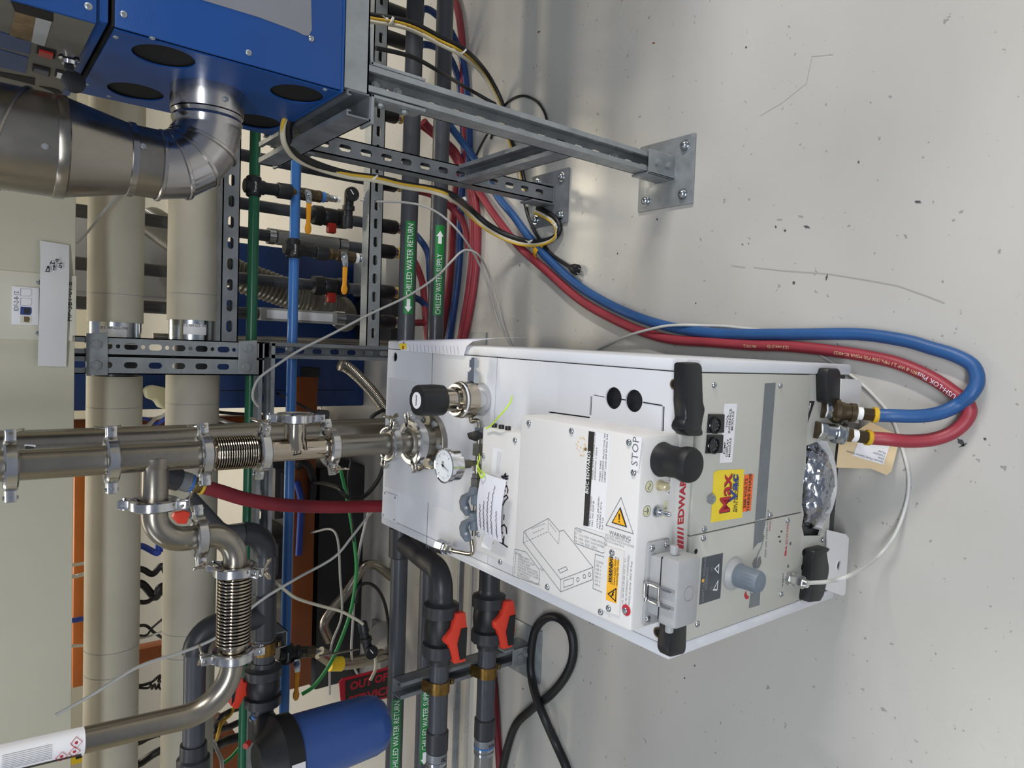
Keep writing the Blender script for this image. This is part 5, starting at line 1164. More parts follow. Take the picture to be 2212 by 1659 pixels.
g = G(); g.tube(cat([world(PT(*v)) for v in [(1034, 975, GZ), (1036, 990, GZ+.008), (1032, 1003, GZ+.009), (1036, 1015, GZ+.008), (1042, 1020, .575), (1046, 1024, .584), (1040, 1032, .584), (1036, 1024, .584), (1030, 1012, GZ-.006)]], 6), .0014, 6); g.ob('knot', 'neon', t)
# papers on the right rear edge
t = thing('paper_booklet', 'stapled printed sheets lying over the right rear edge of the pump', 'papers', world((.39, .7, T)), PA)
rows = [((866, 757), (1002, 769)), ((862, 741), (1008, 748)), ((861, 737), (1022, 737)), ((868, 735), (1070, 731)), ((900, 735), (1143, 728))]
zz_ = [T+.004, T+.005, T+.004, T+.0, T+.004]; g = G(); n = 10; vs = []
for (a, b_), z in zip(rows, zz_):
    for k in range(n+1): vs.append(world(PT(a[0]+(b_[0]-a[0])*k/n, a[1]+(b_[1]-a[1])*k/n, z)))
nn = n+1; g.add(vs, [(i*nn+k, i*nn+k+1, (i+1)*nn+k+1, (i+1)*nn+k) for i in range(4) for k in range(n)]); m0 = len(g.v); sh = g.ob('sheet', 'paper', t)
lg = [PT(862, 742, T+.0065), PT(878, 743, T+.0065), PT(877, 754, T+.0058), PT(865, 755, T+.0058)]; g = G(); g.prism([world(v) for v in lg], ZU*.0004); lo = g.ob('logo', 'label_yellow', sh)
txt('Max', .010, world(PT(871, 755, T+.0063)), PXw, PYw, 'ink_red', lo, bold=.0003)
g = G()
for k in range(14): a, b_ = PT(884+k*8, 744+k*.3, T+.0066), PT(886+k*8, 759+k*.5, T+.0056); s_ = EY*.0005; g.poly([world(v) for v in (a-s_, a+s_, b_+s_, b_-s_)])
g.ob('print', 'ink_grey', sh)
# ------------------------------------------------------------------ floor hoses with quick couplers
CF = [1]
def coupler(t, p, d, prof, mt, n=20, nm='coupler'): g = G(); g.lathe([(a*CF[0], b) for a, b in prof], p, d, n); return g.ob(nm, mt, t)
def zpath(pts, r): return [A(p_[0], p_[1], Z=p_[2] if len(p_) > 2 else r) for p_ in pts]
HR = .0112
bl = [(1895, 897, .088), (1930, 898, .080), (1983, 899, .058), (2030, 892, .036), (2070, 874, .02), (2098, 850, HR+.010), (2111, 822, HR+.004), (2101, 790), (2063, 768), (2012, 752), (1951, 735), (1854, 722), (1725, 722), (1597, 722), (1532, 719), (1456, 708), (1380, 686), (1304, 651), (1240, 610), (1177, 552), (1142, 511), (1109, 466), (1079, 430), (1050, 382), (1020, 336, .03), (993, 300, .07), (972, 272, .12)]
rd = [(1880, 946, .088), (1920, 949, .076), (1965, 953, .054), (2015, 949, .032), (2055, 935, .018), (2083, 912), (2094, 888), (2086, 868), (2063, 850), (2015, 818), (1951, 789), (1886, 772), (1790, 757), (1700, 748), (1629, 746), (1532, 739), (1456, 734), (1395, 719), (1329, 691), (1253, 648), (1177, 582), (1121, 532), (1076, 476), (1043, 428), (1015, 385), (992, 343, .03), (975, 318, .06), (930, 279, .13), (915, 262, .16)]
def hose(name, label, pts, r, mt, n=14, group=None):
    g = G(); P_ = cat(zpath(pts, r), 7); g.tube(P_, r, n); t = thing(name, label, 'hose', (P_[len(P_)//2].x, P_[len(P_)//2].y, 0), 0, group); o = g.ob('hose', mt, t); return t, o, P_
tb1, ho1, P1 = hose('water_hose', 'blue rubber water hose looping from the pump front across the floor', bl, HR, 'hose_blue')
tr1, ho2, P2 = hose('water_hose', 'red rubber water hose looping from the pump front across the floor', rd, HR, 'hose_red')
for t, P_, mt1, px0 in [(tb1, P1, 'dark_brass', (1772, 884)), (tr1, P2, 'zinc', (1757, 927))]:
    s0 = PM @ PF(*px0, .004); e0 = P_[0]; d = (e0-s0).normalized(); L = (e0-s0).length; CF[0] = (L-.034)/.105
    coupler(t, s0, d, [(0, .0155), (.012, .0155)], 'dark_brass', 6, 'hex_bush'); coupler(t, s0, d, [(.012, .0118), (.0165, .0125), (.019, .0118)], 'tape_white', 18, 'thread_tape')
    if mt1 == 'zinc':
        coupler(t, s0, d, [(.018, .0145), (.032, .0145)], 'zinc', 6, 'nut'); coupler(t, s0, d, [(.032, .0135), (.056, .0135), (.057, .0175), (.060, .0185), (.066, .0185), (.068, .017), (.078, .017), (.080, .0185), (.084, .0185), (.085, .0155)], 'zinc', 28, 'sleeve'); coupler(t, s0, d, [(.085, .0125), (.105, .0125)], 'brass', 6, 'nipple')
        b0 = .105
    else:
        coupler(t, s0, d, [(.018, .0145), (.031, .0145)], 'zinc', 6, 'nut'); coupler(t, s0, d, [(.031, .016), (.040, .0205), (.043, .0205), (.054, .0205), (.056, .0165), (.070, .0155), (.071, .0145), (.086, .0145), (.087, .0158), (.104, .0158), (.105, .012)], 'dark_brass', 28, 'sleeve')
        b0 = .105
    b0 *= CF[0]; CF[0] = 1
    coupler(t, s0, d, [(b0, .0108), (b0+.010, .0108)], 'tape_white', 18, 'thread_tape'); coupler(t, s0, d, [(b0+.010, .0112), (max(L-.006, b0+.014), .0112)], 'dark_brass', 6, 'barb'); coupler(t, s0, d, [(L-.007, .0132), (L-.001, .0132), (L+.001, .0118)], 'ring_yellow', 24, 'ring')
def hose_print(P_, i0, s, size, par, r=HR, mt='ink_white', flip=False):
    """lettering following the hose on its upper side"""
    acc = [0]; 
    for a, b_ in zip(P_[:-1], P_[1:]): acc.append(acc[-1]+(b_-a).length)
    def f(u, v):
        s_ = acc[i0]+(-u if flip else u); k = 0
        while k < len(acc)-2 and acc[k+1] < s_: k += 1
        tt = (s_-acc[k])/max(1e-6, acc[k+1]-acc[k]); p_ = P_[k].lerp(P_[k+1], tt); t_ = (P_[k+1]-P_[k]).normalized(); sd = ZU.cross(t_).normalized()*(-1 if flip else 1); a = v/r+.18*(1 if not flip else 1)
        return p_+(sd*math.sin(a)+t_.cross(ZU.cross(t_).normalized())*0+ (ZU*math.cos(a)))*(r+.0005)
    return txt(s, size, (0, 0, 0), (1, 0, 0), (0, 1, 0), mt, par, wrap=f)
def near(P_, x, y):
    w_ = A(x, y, Z=HR); return min(range(len(P_)), key=lambda i: (P_[i]-w_).length)
hose_print(P2, near(P2, 2075, 862), 'PUSH-LOK Plus', .0115, ho2, mt='paper'); hose_print(P2, near(P2, 1985, 803), '801-8 WP 2.1 MPa (300 PSI) MSHA IC-40/22', .0082, ho2, mt='manila'); hose_print(P2, near(P2, 1715, 747), '12.5 mm (1/2)', .0082, ho2, mt='manila'); hose_print(P2, near(P2, 1640, 747), '05/17/12', .0082, ho2, mt='manila')
hose_print(P1, near(P1, 2075, 874), 'Parker', .010, ho1, mt='blue_pipe')
# manila tag hanging from the red coupler
def tgp(x, y, up=0): k = (x-1806)/139; return A(x, y, Z=.085*(1-k)**1.1+.004+up)
q = [tgp(*v) for v in [(1806, 1010), (1812, 955), (1880, 912), (1945, 942), (1925, 1018), (1915, 1026), (1880, 1012)]]; c_ = sum(q, Vector())/7
g = G(); n_ = len(q); up_ = Vector((0, -.0006, .0006)); g.add(q+[c_]+[v+up_ for v in q]+[c_+up_], [(n_, (k+1) % n_, k) for k in range(n_)]+[(2*n_+1, n_+1+k, n_+1+(k+1) % n_) for k in range(n_)])
t = g.ob('cardboard_tag', 'manila'); tag(t, 'buff cardboard tag with a printed label hanging under the hose couplers', 'tag'); ROOTM[t.name] = Matrix.Translation(t.location)
q = [tgp(*v, .003) for v in [(1842, 984), (1908, 1004), (1925, 955), (1860, 940)]]; g = G(); g.poly(q); lb_ = g.ob('label', 'label_white', t)
d0 = (q[0]-q[1]).normalized(); u0 = (q[0]-q[3]).normalized(); u0 = (u0-d0*u0.dot(d0)).normalized()
txt('Vacuum Pump Gasket System\nDate\nCustomer\nModel', .0055, q[1]+d0*.002-u0*.012+Vector((0, -.0004, 0)), d0, u0, 'ink_mid', lb_, off=.0008)
# ------------------------------------------------------------------ thin plastic tubes
def tube(name, label, pts, r, mt, catg='tube', n=10, sub=8, group=None):
    P_ = cat(pts, sub); g = G(); g.tube(P_, r, n); o = g.ob(name, mt); tag(o, label, catg, group); return o
r = .0032
pts = [N2P, world(PF(1752, 1259, -.052)), world(PF(1790, 1256, -.085)), world(PF(1835, 1243, -.115))]+[A(v[0], v[1], Z=v[2]) for v in [(1890, 1208, .05), (1932, 1157, .02), (1957, 1090, r), (1963, 1030, r), (1950, 970, r), (1928, 905, r), (1893, 860, r), (1850, 820, r), (1800, 784, r), (1760, 760, r), (1740, 748, .004)]]
tube('plastic_tube', 'clear white plastic tube curving from the pump front across the floor', pts, r, 'white_tube')
tube('plastic_tube', 'white plastic tube crossing over the red and blue hoses', [A(*v[:2], Z=v[2]) for v in [(1270, 765, r), (1310, 745, .006), (1360, 724, .02), (1410, 710, .027), (1440, 704, .026), (1475, 702, .024), (1520, 703, .008), (1570, 705, r), (1640, 713, r)]], r, 'white_tube')
g_ = [(779, 432, AY-.02), (800, 435, AY-.04), (840, 436, 1.76), (880, 438, 1.71), (920, 447, 1.67), (960, 470, 1.65), (1000, 512, 1.64)]
tube('plastic_tube', 'grey plastic tube running from the black regulator down behind the pump', [A(v[0], v[1], Y=v[2]) for v in g_]+[A(*v[:2], Z=v[2]) for v in [(1035, 570, .06), (1058, 630, .03), (1075, 690, r), (1098, 735, r), (1125, 775, r)]], r, 'grey_tube')
g_ = [(558, 878, 1.70), (547, 862, 1.69), (548, 840, 1.69), (562, 815, 1.69), (600, 787, 1.69), (650, 755, 1.69), (720, 720, 1.69), (800, 678, 1.69), (880, 640, 1.69), (940, 600, 1.68), (975, 565, 1.67), (995, 545, 1.66), (1012, 540, 1.65), (1035, 552, 1.63)]
tube('plastic_tube', 'grey plastic tube sweeping across the rack rails and CHILLED labels', [A(v[0], v[1], Y=v[2]) for v in g_]+[A(*v[:2], Z=v[2]) for v in [(1055, 590, .03), (1073, 650, .01), (1090, 710, r), (1108, 755, r)]], r, 'grey_tube')
g_ = [(120, 1545, 1.66), (200, 1500, 1.66), (300, 1440, 1.66), (380, 1413, 1.66), (430, 1395, 1.66), (480, 1368, 1.66), (560, 1300, 1.66), (640, 1250, 1.66), (720, 1205, 1.66), (760, 1160, 1.68), (800, 1110, 1.72), (830, 1085, 1.75)]
tube('plastic_tube', 'grey plastic tube rising to the left past the sideways bellows', [A(v[0], v[1], Y=v[2]) for v in g_], .0034, 'grey_tube')
g_ = [(590, 1255, 1.72), (610, 1270, 1.72), (640, 1292, 1.72), (690, 1308, 1.72), (735, 1320, 1.72), (770, 1338, 1.72), (784, 1348, 1.72)]
tube('plastic_tube', 'cream plastic tube curving down to the small black regulator', [A(v[0], v[1], Y=v[2]) for v in g_], .0042, 'cable_cream')
tube('thin_wire', 'thin white wire strung slantwise behind the duct over the insulated pipes', [A(v[0], v[1], Y=1.84) for v in [(262, 412), (230, 450), (190, 500), (164, 527)]], .0028, 'grey_tube', 'wire')
# ------------------------------------------------------------------ short channel post on the left with the two valved branch pipes
foot = A(1126, 1412, Z=.03); FX, FY = foot.x, 1.512
ps = thing('pipe_post', 'short galvanised channel post on a floor plate left of the pump', 'post', (FX, FY, 0))
zt_ = A(857, 1488, Y=FY).z
ch(ps, (FX, FY, .008), (FX, FY, zt_), (0, -1, 0), mt='galvanised_worn')
g = G(); g.bx((FX-.075, FY-.07, 0), (FX+.075, FY+.07, .0065), .001); bp = g.ob('base_plate', 'galvanised', ps)
g = G(); g.bx((FX+.0215, FY-.028, .006), (FX+.027, FY+.03, .1), .002); g.bx((FX-.027, FY-.028, .006), (FX+.027, FY-.0225, .07), .002); sd = g.ob('post_saddle', 'galvanised', ps)
bolts([(FX, FY-.028, .045), (FX, FY-.028, .02)], (0, -1, 0), sd, .8)
VYP = FY-SW/2-CR-.001
def strap(parent, x, Y, z, r=CR, w=.03, nm='pipe_strap'):
    g = G(); N = 18; vs = []
    pr = [(math.cos(a)*(r+.001), math.sin(a)*(r+.001)) for a in [PI*.5+PI*k/N for k in range(N+1)]]
    path = [(.026, r+.008)] + [(-c*-1, s_) for c, s_ in pr] + [(.026, -r-.008)]
    for (dy, dz_) in path:
        for k, xx in enumerate((-w/2, w/2)): vs.append((x+xx, Y+dy, z+dz_))
    n = len(path); m0 = len(vs)
    for (dy, dz_) in path:
        q = Vector((dy, dz_)); q = q*(1+.0022/max(.01, q.length))
        for xx in (-w/2, w/2): vs.append((x+xx, Y+q.x, z+q.y))
    fs = []
    for k in range(n-1): a = 2*k; fs += [(a, a+1, a+3, a+2), (m0+a, m0+a+2, m0+a+3, m0+a+1), (a, a+2, m0+a+2, m0+a), (a+1, m0+a+1, m0+a+3, a+3)]
    g.add(vs, fs); o = g.ob(nm, 'bronze_strap', parent)
    g = G(); g.bcyl((x-w*.1, Y-r*.2, z-r-.012), (x+w*.3, Y-r*.2, z-r-.012), .006, .001, 12); g.ob('strap_screw', 'brass', o); return o
def uvalve(t, x0, x1, Y, z, r=CR):
    """union ball valve body along x, x0 < x1"""
    L = x1-x0; g = G(); b = r+.0205
    g.lathe([(0, r+.004), (L*.08, r+.005), (L*.10, r+.008), (L*.13, b), (L*.30, b), (L*.32, r+.006), (L*.35, r+.006)], (x0, Y, z), (1, 0, 0), 12); g.ob('union_nut', 'pvc_dark', t)
    g = G(); g.lathe([(L*.65, r+.006), (L*.68, r+.006), (L*.70, b), (L*.87, b), (L*.90, r+.008), (L*.92, r+.005), (L, r+.004)], (x0, Y, z), (1, 0, 0), 12); g.ob('union_nut', 'pvc_dark', t)
    g = G(); g.lathe([(L*.31, r+.012), (L*.36, r+.015), (L*.5, r+.017), (L*.64, r+.015), (L*.69, r+.012)], (x0, Y, z), (1, 0, 0), 20); g.ob('valve_body', 'valve_black', t)
def vhandle(t, poly, inset, Y, th=.02, hub=None, yb=None):
    g = G(); g.prism([A(*q, Y=Y) for q in poly], (0, th, 0), .002); h_ = g.ob('handle', 'valve_red', t)
    g = G(); g.prism([A(*q, Y=Y-.0005) for q in inset], (0, -.0015, 0)); g.ob('grip_inset', 'valve_black', h_)
    if hub: p_ = A(*hub, Y=Y); g = G(); g.cyl(p_+Vector((0, .004, 0)), (p_.x, yb, p_.z), .012, n=16); g.ob('stem', 'valve_red', h_)
def D7(*p): return [(780+x*.18083, 1150+y*.18083) for x, y in p]
for lab_, xc, y0, y1, vy, poly, inset, hub, ytop in [
    ('grey plastic branch pipe with a red valve nearest the post top', 948, 1659, 1240, (1432, 1296), [(1150, 975), (1250, 955), (1268, 1140), (1262, 1400), (1250, 1545), (1120, 1575), (1058, 1345), (1020, 1310), (1020, 1265), (1050, 1220), (1095, 1160)], [(1195, 1150), (1266, 1135), (1250, 1500), (1180, 1525), (1150, 1340)], (1060, 1290), 1240),
    ('grey plastic branch pipe with a red valve nearest the pump side', 1050, 1659, 1230, (1400, 1280), [(1735, 830), (1825, 815), (1845, 960), (1842, 1180), (1810, 1370), (1695, 1400), (1640, 1180), (1600, 1130), (1605, 1080), (1640, 1040), (1690, 980)], [(1775, 1000), (1842, 980), (1815, 1340), (1757, 1355), (1730, 1190)], (1650, 1120), 1200)]:
    z = A(xc, 1480, Y=VYP).z; xa = A(xc, y0, Y=VYP).x-.1; xb = A(xc+ (6 if xc < 1000 else 8), y1, Y=VYP).x
    t = thing('branch_pipe', lab_, 'pipe', ((xa+xb)/2, VYP, z-CR))
    v0, v1 = A(xc, vy[0], Y=VYP).x, A(xc, vy[1], Y=VYP).x
    if xc < 1000:
        pts = [Vector((xa, VYP, z)), Vector((v1, VYP, z)), Vector((xb-.05, VYP, z))] + elbow((xb-.045, VYP, z), (1, 0, 0), (0, 1, (zr-z)/(CY-VYP)), .05, 10)
        e = pts[-1]; pts.append(Vector((e.x, CY-.02, zr-.004)))
        g = G(); g.tube(pts[:2], CR, 24); g.ob('pipe', 'pvc', t); g = G(); g.tube(pts[1:], CR*1.16, 24); g.ob('elbow', 'pvc_dark', t)
        g = G(); g.bcyl((e.x-.045, CY, zr), (e.x+.045, CY, zr), CR*1.3, .004, 24); g.ob('saddle_tee', 'pvc_dark', t)
    else:
        g = G(); g.tube([(xa, VYP, z), (xb, VYP, z)] + elbow((xb, VYP, z), (1, 0, 0), (0, 1, (zs-z)/(CY-VYP)), .05, 8)+[Vector((xb+.05, CY-.02, zs))], CR, 24); g.ob('pipe', 'pvc', t); g = G(); g.bcyl((xb+.005, CY, zs), (xb+.095, CY, zs), CR*1.3, .004, 24); g.ob('saddle_tee', 'pvc_dark', t); g = G(); g.bcyl((v1+.005, VYP, z), (v1+.06, VYP, z), CR*1.16, .003, 24); g.ob('socket', 'pvc_dark', t)
    uvalve(t, v0, v1+.012, VYP, z); vhandle(t, D7(*poly), D7(*inset), VYP-.052, hub=D7(hub)[0], yb=VYP)
    strap(t, FX, VYP, z)
    yq = 1575 if xc < 1000 else 1548; x_c = A(xc, yq, Y=VYP).x; g = G(); g.bcyl((x_c-.055, VYP, z), (x_c, VYP, z), CR*1.16, .003, 24); g.ob('socket', 'pvc_dark', t)
    g = G(); g.cyl((x_c-.075, VYP, z), (x_c-.055, VYP, z), CR*1.1, n=24); pb = g.ob('marked_band', 'manila' if False else 'galvanised_worn', t)
    txt('R' if xc < 1000 else 'S', .022, (x_c-.072, VYP-CR*1.13, z-.004), (1, 0, 0), (0, 0, 1), 'ink_black', pb)
    g = G(); g.cyl((x_c-.17, VYP, z), (x_c-.075, VYP, z), CR*1.02, n=24); g.ob('clear_sleeve', 'clear_plastic', t)
    for dx in (-.085, -.098): g = G(); g.lathe([(0, CR*1.1), (.008, CR*1.1)], (x_c+dx, VYP, z), (1, 0, 0), 24); g.ob('hose_clip', 'zinc', t)
    if xc > 1000: g = G(); g.lathe([(0, CR*1.14), (.004, CR*1.14)], (x_c-.078, VYP, z), (1, 0, 0), 24); g.ob('ring', 'blue_pipe', t)
# ------------------------------------------------------------------ upper left grey plastic pipework, valve and filter housing
LY = 1.70
zL = A(571, 1330, Y=LY).z
t = thing('plastic_pipe', 'dark grey plastic pipe with elbow and red union valve feeding the blue filter', 'pipe', (A(571, 1350, Y=LY).x, LY, zL-CR))
xR, xT, xV1, xV0 = A(571, 1200, Y=LY).x, A(571, 1330, Y=LY).x, A(571, 1428, Y=LY).x, A(571, 1532, Y=LY).x
ze = A(505, 1118, Y=LY).z
g = G(); g.cyl((xV0-.03, LY, zL), (xR, LY, zL), CR, n=24); g.ob('pipe', 'pvc', t)
ex_ = xR+.06
g = G(); g.tube([Vector((xR, LY, zL))]+elbow((ex_-.055, LY, zL), (1, 0, 0), (0, 0, 1), .055, 10), CR*1.16, 24); g.ob('elbow', 'pvc_dark', t)
P_ = [Vector((ex_, LY, zL+.055)), Vector((ex_, LY, ze))]+elbow((ex_, LY, ze), (0, 0, 1), (.75, .4, .5), .05, 8); P_.append(P_[-1]+(P_[-1]-P_[-2]).normalized()*.09)
g = G(); g.tube(P_, CR, 24); g.ob('riser', 'pvc', t)
g = G(); g.bcyl((xT-.055, LY, zL), (xT+.055, LY, zL), CR*1.17, .003, 24); g.lathe([(0, CR*1.17), (.05, CR*1.17)], (xT, LY, zL), (0, 0, 1), 24); g.ob('tee', 'pvc_dark', t)
zU = A(420, 1500, Y=LY).z
P_ = [Vector((xT, LY, zL+.04)), Vector((xT, LY, zU-.06))]+elbow((xT, LY, zU-.055), (0, 0, 1), (-1, 0, 0), .055, 10)
g = G(); g.tube(P_, CR*1.16, 24); g.ob('elbow', 'pvc_dark', t); g = G(); g.cyl((xT-.055, LY, zU), (-1.5, LY, zU), CR, n=24); g.ob('pipe', 'pvc', t)
xk = A(415, 1620, Y=LY).x; g = G(); g.lathe([(0, CR*1.5), (.05, CR*1.5), (.055, CR*1.25), (.085, CR*1.2)], (xk-.07, LY, zU), (1, 0, 0), 20); g.ob('coupling', 'pvc_dark', t)
uvalve(t, xV0, xV1, LY, zL, CR)
def D8(*p): return [(480+x*.16817, 1380+y*.16817) for x, y in p]
vhandle(t, D8((185, 560), (260, 500), (280, 560), (340, 560), (362, 620), (345, 720), (285, 745), (215, 895), (180, 905), (108, 860), (120, 740)), D8((122, 760), (150, 640), (170, 680), (150, 800), (118, 850)), LY-.0, th=.03)
strap(t, A(571, 1398, Y=LY).x, LY, zL)
xw = A(600, 1395, Y=LY).x
g = G(); strut_geo(g, (xw, LY+.03, zL-.05), (xw, RY-.001, zL-.05), (0, 0, 1), slots=False); bk = g.ob('bracket', 'galvanised_worn', t)
# filter housing
FY2 = 1.60; fc = A(735, 1588, Y=FY2); fX = fc.x; zf1 = A(632, 1605, Y=FY2).z; zf0 = A(828, 1565, Y=FY2).z
t = thing('filter_housing', 'blue ribbed water filter bowl under a black head at the left edge', 'filter', (fX, FY2, zf0))
H = zf1-zf0; Rf = .083
g = G(); N = 48; pr = [(0, .03), (.004, .055), (.018, .068), (.04, .0735), (H*.5, .0775), (H-.01, Rf-.003), (H+.004, Rf-.002)]; vs = []
for (h_, r_) in pr:
    for k in range(N): a = 2*PI*k/N; q = r_*(1-(.012 if k % 6 == 0 and .02 < h_ < H-.005 else 0)); vs.append((fX+q*math.cos(a), FY2+q*math.sin(a), zf0+h_))
g.add(vs, [(i*N+k, i*N+(k+1) % N, (i+1)*N+(k+1) % N, (i+1)*N+k) for i in range(len(pr)-1) for k in range(N)]+[tuple(range(N))[::-1]]); g.ob('bowl', 'filter_blue', t, 30)
g = G(); g.lathe([(0, Rf), (.003, Rf+.006), (.04, Rf+.006), (.045, Rf), (.055, Rf*.85), (.075, Rf*.6), (.085, Rf*.5)], (fX, FY2, zf1), (0, 0, 1), 40); hd_ = g.ob('head', 'black_plastic', t)
px0 = A(571, 1545, Y=LY); g = G(); g.cyl((fX, FY2, zf1+.055), (px0.x-.005, LY-.02, zL), .030, n=20); g.bcyl((px0.x-.055, LY, zL), (px0.x, LY, zL), .0325, .003, 20); g.ob('inlet_port', 'black_plastic', t)
g = G(); g.cyl((px0.x+.0, LY, zL), (px0.x+.007, LY, zL), CR*1.12, n=24); g.ob('ring', 'blue_pipe', t)
b0 = A(*D8((345, 1330))[0], Y=FY2-.05); g = G(); g.bcyl(b0, b0+Vector((.0, -.012, .012)), .007, .001, 14); g.ob('vent_button', 'dull_red', hd_)
g = G(); a0 = math.radians(-118); n = 8; vs = []
for k in range(n+1):
    a = math.radians(-128+50*k/n)
    for hh in (.004, .036): vs.append((fX+(Rf+.0068)*math.cos(a), FY2+(Rf+.0068)*math.sin(a), zf1+hh))
g.add(vs, [(2*k, 2*k+2, 2*k+3, 2*k+1) for k in range(n)]); lb_ = g.ob('label', 'label_white', hd_)
def fw(u, v): a = math.radians(-122)+u/Rf; return Vector((fX+(Rf+.0074)*math.cos(a), FY2+(Rf+.0074)*math.sin(a), zf1+.02+v))
txt('57.B8\n(5 micron)\n12/19/25', .0105, (0, 0, 0), (1, 0, 0), (0, 0, 1), 'ink_black', lb_, wrap=fw)
# ------------------------------------------------------------------ heavy maroon hose with its fitting
MY = 1.60
P_ = cat([A(x, y, Y=Yq) for x, y, Yq in [(438, 1051, MY), (480, 1063, MY), (530, 1078, MY), (600, 1090, MY), (700, 1095, MY), (780, 1094, MY), (830, 1093, MY), (880, 1090, MY+.02), (960, 1080, MY+.08)]]+[A(1010, 1070, Z=.05), A(1030, 1040, Z=.0165), A(1040, 1000, Z=.0165)], 8)
t = thing('heavy_hose', 'thick maroon rubber hose dropping behind the pump', 'hose', P_[-1]); g = G(); g.tube(P_, .0155, 16); g.ob('hose', 'hose_maroon', t)
d = (A(364, 1031, Y=MY)-P_[0]).normalized()
for p0, p1, r_, mt, nm in [(-.002, .004, .018, 'ring_yellow', 'ring'), (.004, .022, .0165, 'brass', 'barb'), (.022, .029, .0195, 'blue_pipe', 'ring'), (.029, .05, .021, 'galvanised_worn', 'clip'), (.05, .1, .0235, 'pvc_dark', 'socket')]:
    g = G(); g.lathe([(p0, r_*.96), (p0+.001, r_), (p1-.001, r_), (p1, r_*.96)], P_[0], d, 24); g.ob(nm, mt, t)
g = G(); g.prism([A(*q, Y=MY) for q in [(378, 1108), (400, 1104), (412, 1108), (404, 1132), (385, 1132), (372, 1118)]], (0, .015, 0), .002); g.ob('handle', 'valve_red', t)
# conduits and lower left hose
for x, nm, mt, r_, lb_ in [(994, 'conduit', 'galvanised', .0105, 'bright thin steel conduit below the chilled water supply pipe'), (1030, 'conduit', 'galvanised_worn', .011, 'dull thin steel conduit nearest the floor at the left')]:
    p_ = A(x, 1300, Y=1.80); g = G(); g.cyl((-1.5, 1.80, p_.z), (-.36, 1.80, p_.z), r_, n=16); o = g.ob(nm, mt); tag(o, lb_, 'conduit')
p_ = [A(x, y, Z=.012) for x, y in [(1062, 1440), (1068, 1500), (1074, 1580), (1082, 1700)]]; tube('floor_hose', 'maroon hose lying on the floor at the lower left edge', [A(1050, 1290, Z=.012)]+p_, .0105, 'hose_maroon', 'hose')
pts = [A(x, y, Z=z) for x, y, z in [(1075, 1720, .0125), (1090, 1640, .0125), (1112, 1570, .0125), (1145, 1535, .0125), (1188, 1502, .014), (1222, 1460, .0125), (1238, 1415, .0125), (1233, 1365, .0125), (1208, 1336, .0125), (1180, 1335, .0125), (1156, 1362, .0125), (1147, 1415, .0125), (1148, 1460, .014), (1158, 1505, .030), (1178, 1555, .034), (1200, 1605, .0125), (1222, 1655, .0125), (1240, 1710, .0125)]]
tube('rubber_cable', 'thick black rubber cable looped on the floor left of the pump', pts, .0118, 'cable_black', 'cable')
# ------------------------------------------------------------------ riser pipes behind the rack: valves, flow meters, hose tails
QY = 2.035
def riser(label, q, zlo_px, parts, r=.0165, hose_mt='hose_red', ring=True, ztop=1.3, hose_pts=None):
    x = A(*q, Y=QY).x
    def zz(px): return A(px, q[1], Y=QY).z
    z0 = zz(zlo_px[0]); z1 = zz(zlo_px[1])
    t = thing('riser_pipe', label, 'pipe', (x, QY, z1), 0, 'riser pipes behind the rack')
    g = G(); g.cyl((x, QY, z0), (x, QY, ztop), r, n=18); g.ob('pipe', 'pvc', t)
    g = G(); g.lathe([(0, r*1.25), (.004, r*1.35), (z0-z1-.022, r*1.35), (z0-z1-.018, r*1.2), (z0-z1, r*1.15)], (x, QY, z1+.02), (0, 0, 1), 16); g.ob('coupling', 'valve_black', t)
    g = G(); g.cyl((x, QY, z1+.008), (x, QY, z1+.02), r*1.0, n=16); g.ob('band', 'zinc', t); g = G(); g.cyl((x, QY, z1), (x, QY, z1+.008), r*1.08, n=16); g.ob('ring', 'ring_yellow', t)
    for kind, a, b in parts:
        za, zb = zz(b), zz(a)
        if kind == 'valve':
            L = zb-za; g = G(); g.lathe([(0, r*1.2), (L*.05, r*1.7), (L*.28, r*1.8), (L*.3, r*1.3), (L*.36, r*1.6), (L*.64, r*1.6), (L*.7, r*1.3), (L*.72, r*1.8), (L*.95, r*1.7), (L, r*1.2)], (x, QY, za), (0, 0, 1), 14); g.ob('valve_body', 'valve_black', t)
            g = G(); g.box((x-.034, QY-.012, za+L*.5), (.03, .02, .026), .003); g.ob('valve_handle', 'dull_red', t)
        elif kind == 'meter':
            g = G(); g.box((x, QY-.012, (za+zb)/2), (.036, .036, zb-za), .002); mb = g.ob('flow_meter', 'machine_grey', t); g = G(); g.box((x, QY-.031, (za+zb)/2), (.024, .004, (zb-za)*.86), .001); g.ob('scale_window', 'label_white', mb)
        elif kind == 'clear':
            g = G(); g.cyl((x, QY, za), (x, QY, zb), r*1.35, n=18); g.ob('sight_tube', 'clear_plastic', t)
        elif kind == 'band':
            g = G(); g.cyl((x, QY, za), (x, QY, zb), r*1.4, n=18); g.ob('band', 'zinc', t)
    if hose_pts:
        P_ = cat([Vector((x, QY, z1+.004)), Vector((x, QY, z1-.03))]+[A(*v[:2], Y=v[2]) if v[2] > .9 else A(*v[:2], Z=v[2]) for v in hose_pts], 7); g = G(); g.tube(P_, .0105, 10); o = g.ob('hose_tail', hose_mt, t)
    return t
F_ = .0115
riser('black riser pipe with a red valve handle beside the orange levers', (660, 461), (815, 868), [('valve', 672, 752)], hose_mt='hose_navy', hose_pts=[(905, 515, 1.95), (925, 550, 1.93), (930, 610, 1.92), (945, 700, F_)])
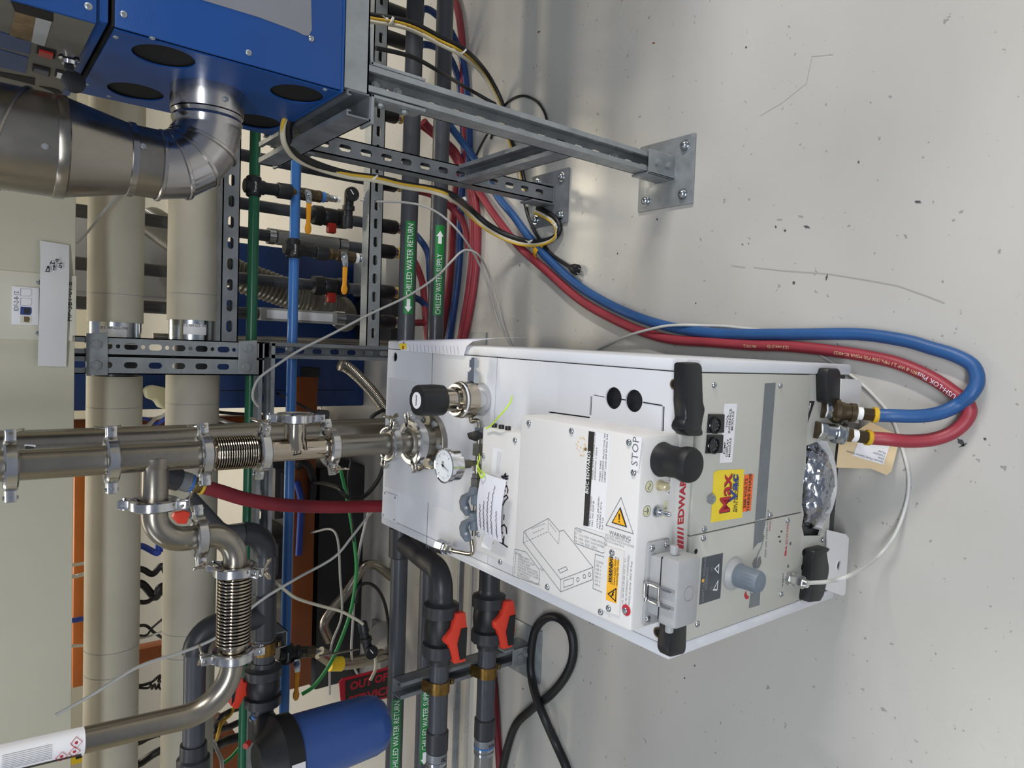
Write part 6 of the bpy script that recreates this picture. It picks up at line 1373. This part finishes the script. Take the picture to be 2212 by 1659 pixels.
riser('riser pipe with a clear sight tube below the black valve', (660, 520), (812, 862), [('band', 578, 592), ('clear', 596, 728), ('band', 730, 748)], hose_mt='hose_red', hose_pts=[(895, 565, 1.95), (912, 610, 1.93), (918, 670, 1.92), (925, 740, 1.92)])
riser('riser pipe with black valve in front of the corrugated hose', (700, 618), (822, 860), [('valve', 672, 750)], hose_mt='hose_navy', hose_pts=[(890, 640, 1.93), (915, 655, 1.92), (935, 690, 1.92)])
riser('riser pipe with a square white flow meter', (640, 683), (825, 862), [('meter', 556, 720), ('band', 722, 742)], hose_mt='hose_red', hose_pts=[(885, 698, 1.93), (915, 697, 1.92), (950, 700, 1.92)])
riser('riser pipe at the top edge with a blue hose tail', (850, 25), (825, 888), [], hose_mt='hose_navy', hose_pts=[(915, 20, 1.93), (940, 30, 1.92), (975, 70, 1.91), (1003, 150, F_), (1014, 300, F_), (1008, 380, F_)])
riser('riser pipe second from the top edge', (850, 85), (825, 888), [], hose_mt='hose_navy', hose_pts=[(915, 96, 1.93), (945, 104, 1.92), (975, 130, 1.91), (995, 200, F_), (1002, 330, F_)])
riser('riser pipe behind the frame leg with a red hose tail', (845, 250), (822, 868), [], hose_mt='hose_red', hose_pts=[(905, 268, 1.93), (935, 290, 1.92), (968, 320, 1.90), (1000, 370, F_)])
riser('riser pipe between frame leg and regulator with a red hose tail', (840, 398), (820, 866), [], hose_mt='hose_red', hose_pts=[(900, 412, 1.93), (930, 420, 1.92), (965, 440, 1.90), (1000, 480, F_), (1012, 540, F_)])
for k, (mt, pts, lb_) in enumerate([('hose_red', [(960, -40), (985, 10), (996, 70), (1000, 150), (1003, 250), (1010, 360), (1020, 450), (1021, 540), (1012, 630), (995, 730), (985, 780)], 'red hose running along the floor behind the rack, nearest the pump'),
                                    ('hose_red', [(1003, 300), (1012, 370), (1029, 450), (1031, 540), (1022, 630), (1004, 730), (992, 790)], 'red hose running along the floor behind the rack, beside its twin'),
                                    ('hose_navy', [(1003, 330), (998, 400), (994, 470), (992, 560), (984, 640), (970, 735), (962, 800)], 'blue hose running along the floor behind the rack'),
                                    ('hose_red', [(990, 360), (984, 410), (978, 480), (975, 560), (966, 650), (950, 735)], 'dull red hose on the floor beyond the blue one')]):
    tube('floor_hose', lb_, [A(x, y, Z=F_) for x, y in pts], .0112, mt, 'hose')
# corrugated hoses
def corr(name, label, pts, r, mt, pitch, amp, catg='hose'):
    P_ = cat(pts, 10); L = sum((b-a).length for a, b in zip(P_[:-1], P_[1:])); n = int(L/pitch*5); out = []; acc = [0]
    for a, b in zip(P_[:-1], P_[1:]): acc.append(acc[-1]+(b-a).length)
    j = 0
    for i in range(n+1):
        s = L*i/n
        while j < len(acc)-2 and acc[j+1] < s: j += 1
        out.append(P_[j].lerp(P_[j+1], (s-acc[j])/max(1e-9, acc[j+1]-acc[j])))
    g = G(); g.tube(out, r, 18, rf=lambda t: r*(1+amp*math.sin(t*n*2*PI/5))); o = g.ob(name, mt, None, 60); tag(o, label, catg); return o
corr('corrugated_hose', 'clear grey corrugated hose slanting behind the blue air pipe', [A(330, 480, Y=2.52)]+[A(x, y, Y=2.2) for x, y in [(420, 540), (500, 590), (570, 615), (640, 640), (700, 655)]]+[A(735, 670, Y=2.3), A(745, 690, Y=2.53)], .046, 'clear_grey' if 'clear_grey' in MATS else 'machine_grey', .014, .07)
corr('flexible_conduit', 'shiny steel flexible conduit curving behind the pump corner', [A(x, y, Y=1.95) for x, y in [(733, 788), (752, 795), (785, 825), (815, 860), (845, 905), (880, 960)]]+[A(960, 1000, Z=.05), A(985, 1010, Z=.018), A(990, 1050, Z=.018)], .0165, 'dull_steel', .005, .07, 'conduit')
tube('steel_tube', 'pale steel tube standing behind the rack post', [A(x, y, Y=1.97) for x, y in [(330, 727), (480, 731), (650, 735), (840, 741)]], .009, 'dull_steel', 'tube')
# ------------------------------------------------------------------ small regulators on the air take-offs
def mini_reg(label, dial, r_px, Y, body_to, tail=None):
    c = A(*dial, Y=Y); b = A(*body_to, Y=Y+.012); r_ = r_px*Y/1532*.98
    t = thing('mini_regulator', label, 'regulator', (c.x, Y, c.z-r_)); d = (b-c).normalized()
    g = G(); g.lathe([(0, r_*.95), (.002, r_), (.012, r_), (.013, r_*.9), (.012, r_*.86)], c+Vector((0, .004, 0)), (0, -1, 0), 28); g.ob('gauge', 'black_plastic', t)
    g = G(); g.prism([c+Vector((0, -.0095, 0))+v for v in (Vector((-.002, 0, -.001)), Vector((.010, 0, .008)), Vector((.0115, 0, .0065)), Vector((-.0005, 0, -.003)))], (0, -.0008, 0)); g.ob('needle', 'ink_white', t)
    L = (b-c).length; g = G(); g.lathe([(0, .013), (L*.3, .0135), (L*.32, .017), (L*.45, .017), (L*.47, .012), (L*.62, .012), (L*.64, .0145), (L*.96, .014), (L, .012)], c+Vector((0, .014, 0)), d, 18); g.ob('body', 'valve_black', t); return t
mini_reg('small black air regulator with a round gauge under the green pipe valve', (759, 420), 17, AY-.02, (756, 492))
mini_reg('small black air regulator with a round gauge above the OUT OF SERVICE sign', (801, 1408), 17, 1.78, (787, 1347))
ball_take('ball_valve', 'ball valve with orange lever on the blue air pipe near the filter', (618, 1412), [(637, 1411), (648, 1410), (668, 1408)], D8((962, 262), (968, 430), (968, 438), (952, 802)), 'tape_white', 'ferrule', AY)
tube('steel_tube', 'thin steel tube leading to the small regulator near the filter', [A(x, y, Y=1.80) for x, y in [(690, 1417), (730, 1410), (775, 1402)]], .003, 'dull_steel', 'tube')
# sign turned on its side
q = [A(x, y, Y=2.02) for x, y in [(733, 1474), (740, 1466), (845, 1440), (853, 1505), (738, 1528)]]
g = G(); g.prism(q, (0, .004, 0)); sg = g.ob('warning_sign', 'sign_red'); tag(sg, 'red and black OUT OF SERVICE sign hanging sideways behind the filter bowl', 'sign'); ROOTM[sg.name] = Matrix.Translation(sg.location)
q = [A(x, y, Y=2.0195) for x, y in [(746, 1471), (840, 1447), (847, 1502), (746, 1523)]]; g = G(); g.prism(q, (0, -.0008, 0)); sp2 = g.ob('panel', 'label_black', sg)
a, b = A(756, 1484, Y=2.0185), A(837, 1462, Y=2.0185); e = (b-a).normalized(); u = e.cross(Vector((0, 1, 0))); u = u if u.dot(RT) > 0 else -u
txt('OUT OF', .036, a, e, u, 'sign_red', sp2, bold=.0014, fit=(b-a).length, off=.0)
a2, b2 = A(752, 1516, Y=2.0185), A(846, 1491, Y=2.0185); txt('SERVICE', .036, a2, e, u, 'sign_red', sp2, bold=.0014, fit=(b2-a2).length, off=.0)
g = G(); g.tube([A(846, 1446, Y=2.02), A(860, 1440, Y=1.9), Vector((A(862, 1440, Y=CY).x, CY+CR*.7, zr+CR*.75))], .0012, 6); g.ob('hanging_cord', 'cable_cream', sg)
# ------------------------------------------------------------------ blue cabinet cables
CB = [((628, 243), 1.25), ((619, 275), 1.27), ((624, 310), 1.30), ((650, 340), 1.36), ((700, 362), 1.42), ((760, 378), 1.44), ((820, 386), 1.44), ((880, 400), 1.45), ((940, 410), 1.45), ((980, 425), 1.45)]
CF2 = [((1010, 450), .17), ((1050, 485), .10), ((1090, 508), .05), ((1130, 522), .022), ((1165, 524), .014), ((1195, 515), .012), ((1207, 497), .012), ((1200, 476), .012), ((1180, 462), .012), ((1160, 452), .012)]
for k, (mt, r_, dy_, dz_, lb_) in enumerate([('cable_black', .0078, 0, 0, 'black power cable sagging from the blue cabinet to the floor'), ('cable_cream', .0052, 9, -.006, 'cream cable sagging beside the black one from the blue cabinet'), ('cable_yellow', .0033, -3, .010, 'thin yellow cable tied to the black and cream cables')]):
    s_ = 1
    pts = [A(x+(-9 if k == 2 else -8 if k == 1 else 3), y+(-2 if k == 2 else 4 if k == 1 else 0)*min(1, i/2), Y=Yq-.004*k) for i, ((x, y), Yq) in enumerate(CB)] + [A(x+(-6 if k == 2 else -3 if k == 1 else 2), y+(7 if k == 2 else 4 if k == 1 else -2), Z=z+.003*k) for (x, y), z in CF2]
    tube('power_cable', lb_, pts, r_, mt, 'cable')
CT = [((700, 22), 1.62), ((760, 30), 1.60), ((815, 40), 1.58), ((860, 47), 1.56), ((900, 60), 1.55), ((950, 86), 1.55), ((1000, 112), 1.56)]
CU = [((1040, 150), .10), ((1065, 190), .04), ((1083, 232), .012), ((1095, 290), .012), ((1118, 350), .012), ((1130, 400), .012), ((1142, 440), .012)]
for k, (mt, r_, o, lb_) in enumerate([('cable_black', .0058, (4, -5), 'black cable running down past the frame from the top edge'), ('cable_yellow', .0032, (0, 1), 'yellow cable running down past the frame from the top edge'), ('cable_cream', .0045, (-2, 9), 'cream cable running down past the frame from the top edge')]):
    pts = [A(x+o[0], y+o[1], Y=Yq) for (x, y), Yq in CT]+[A(x+o[0], y+o[1]*.6, Z=z+.001*k) for (x, y), z in CU]; tube('power_cable', lb_, pts, r_, mt, 'cable')
def tie(p_, d, r_, lb_): g = G(); g.lathe([(-.002, r_), (-.002, r_+.0015), (.002, r_+.0015), (.002, r_)], p_, d, 16); g.box(p_+Vector((0, -.2*r_, r_+.003)), (.006, .005, .006), .001); g.tube([p_+Vector((0, 0, r_)), p_+Vector((.003, -.003, r_+.016))], .0011, 5); o = g.ob('cable_tie', 'tie_white'); tag(o, lb_, 'cable tie', 'white cable ties'); return o
tie(A(806, 384, Y=1.44), (-1, .05, -.8), .011, 'white cable tie on the cable bundle nearest the rack rail'); tie(A(1000, 434, Z=.18), (-.4, 0, -.9), .011, 'white cable tie on the cable bundle over the floor hoses'); tie(A(1149, 524, Z=.017), (-1, -.6, 0), .010, 'white cable tie on the cable bundle beside the yellow tag'); tie(A(1205, 488, Z=.014), (.5, -.9, 0), .009, 'white cable tie at the cable bend by the floor plate'); tie(A(845, 45, Y=1.565), (-.3, 0, -1), .009, 'white cable tie on the top edge cable bundle')
tie(A(1000, 112, Y=1.56), (-.7, 0, -.8), .010, 'white cable tie on the bundle falling past the frame leg')
tube('power_cable', 'black cable dropping behind the frame top to the floor', [A(x, y, Y=Yq) for x, y, Yq in [(812, 104, 1.5), (860, 114, 1.5), (900, 127, 1.52), (950, 155, 1.54)]]+[A(x, y, Z=z) for x, y, z in [(1000, 185, .12), (1050, 214, .03), (1080, 230, .006), (1120, 250, .006)]], .0052, 'cable_black', 'cable')
tube('power_cable', 'thin black cable looping on the floor beyond the frame', [A(x, y, Z=.0045) for x, y in [(1060, 300), (1080, 245), (1100, 218), (1130, 207), (1158, 218), (1174, 238), (1181, 258), (1178, 264)]], .0036, 'cable_black', 'cable')
tube('thin_wire', 'short thin black wire slanting on the floor below the brace', [A(x, y, Z=.003) for x, y in [(1052, 290), (1038, 315), (1026, 340)]], .003, 'cable_black', 'wire')
# plug lead and yellow tag
t = thing('plug_lead', 'black mains lead ending in a three pin plug on the floor', 'plug', A(1245, 582, Z=0)); P_ = cat([A(x, y, Z=.006) for x, y in [(1134, 440), (1142, 470), (1158, 505), (1175, 530), (1190, 548), (1210, 563), (1232, 577)]], 7); g = G(); g.tube(P_, .0048, 10); g.ob('lead', 'cable_black', t)
d = (A(1262, 590, Z=.01)-A(1232, 577, Z=.01)).normalized(); p0 = A(1230, 576, Z=.011); g = G(); g.lathe([(0, .005), (.006, .008), (.012, .0075), (.016, .0125), (.030, .0145), (.033, .0135)], p0, d, 16); g.ob('plug_body', 'black_plastic', t)
sd_ = d.cross(ZU)
for s_, zz_2 in ((.006, .002), (-.006, .002), (0, -.005)): g = G(); b0 = p0+d*.032+sd_*s_+ZU*zz_2; g.box(b0+d*.008, (.017, .0016, .006), .0004, frame(ZU, d) if False else Matrix((d, ZU.cross(d), ZU)).transposed()); g.ob('pin', 'zinc', t)
g = G(); c = A(1166, 541, Z=.024); dd = (A(1177, 552, Z=.024)-A(1155, 528, Z=.024)).normalized(); sx_ = dd.cross(ZU); n = 10; vs = []
for k in range(n+1):
    a = math.radians(-80+160*k/n)
    for w_ in (-.009, .009): vs.append(A(1163, 543, Z=HR)+sx_*(.0145*math.sin(a))+ZU*(.0145*math.cos(a)-.001)+dd*w_+sx_*(.02 if k == n else -.016 if k == 0 else 0)+ZU*(-.006 if k in (0, n) else 0))
g.add(vs, [(2*k, 2*k+1, 2*k+3, 2*k+2) for k in range(n)]); m0 = len(g.v); yt = g.ob('hose_tag', 'label_amber'); tag(yt, 'yellow warning tag wrapped over the blue hose', 'tag')
# ------------------------------------------------------------------ things on the floor beyond the rack
BYY = 2.55
xa, xb = A(750, 877, Y=BYY).x, A(650, 540, Y=BYY).x; zt_2 = A(462, 640, Y=BYY).z
bm_ = thing('blue_machine', 'dark blue machine cabinet standing beyond the rack', 'machine', ((xa+xb)/2, BYY+.25, 0))
g = G(); g.bx((xa, BYY, .0), (xb, BYY+.5, zt_2), .006); g.ob('cabinet', 'machine_blue', bm_)
x3_ = A(330, 770, Y=BYY).x; g = G(); g.bx((xa, BYY+.02, zt_2+.001), (x3_, BYY+.5, 1.3), .006); g.ob('upper_cabinet', 'machine_blue', bm_)
x4_, x5_ = A(330, 640, Y=BYY).x, A(330, 470, Y=BYY).x; g = G(); g.bx((x4_, BYY+.03, zt_2+.001), (x5_, BYY+.5, 1.3), .006); g.ob('upper_panel', 'machine_grey', bm_)
for px in [((650, 792), (690, 795), (690, 815), (651, 813))]: g = G(); g.prism([A(*q, Y=BYY-.001) for q in px], (0, -.004, 0), .001); g.ob('grip_recess', 'black_plastic', bm_)
for x_ in (720, 550): 
    p_, q_ = A(x_ if x_ < 600 else 722, 843, Y=BYY), A(x_ if x_ < 600 else 722, 843, Y=BYY)
g = G(); zq_ = A(720, 843, Y=BYY).z; xs_ = A(720, 843, Y=BYY).x; g.bx((xs_-.0012, BYY-.0008, .04), (xs_+.0012, BYY-.0002, zt_2-.02)); g.ob('panel_gap', 'dark_hole', bm_)
g = G(); g.prism([A(*q, Y=BYY-.02) for q in [(800, 810), (832, 808), (832, 828), (800, 828)]], (0, .02, 0), .002); g.ob('foot_plate', 'machine_grey', bm_)
g = G(); g.bx((A(850, 640, Z=0).x, BYY-.28, 0), (A(850, 560, Z=0).x, BYY-.02, .07), .006); o = g.ob('floor_box', 'machine_grey'); tag(o, 'low grey box on the floor in front of the blue machine', 'box')
g = G(); g.bx((A(850, 735, Z=0).x, BYY-.3, 0), (A(850, 650, Z=0).x, BYY-.01, .055), .006); o = g.ob('floor_box', 'shadow_box'); tag(o, 'low black box on the floor in front of the blue machine', 'box')
# orange pallet rack
OY = 2.42
orr = thing('pallet_rack', 'orange steel storage rack beyond the pipes on the left', 'rack', (A(650, 1130, Y=OY).x, OY+.3, 0))
def zof(x, Y): return A(x, 1130, Y=Y).z
xl_, xr_ = A(650, 1484, Y=OY).x, A(650, 815, Y=OY).x; xr2 = A(170, 945, Y=OY).x
g = G(); g.bx((xl_, OY, zof(680, OY)), (xr_, OY+.05, zof(634, OY)), .003); g.ob('beam', 'orange_steel', orr)
g = G(); g.bx((A(170, 1484, Y=OY).x, OY, zof(186, OY)), (xr2, OY+.05, zof(160, OY)), .003); g.ob('beam', 'orange_bright', orr)
for xx in (xl_+.03, xr2-.03):
    for yy in (OY+.51, ): g = G(); g.bx((xx-.03, yy, 0), (xx+.03, yy+.06, 1.4), .004); g.ob('upright', 'orange_steel', orr)
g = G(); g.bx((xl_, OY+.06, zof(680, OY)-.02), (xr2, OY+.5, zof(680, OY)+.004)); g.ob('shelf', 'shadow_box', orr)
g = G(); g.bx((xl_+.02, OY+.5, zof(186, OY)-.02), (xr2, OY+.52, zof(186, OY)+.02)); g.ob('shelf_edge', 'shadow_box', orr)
# dark equipment under and on the shelf
zsh = zof(680, OY)+.005
for k, (ya, yb_, h_, mt, lb_) in enumerate([(1010, 1120, .10, 'shadow_box', 'black instrument on the orange rack shelf beside the blue pipe'), (1160, 1250, .17, 'shadow_box', 'tall black instrument on the orange rack shelf'), (1310, 1420, .12, 'machine_grey', 'grey instrument on the orange rack shelf')]):
    x_a, x_b = A(640, yb_, Y=OY+.1).x, A(640, ya, Y=OY+.1).x; g = G(); g.bx((x_a, OY+.12, zsh), (x_b, OY+.42, zsh+h_), .006); t = thing('instrument', lb_, 'instrument', ((x_a+x_b)/2, OY+.27, zsh)); cz_ = g.ob('case', mt, t)
    for j in range(3): g = G(); zq_ = zsh+h_*(.25+.25*j); g.bx((x_a+.02, OY+.118, zq_-.004), (x_b-.02, OY+.121, zq_+.004)); g.ob('slot', 'label_slate' if mt == 'shadow_box' else 'dark_hole', cz_)
xq_a, xq_b = A(760, 1470, Y=OY+.1).x, A(715, 1010, Y=OY+.1).x
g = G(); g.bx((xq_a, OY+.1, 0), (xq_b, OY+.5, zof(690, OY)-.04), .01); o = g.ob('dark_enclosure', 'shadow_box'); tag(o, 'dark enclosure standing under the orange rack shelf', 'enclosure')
# exhaust pipework and scroll pump on the floor
sc = thing('scroll_pump', 'grey scroll pump with a round finned cover on the floor behind the pipes', 'pump', A(850, 1420, Z=0))
cs_ = A(845, 1410, Y=2.25); g = G(); g.lathe([(0, .085), (.01, .09), (.14, .09), (.15, .08)], cs_+Vector((0, -.06, -.01)), (0, 1, 0), 28); g.ob('housing', 'machine_grey', sc)
for k in range(6):
    a = k*PI/3; g = G(); p_ = cs_+Vector((.055*math.cos(a), -.0605, .055*math.sin(a)-.01)); g.lathe([(0, .02), (.002, .02)], p_, (0, -1, 0), 5, ph=a); g.ob('vent', 'dark_hole', sc)
g = G(); g.bx((cs_.x-.08, 2.2, 0), (cs_.x+.08, 2.4, max(.02, cs_.z-.09)), .004); g.ob('foot', 'machine_grey', sc)
tube('exhaust_pipe', 'bent steel exhaust pipe on the floor behind the left pipes', [A(x, y, Y=Yq) for x, y, Yq in [(712, 1385, 2.3), (700, 1350, 2.3), (715, 1320, 2.3), (745, 1285, 2.3), (775, 1238, 2.3), (792, 1220, 2.3), (815, 1222, 2.3), (845, 1245, 2.3), (880, 1270, 2.28), (885, 1310, 2.28), (882, 1360, 2.28)]], .017, 'brushed_steel', 'pipe')
tube('exhaust_pipe', 'wide steel cross pipe lying behind the small regulator', [A(x, y, Y=2.2) for x, y in [(690, 1410), (730, 1432), (780, 1428), (832, 1412)]], .022, 'brushed_steel', 'pipe')
g = G(); p0 = A(712, 1434, Y=2.19); p1 = A(738, 1434, Y=2.19); g.cyl(p0, p1, .024, n=20); o = g.ob('yellow_band', 'label_yellow'); tag(o, 'yellow band round the wide steel cross pipe', 'band')
# loose cables in the bay
rnd = random.Random(11)
def loose(lb_, pts, Y, r_, mt, pre=(), post=()):
    ends = lambda L: [A(*q[:2], Y=q[2]) if q[2] > .9 else A(*q[:2], Z=q[2]) for q in L]
    return tube('loose_cable', lb_, ends(pre)+[A(x, y, Y=Y+(.02*rnd.random())) for x, y in pts]+ends(post), r_, mt, 'cable')
loose('green cable hanging through the bay behind the filter', [(735, 1010), (752, 1090), (764, 1160), (770, 1230), (762, 1300), (745, 1360), (715, 1430), (680, 1480), (652, 1500)], 2.1, .006, 'cable_green')
loose('black cable arching behind the small regulator', [(768, 1300), (775, 1268), (795, 1260), (815, 1272), (830, 1300), (838, 1340), (840, 1390)], 2.1, .0055, 'cable_black', pre=[(768, 1250, 2.29)], post=[(842, 1420, 2.2)])
loose('black cable bowing under the maroon hose', [(828, 1010), (815, 1040), (790, 1070), (765, 1078), (745, 1070), (733, 1055)], 2.0, .007, 'cable_black', post=[(700, 1045, 2.3), (668, 1042, 2.416)])
loose('thin black cable hanging straight under the vacuum line', [(755, 985), (752, 1030), (757, 1090), (762, 1130), (763, 1170)], 2.05, .004, 'cable_black', pre=[(660, 960, 2.416), (700, 965, 2.3)])
loose('grey cable hanging behind the steel exhaust pipe', [(800, 1090), (778, 1180), (768, 1260), (762, 1350), (760, 1420)], 2.15, .0045, 'grey_tube', post=[(775, 1460, .02), (800, 1480, .005)])
loose('grey cable slanting beside the green one', [(724, 1150), (735, 1250), (738, 1330), (715, 1400), (712, 1500)], 2.2, .004, 'grey_tube', pre=[(672, 1150, 2.416)])
loose('cream cable looping round the small regulator', [(795, 1370), (806, 1400), (812, 1440), (800, 1470)], 1.9, .005, 'cable_cream', pre=[(792, 1352, 1.80)])
for k, (pts, Yk, mt, rr, lb_) in enumerate([
    ([(308, 1180), (340, 1195), (342, 1178), (362, 1190)], 2.1, 'cable_blue', .008, 'blue cable kinked between the insulated pipes'), ([(308, 1230), (330, 1240), (350, 1222), (365, 1250)], 2.15, 'cable_black', .008, 'black cable bundle between the insulated pipes, upper'),
    ([(308, 1262), (335, 1290), (345, 1270), (365, 1262)], 2.1, 'cable_black', .010, 'fat black cable between the insulated pipes'), ([(318, 1300), (340, 1285), (365, 1278)], 2.1, 'cable_black', .006, 'black cable crossing between the insulated pipes'),
    ([(316, 1372), (330, 1355), (362, 1330)], 2.1, 'cable_black', .003, 'thin black wire forking up between the insulated pipes'), ([(316, 1352), (335, 1368), (362, 1382)], 2.1, 'cable_black', .004, 'thin black wire forking down between the insulated pipes'),
    ([(306, 1378), (335, 1370), (362, 1360)], 2.1, 'grey_tube', .003, 'thin grey wire between the insulated pipes'), ([(308, 1480), (325, 1474), (338, 1465), (346, 1460), (344, 1472)], 2.1, 'cable_black', .004, 'curly black wire end between the insulated pipes'),
    ([(320, 1486), (326, 1478), (328, 1488), (334, 1478), (337, 1488), (343, 1478), (346, 1488)], 2.1, 'cable_black', .003, 'coiled black wire between the insulated pipes'), ([(300, 1600), (320, 1590), (345, 1582), (365, 1586)], 2.2, 'cable_black', .012, 'dark cable bundle low between the insulated pipes'),
    ([(300, 1650), (330, 1630), (365, 1612)], 2.2, 'cable_black', .010, 'fat dark cable slanting low between the insulated pipes'), ([(470, 1555), (490, 1540), (520, 1530), (545, 1540)], 2.1, 'cable_black', .008, 'black cable behind the plastic riser'),
    ([(460, 1580), (495, 1570), (520, 1560), (560, 1556)], 2.15, 'cable_black', .010, 'fat black cable behind the plastic riser'), ([(455, 1620), (490, 1600), (530, 1588), (560, 1570)], 2.2, 'cable_black', .014, 'very fat black cable low behind the plastic riser'),
    ([(470, 1590), (480, 1560), (500, 1540), (515, 1500)], 2.1, 'cable_yellow', .005, 'dull yellow cable behind the plastic riser'), ([(462, 1600), (468, 1618), (478, 1640), (480, 1660)], 1.95, 'grey_tube', .005, 'pale tube dropping beside the plastic riser'),
    ([(480, 1650), (500, 1635), (520, 1612)], 1.98, 'cable_green', .005, 'green wire at the lower left edge'), ([(640, 1010), (655, 1000), (672, 1020), (676, 1060), (668, 1100)], 2.395, 'cable_black', .014, 'fat grey black cable draped over the orange beam'),
    ([(640, 1040), (650, 1080), (648, 1140), (645, 1200)], 2.395, 'cable_blue', .012, 'blue cable draped over the orange beam'), ([(160, 1220), (175, 1218), (192, 1216)], 2.1, 'grey_tube', .004, 'white wire across the gap under the trunking'),
    ([(160, 1245), (175, 1242), (192, 1238)], 2.1, 'grey_tube', .005, 'second white wire across the gap under the trunking'), ([(160, 1395), (190, 1394)], 2.1, 'grey_tube', .004, 'lower white wire across the gap under the trunking'),
    ([(160, 1340), (176, 1337), (190, 1340)], 2.1, 'cable_blue', .006, 'blue wire across the gap under the trunking'), ([(470, 905), (500, 915), (535, 922)], 2.2, 'grey_tube', .006, 'pale cable behind the green pipe beside the bellows'),
    ([(470, 890), (500, 893), (535, 895)], 2.2, 'cable_black', .005, 'thin black cable behind the green pipe beside the bellows'), ([(318, 920), (335, 905), (350, 900), (364, 890)], 2.1, 'grey_tube', .005, 'pale tangled wire behind the wide riser'),
    ([(316, 905), (340, 915), (364, 900)], 2.12, 'cable_blue', .005, 'blue tangled wire behind the wide riser'), ([(640, 870), (680, 892), (690, 900)], 1.93, 'cable_black', .004, 'thin black wire above the blanked port'), ([(820, 890), (800, 915), (770, 935), (740, 925)], 1.92, 'cable_black', .006, 'black cable behind the vacuum line near the pump corner')]):
    if max(q[0] for q in pts) < 370 and min(q[0] for q in pts) > 290:      # lying against the back of the insulated pipes
        Yk = 1.995+rr; pts = [(pts[0][0]-22, pts[0][1])]+pts+[(pts[-1][0]+22, pts[-1][1]-4)]
    elif max(q[0] for q in pts) < 200: Yk = 1.99; pts = [(pts[0][0]-30, pts[0][1])]+pts+[(pts[-1][0]+30, pts[-1][1])]
    pre, post = [], []
    if 'riser' in lb_ and 'plastic' in lb_: pre = [(pts[0][0]-5, pts[0][1]+20, 2.405)] if pts[0][1] > 1540 and Yk > 2.05 else []
    if 'green pipe beside' in lb_: pre = [(440, pts[0][1]-4, 2.01)]
    if 'blanked' in lb_: pre = [(600, 850, 1.86)]
    if 'pump corner' in lb_: pre = [(900, 870, .1), (940, 850, .006), (960, 840, .006)]
    loose(lb_, pts, Yk, rr, mt, pre, post)
# remaining odds and ends
g = G(); q = [A(x, y, Y=2.5) for x, y in [(313, 840), (330, 832), (362, 838), (362, 885), (345, 882), (335, 865), (318, 862)]]; g.prism(q, (0, .05, 0), .01); o = g.ob('cloth_bundle', 'label_cream'); tag(o, 'pale yellow cloth bundle beyond the insulated pipes', 'cloth')
g = G(); q = [A(x, y, Y=2.4) for x, y in [(455, 1592), (515, 1590), (520, 1700), (450, 1705)]]; g.prism(q, (0, .2, 0), .006); o = g.ob('orange_crate', 'orange_steel'); tag(o, 'orange crate low at the left edge behind the cables', 'crate')
g = G(); q = [A(x, y, Y=1.996) for x, y in [(150, 1600), (226, 1580), (226, 1634), (150, 1655)]]; g.prism(q, (0, .02, 0), .002); yb2 = g.ob('yellow_placard', 'label_yellow'); tag(yb2, 'yellow placard with a black mark at the left edge', 'placard'); ROOTM[yb2.name] = Matrix.Translation(yb2.location)
g = G(); q = [A(x, y, Y=1.9955) for x, y in [(160, 1612), (166, 1610), (172, 1628), (180, 1626), (178, 1636), (164, 1640)]]; g.prism(q, (0, -.001, 0)); g.ob('mark', 'label_black', yb2)
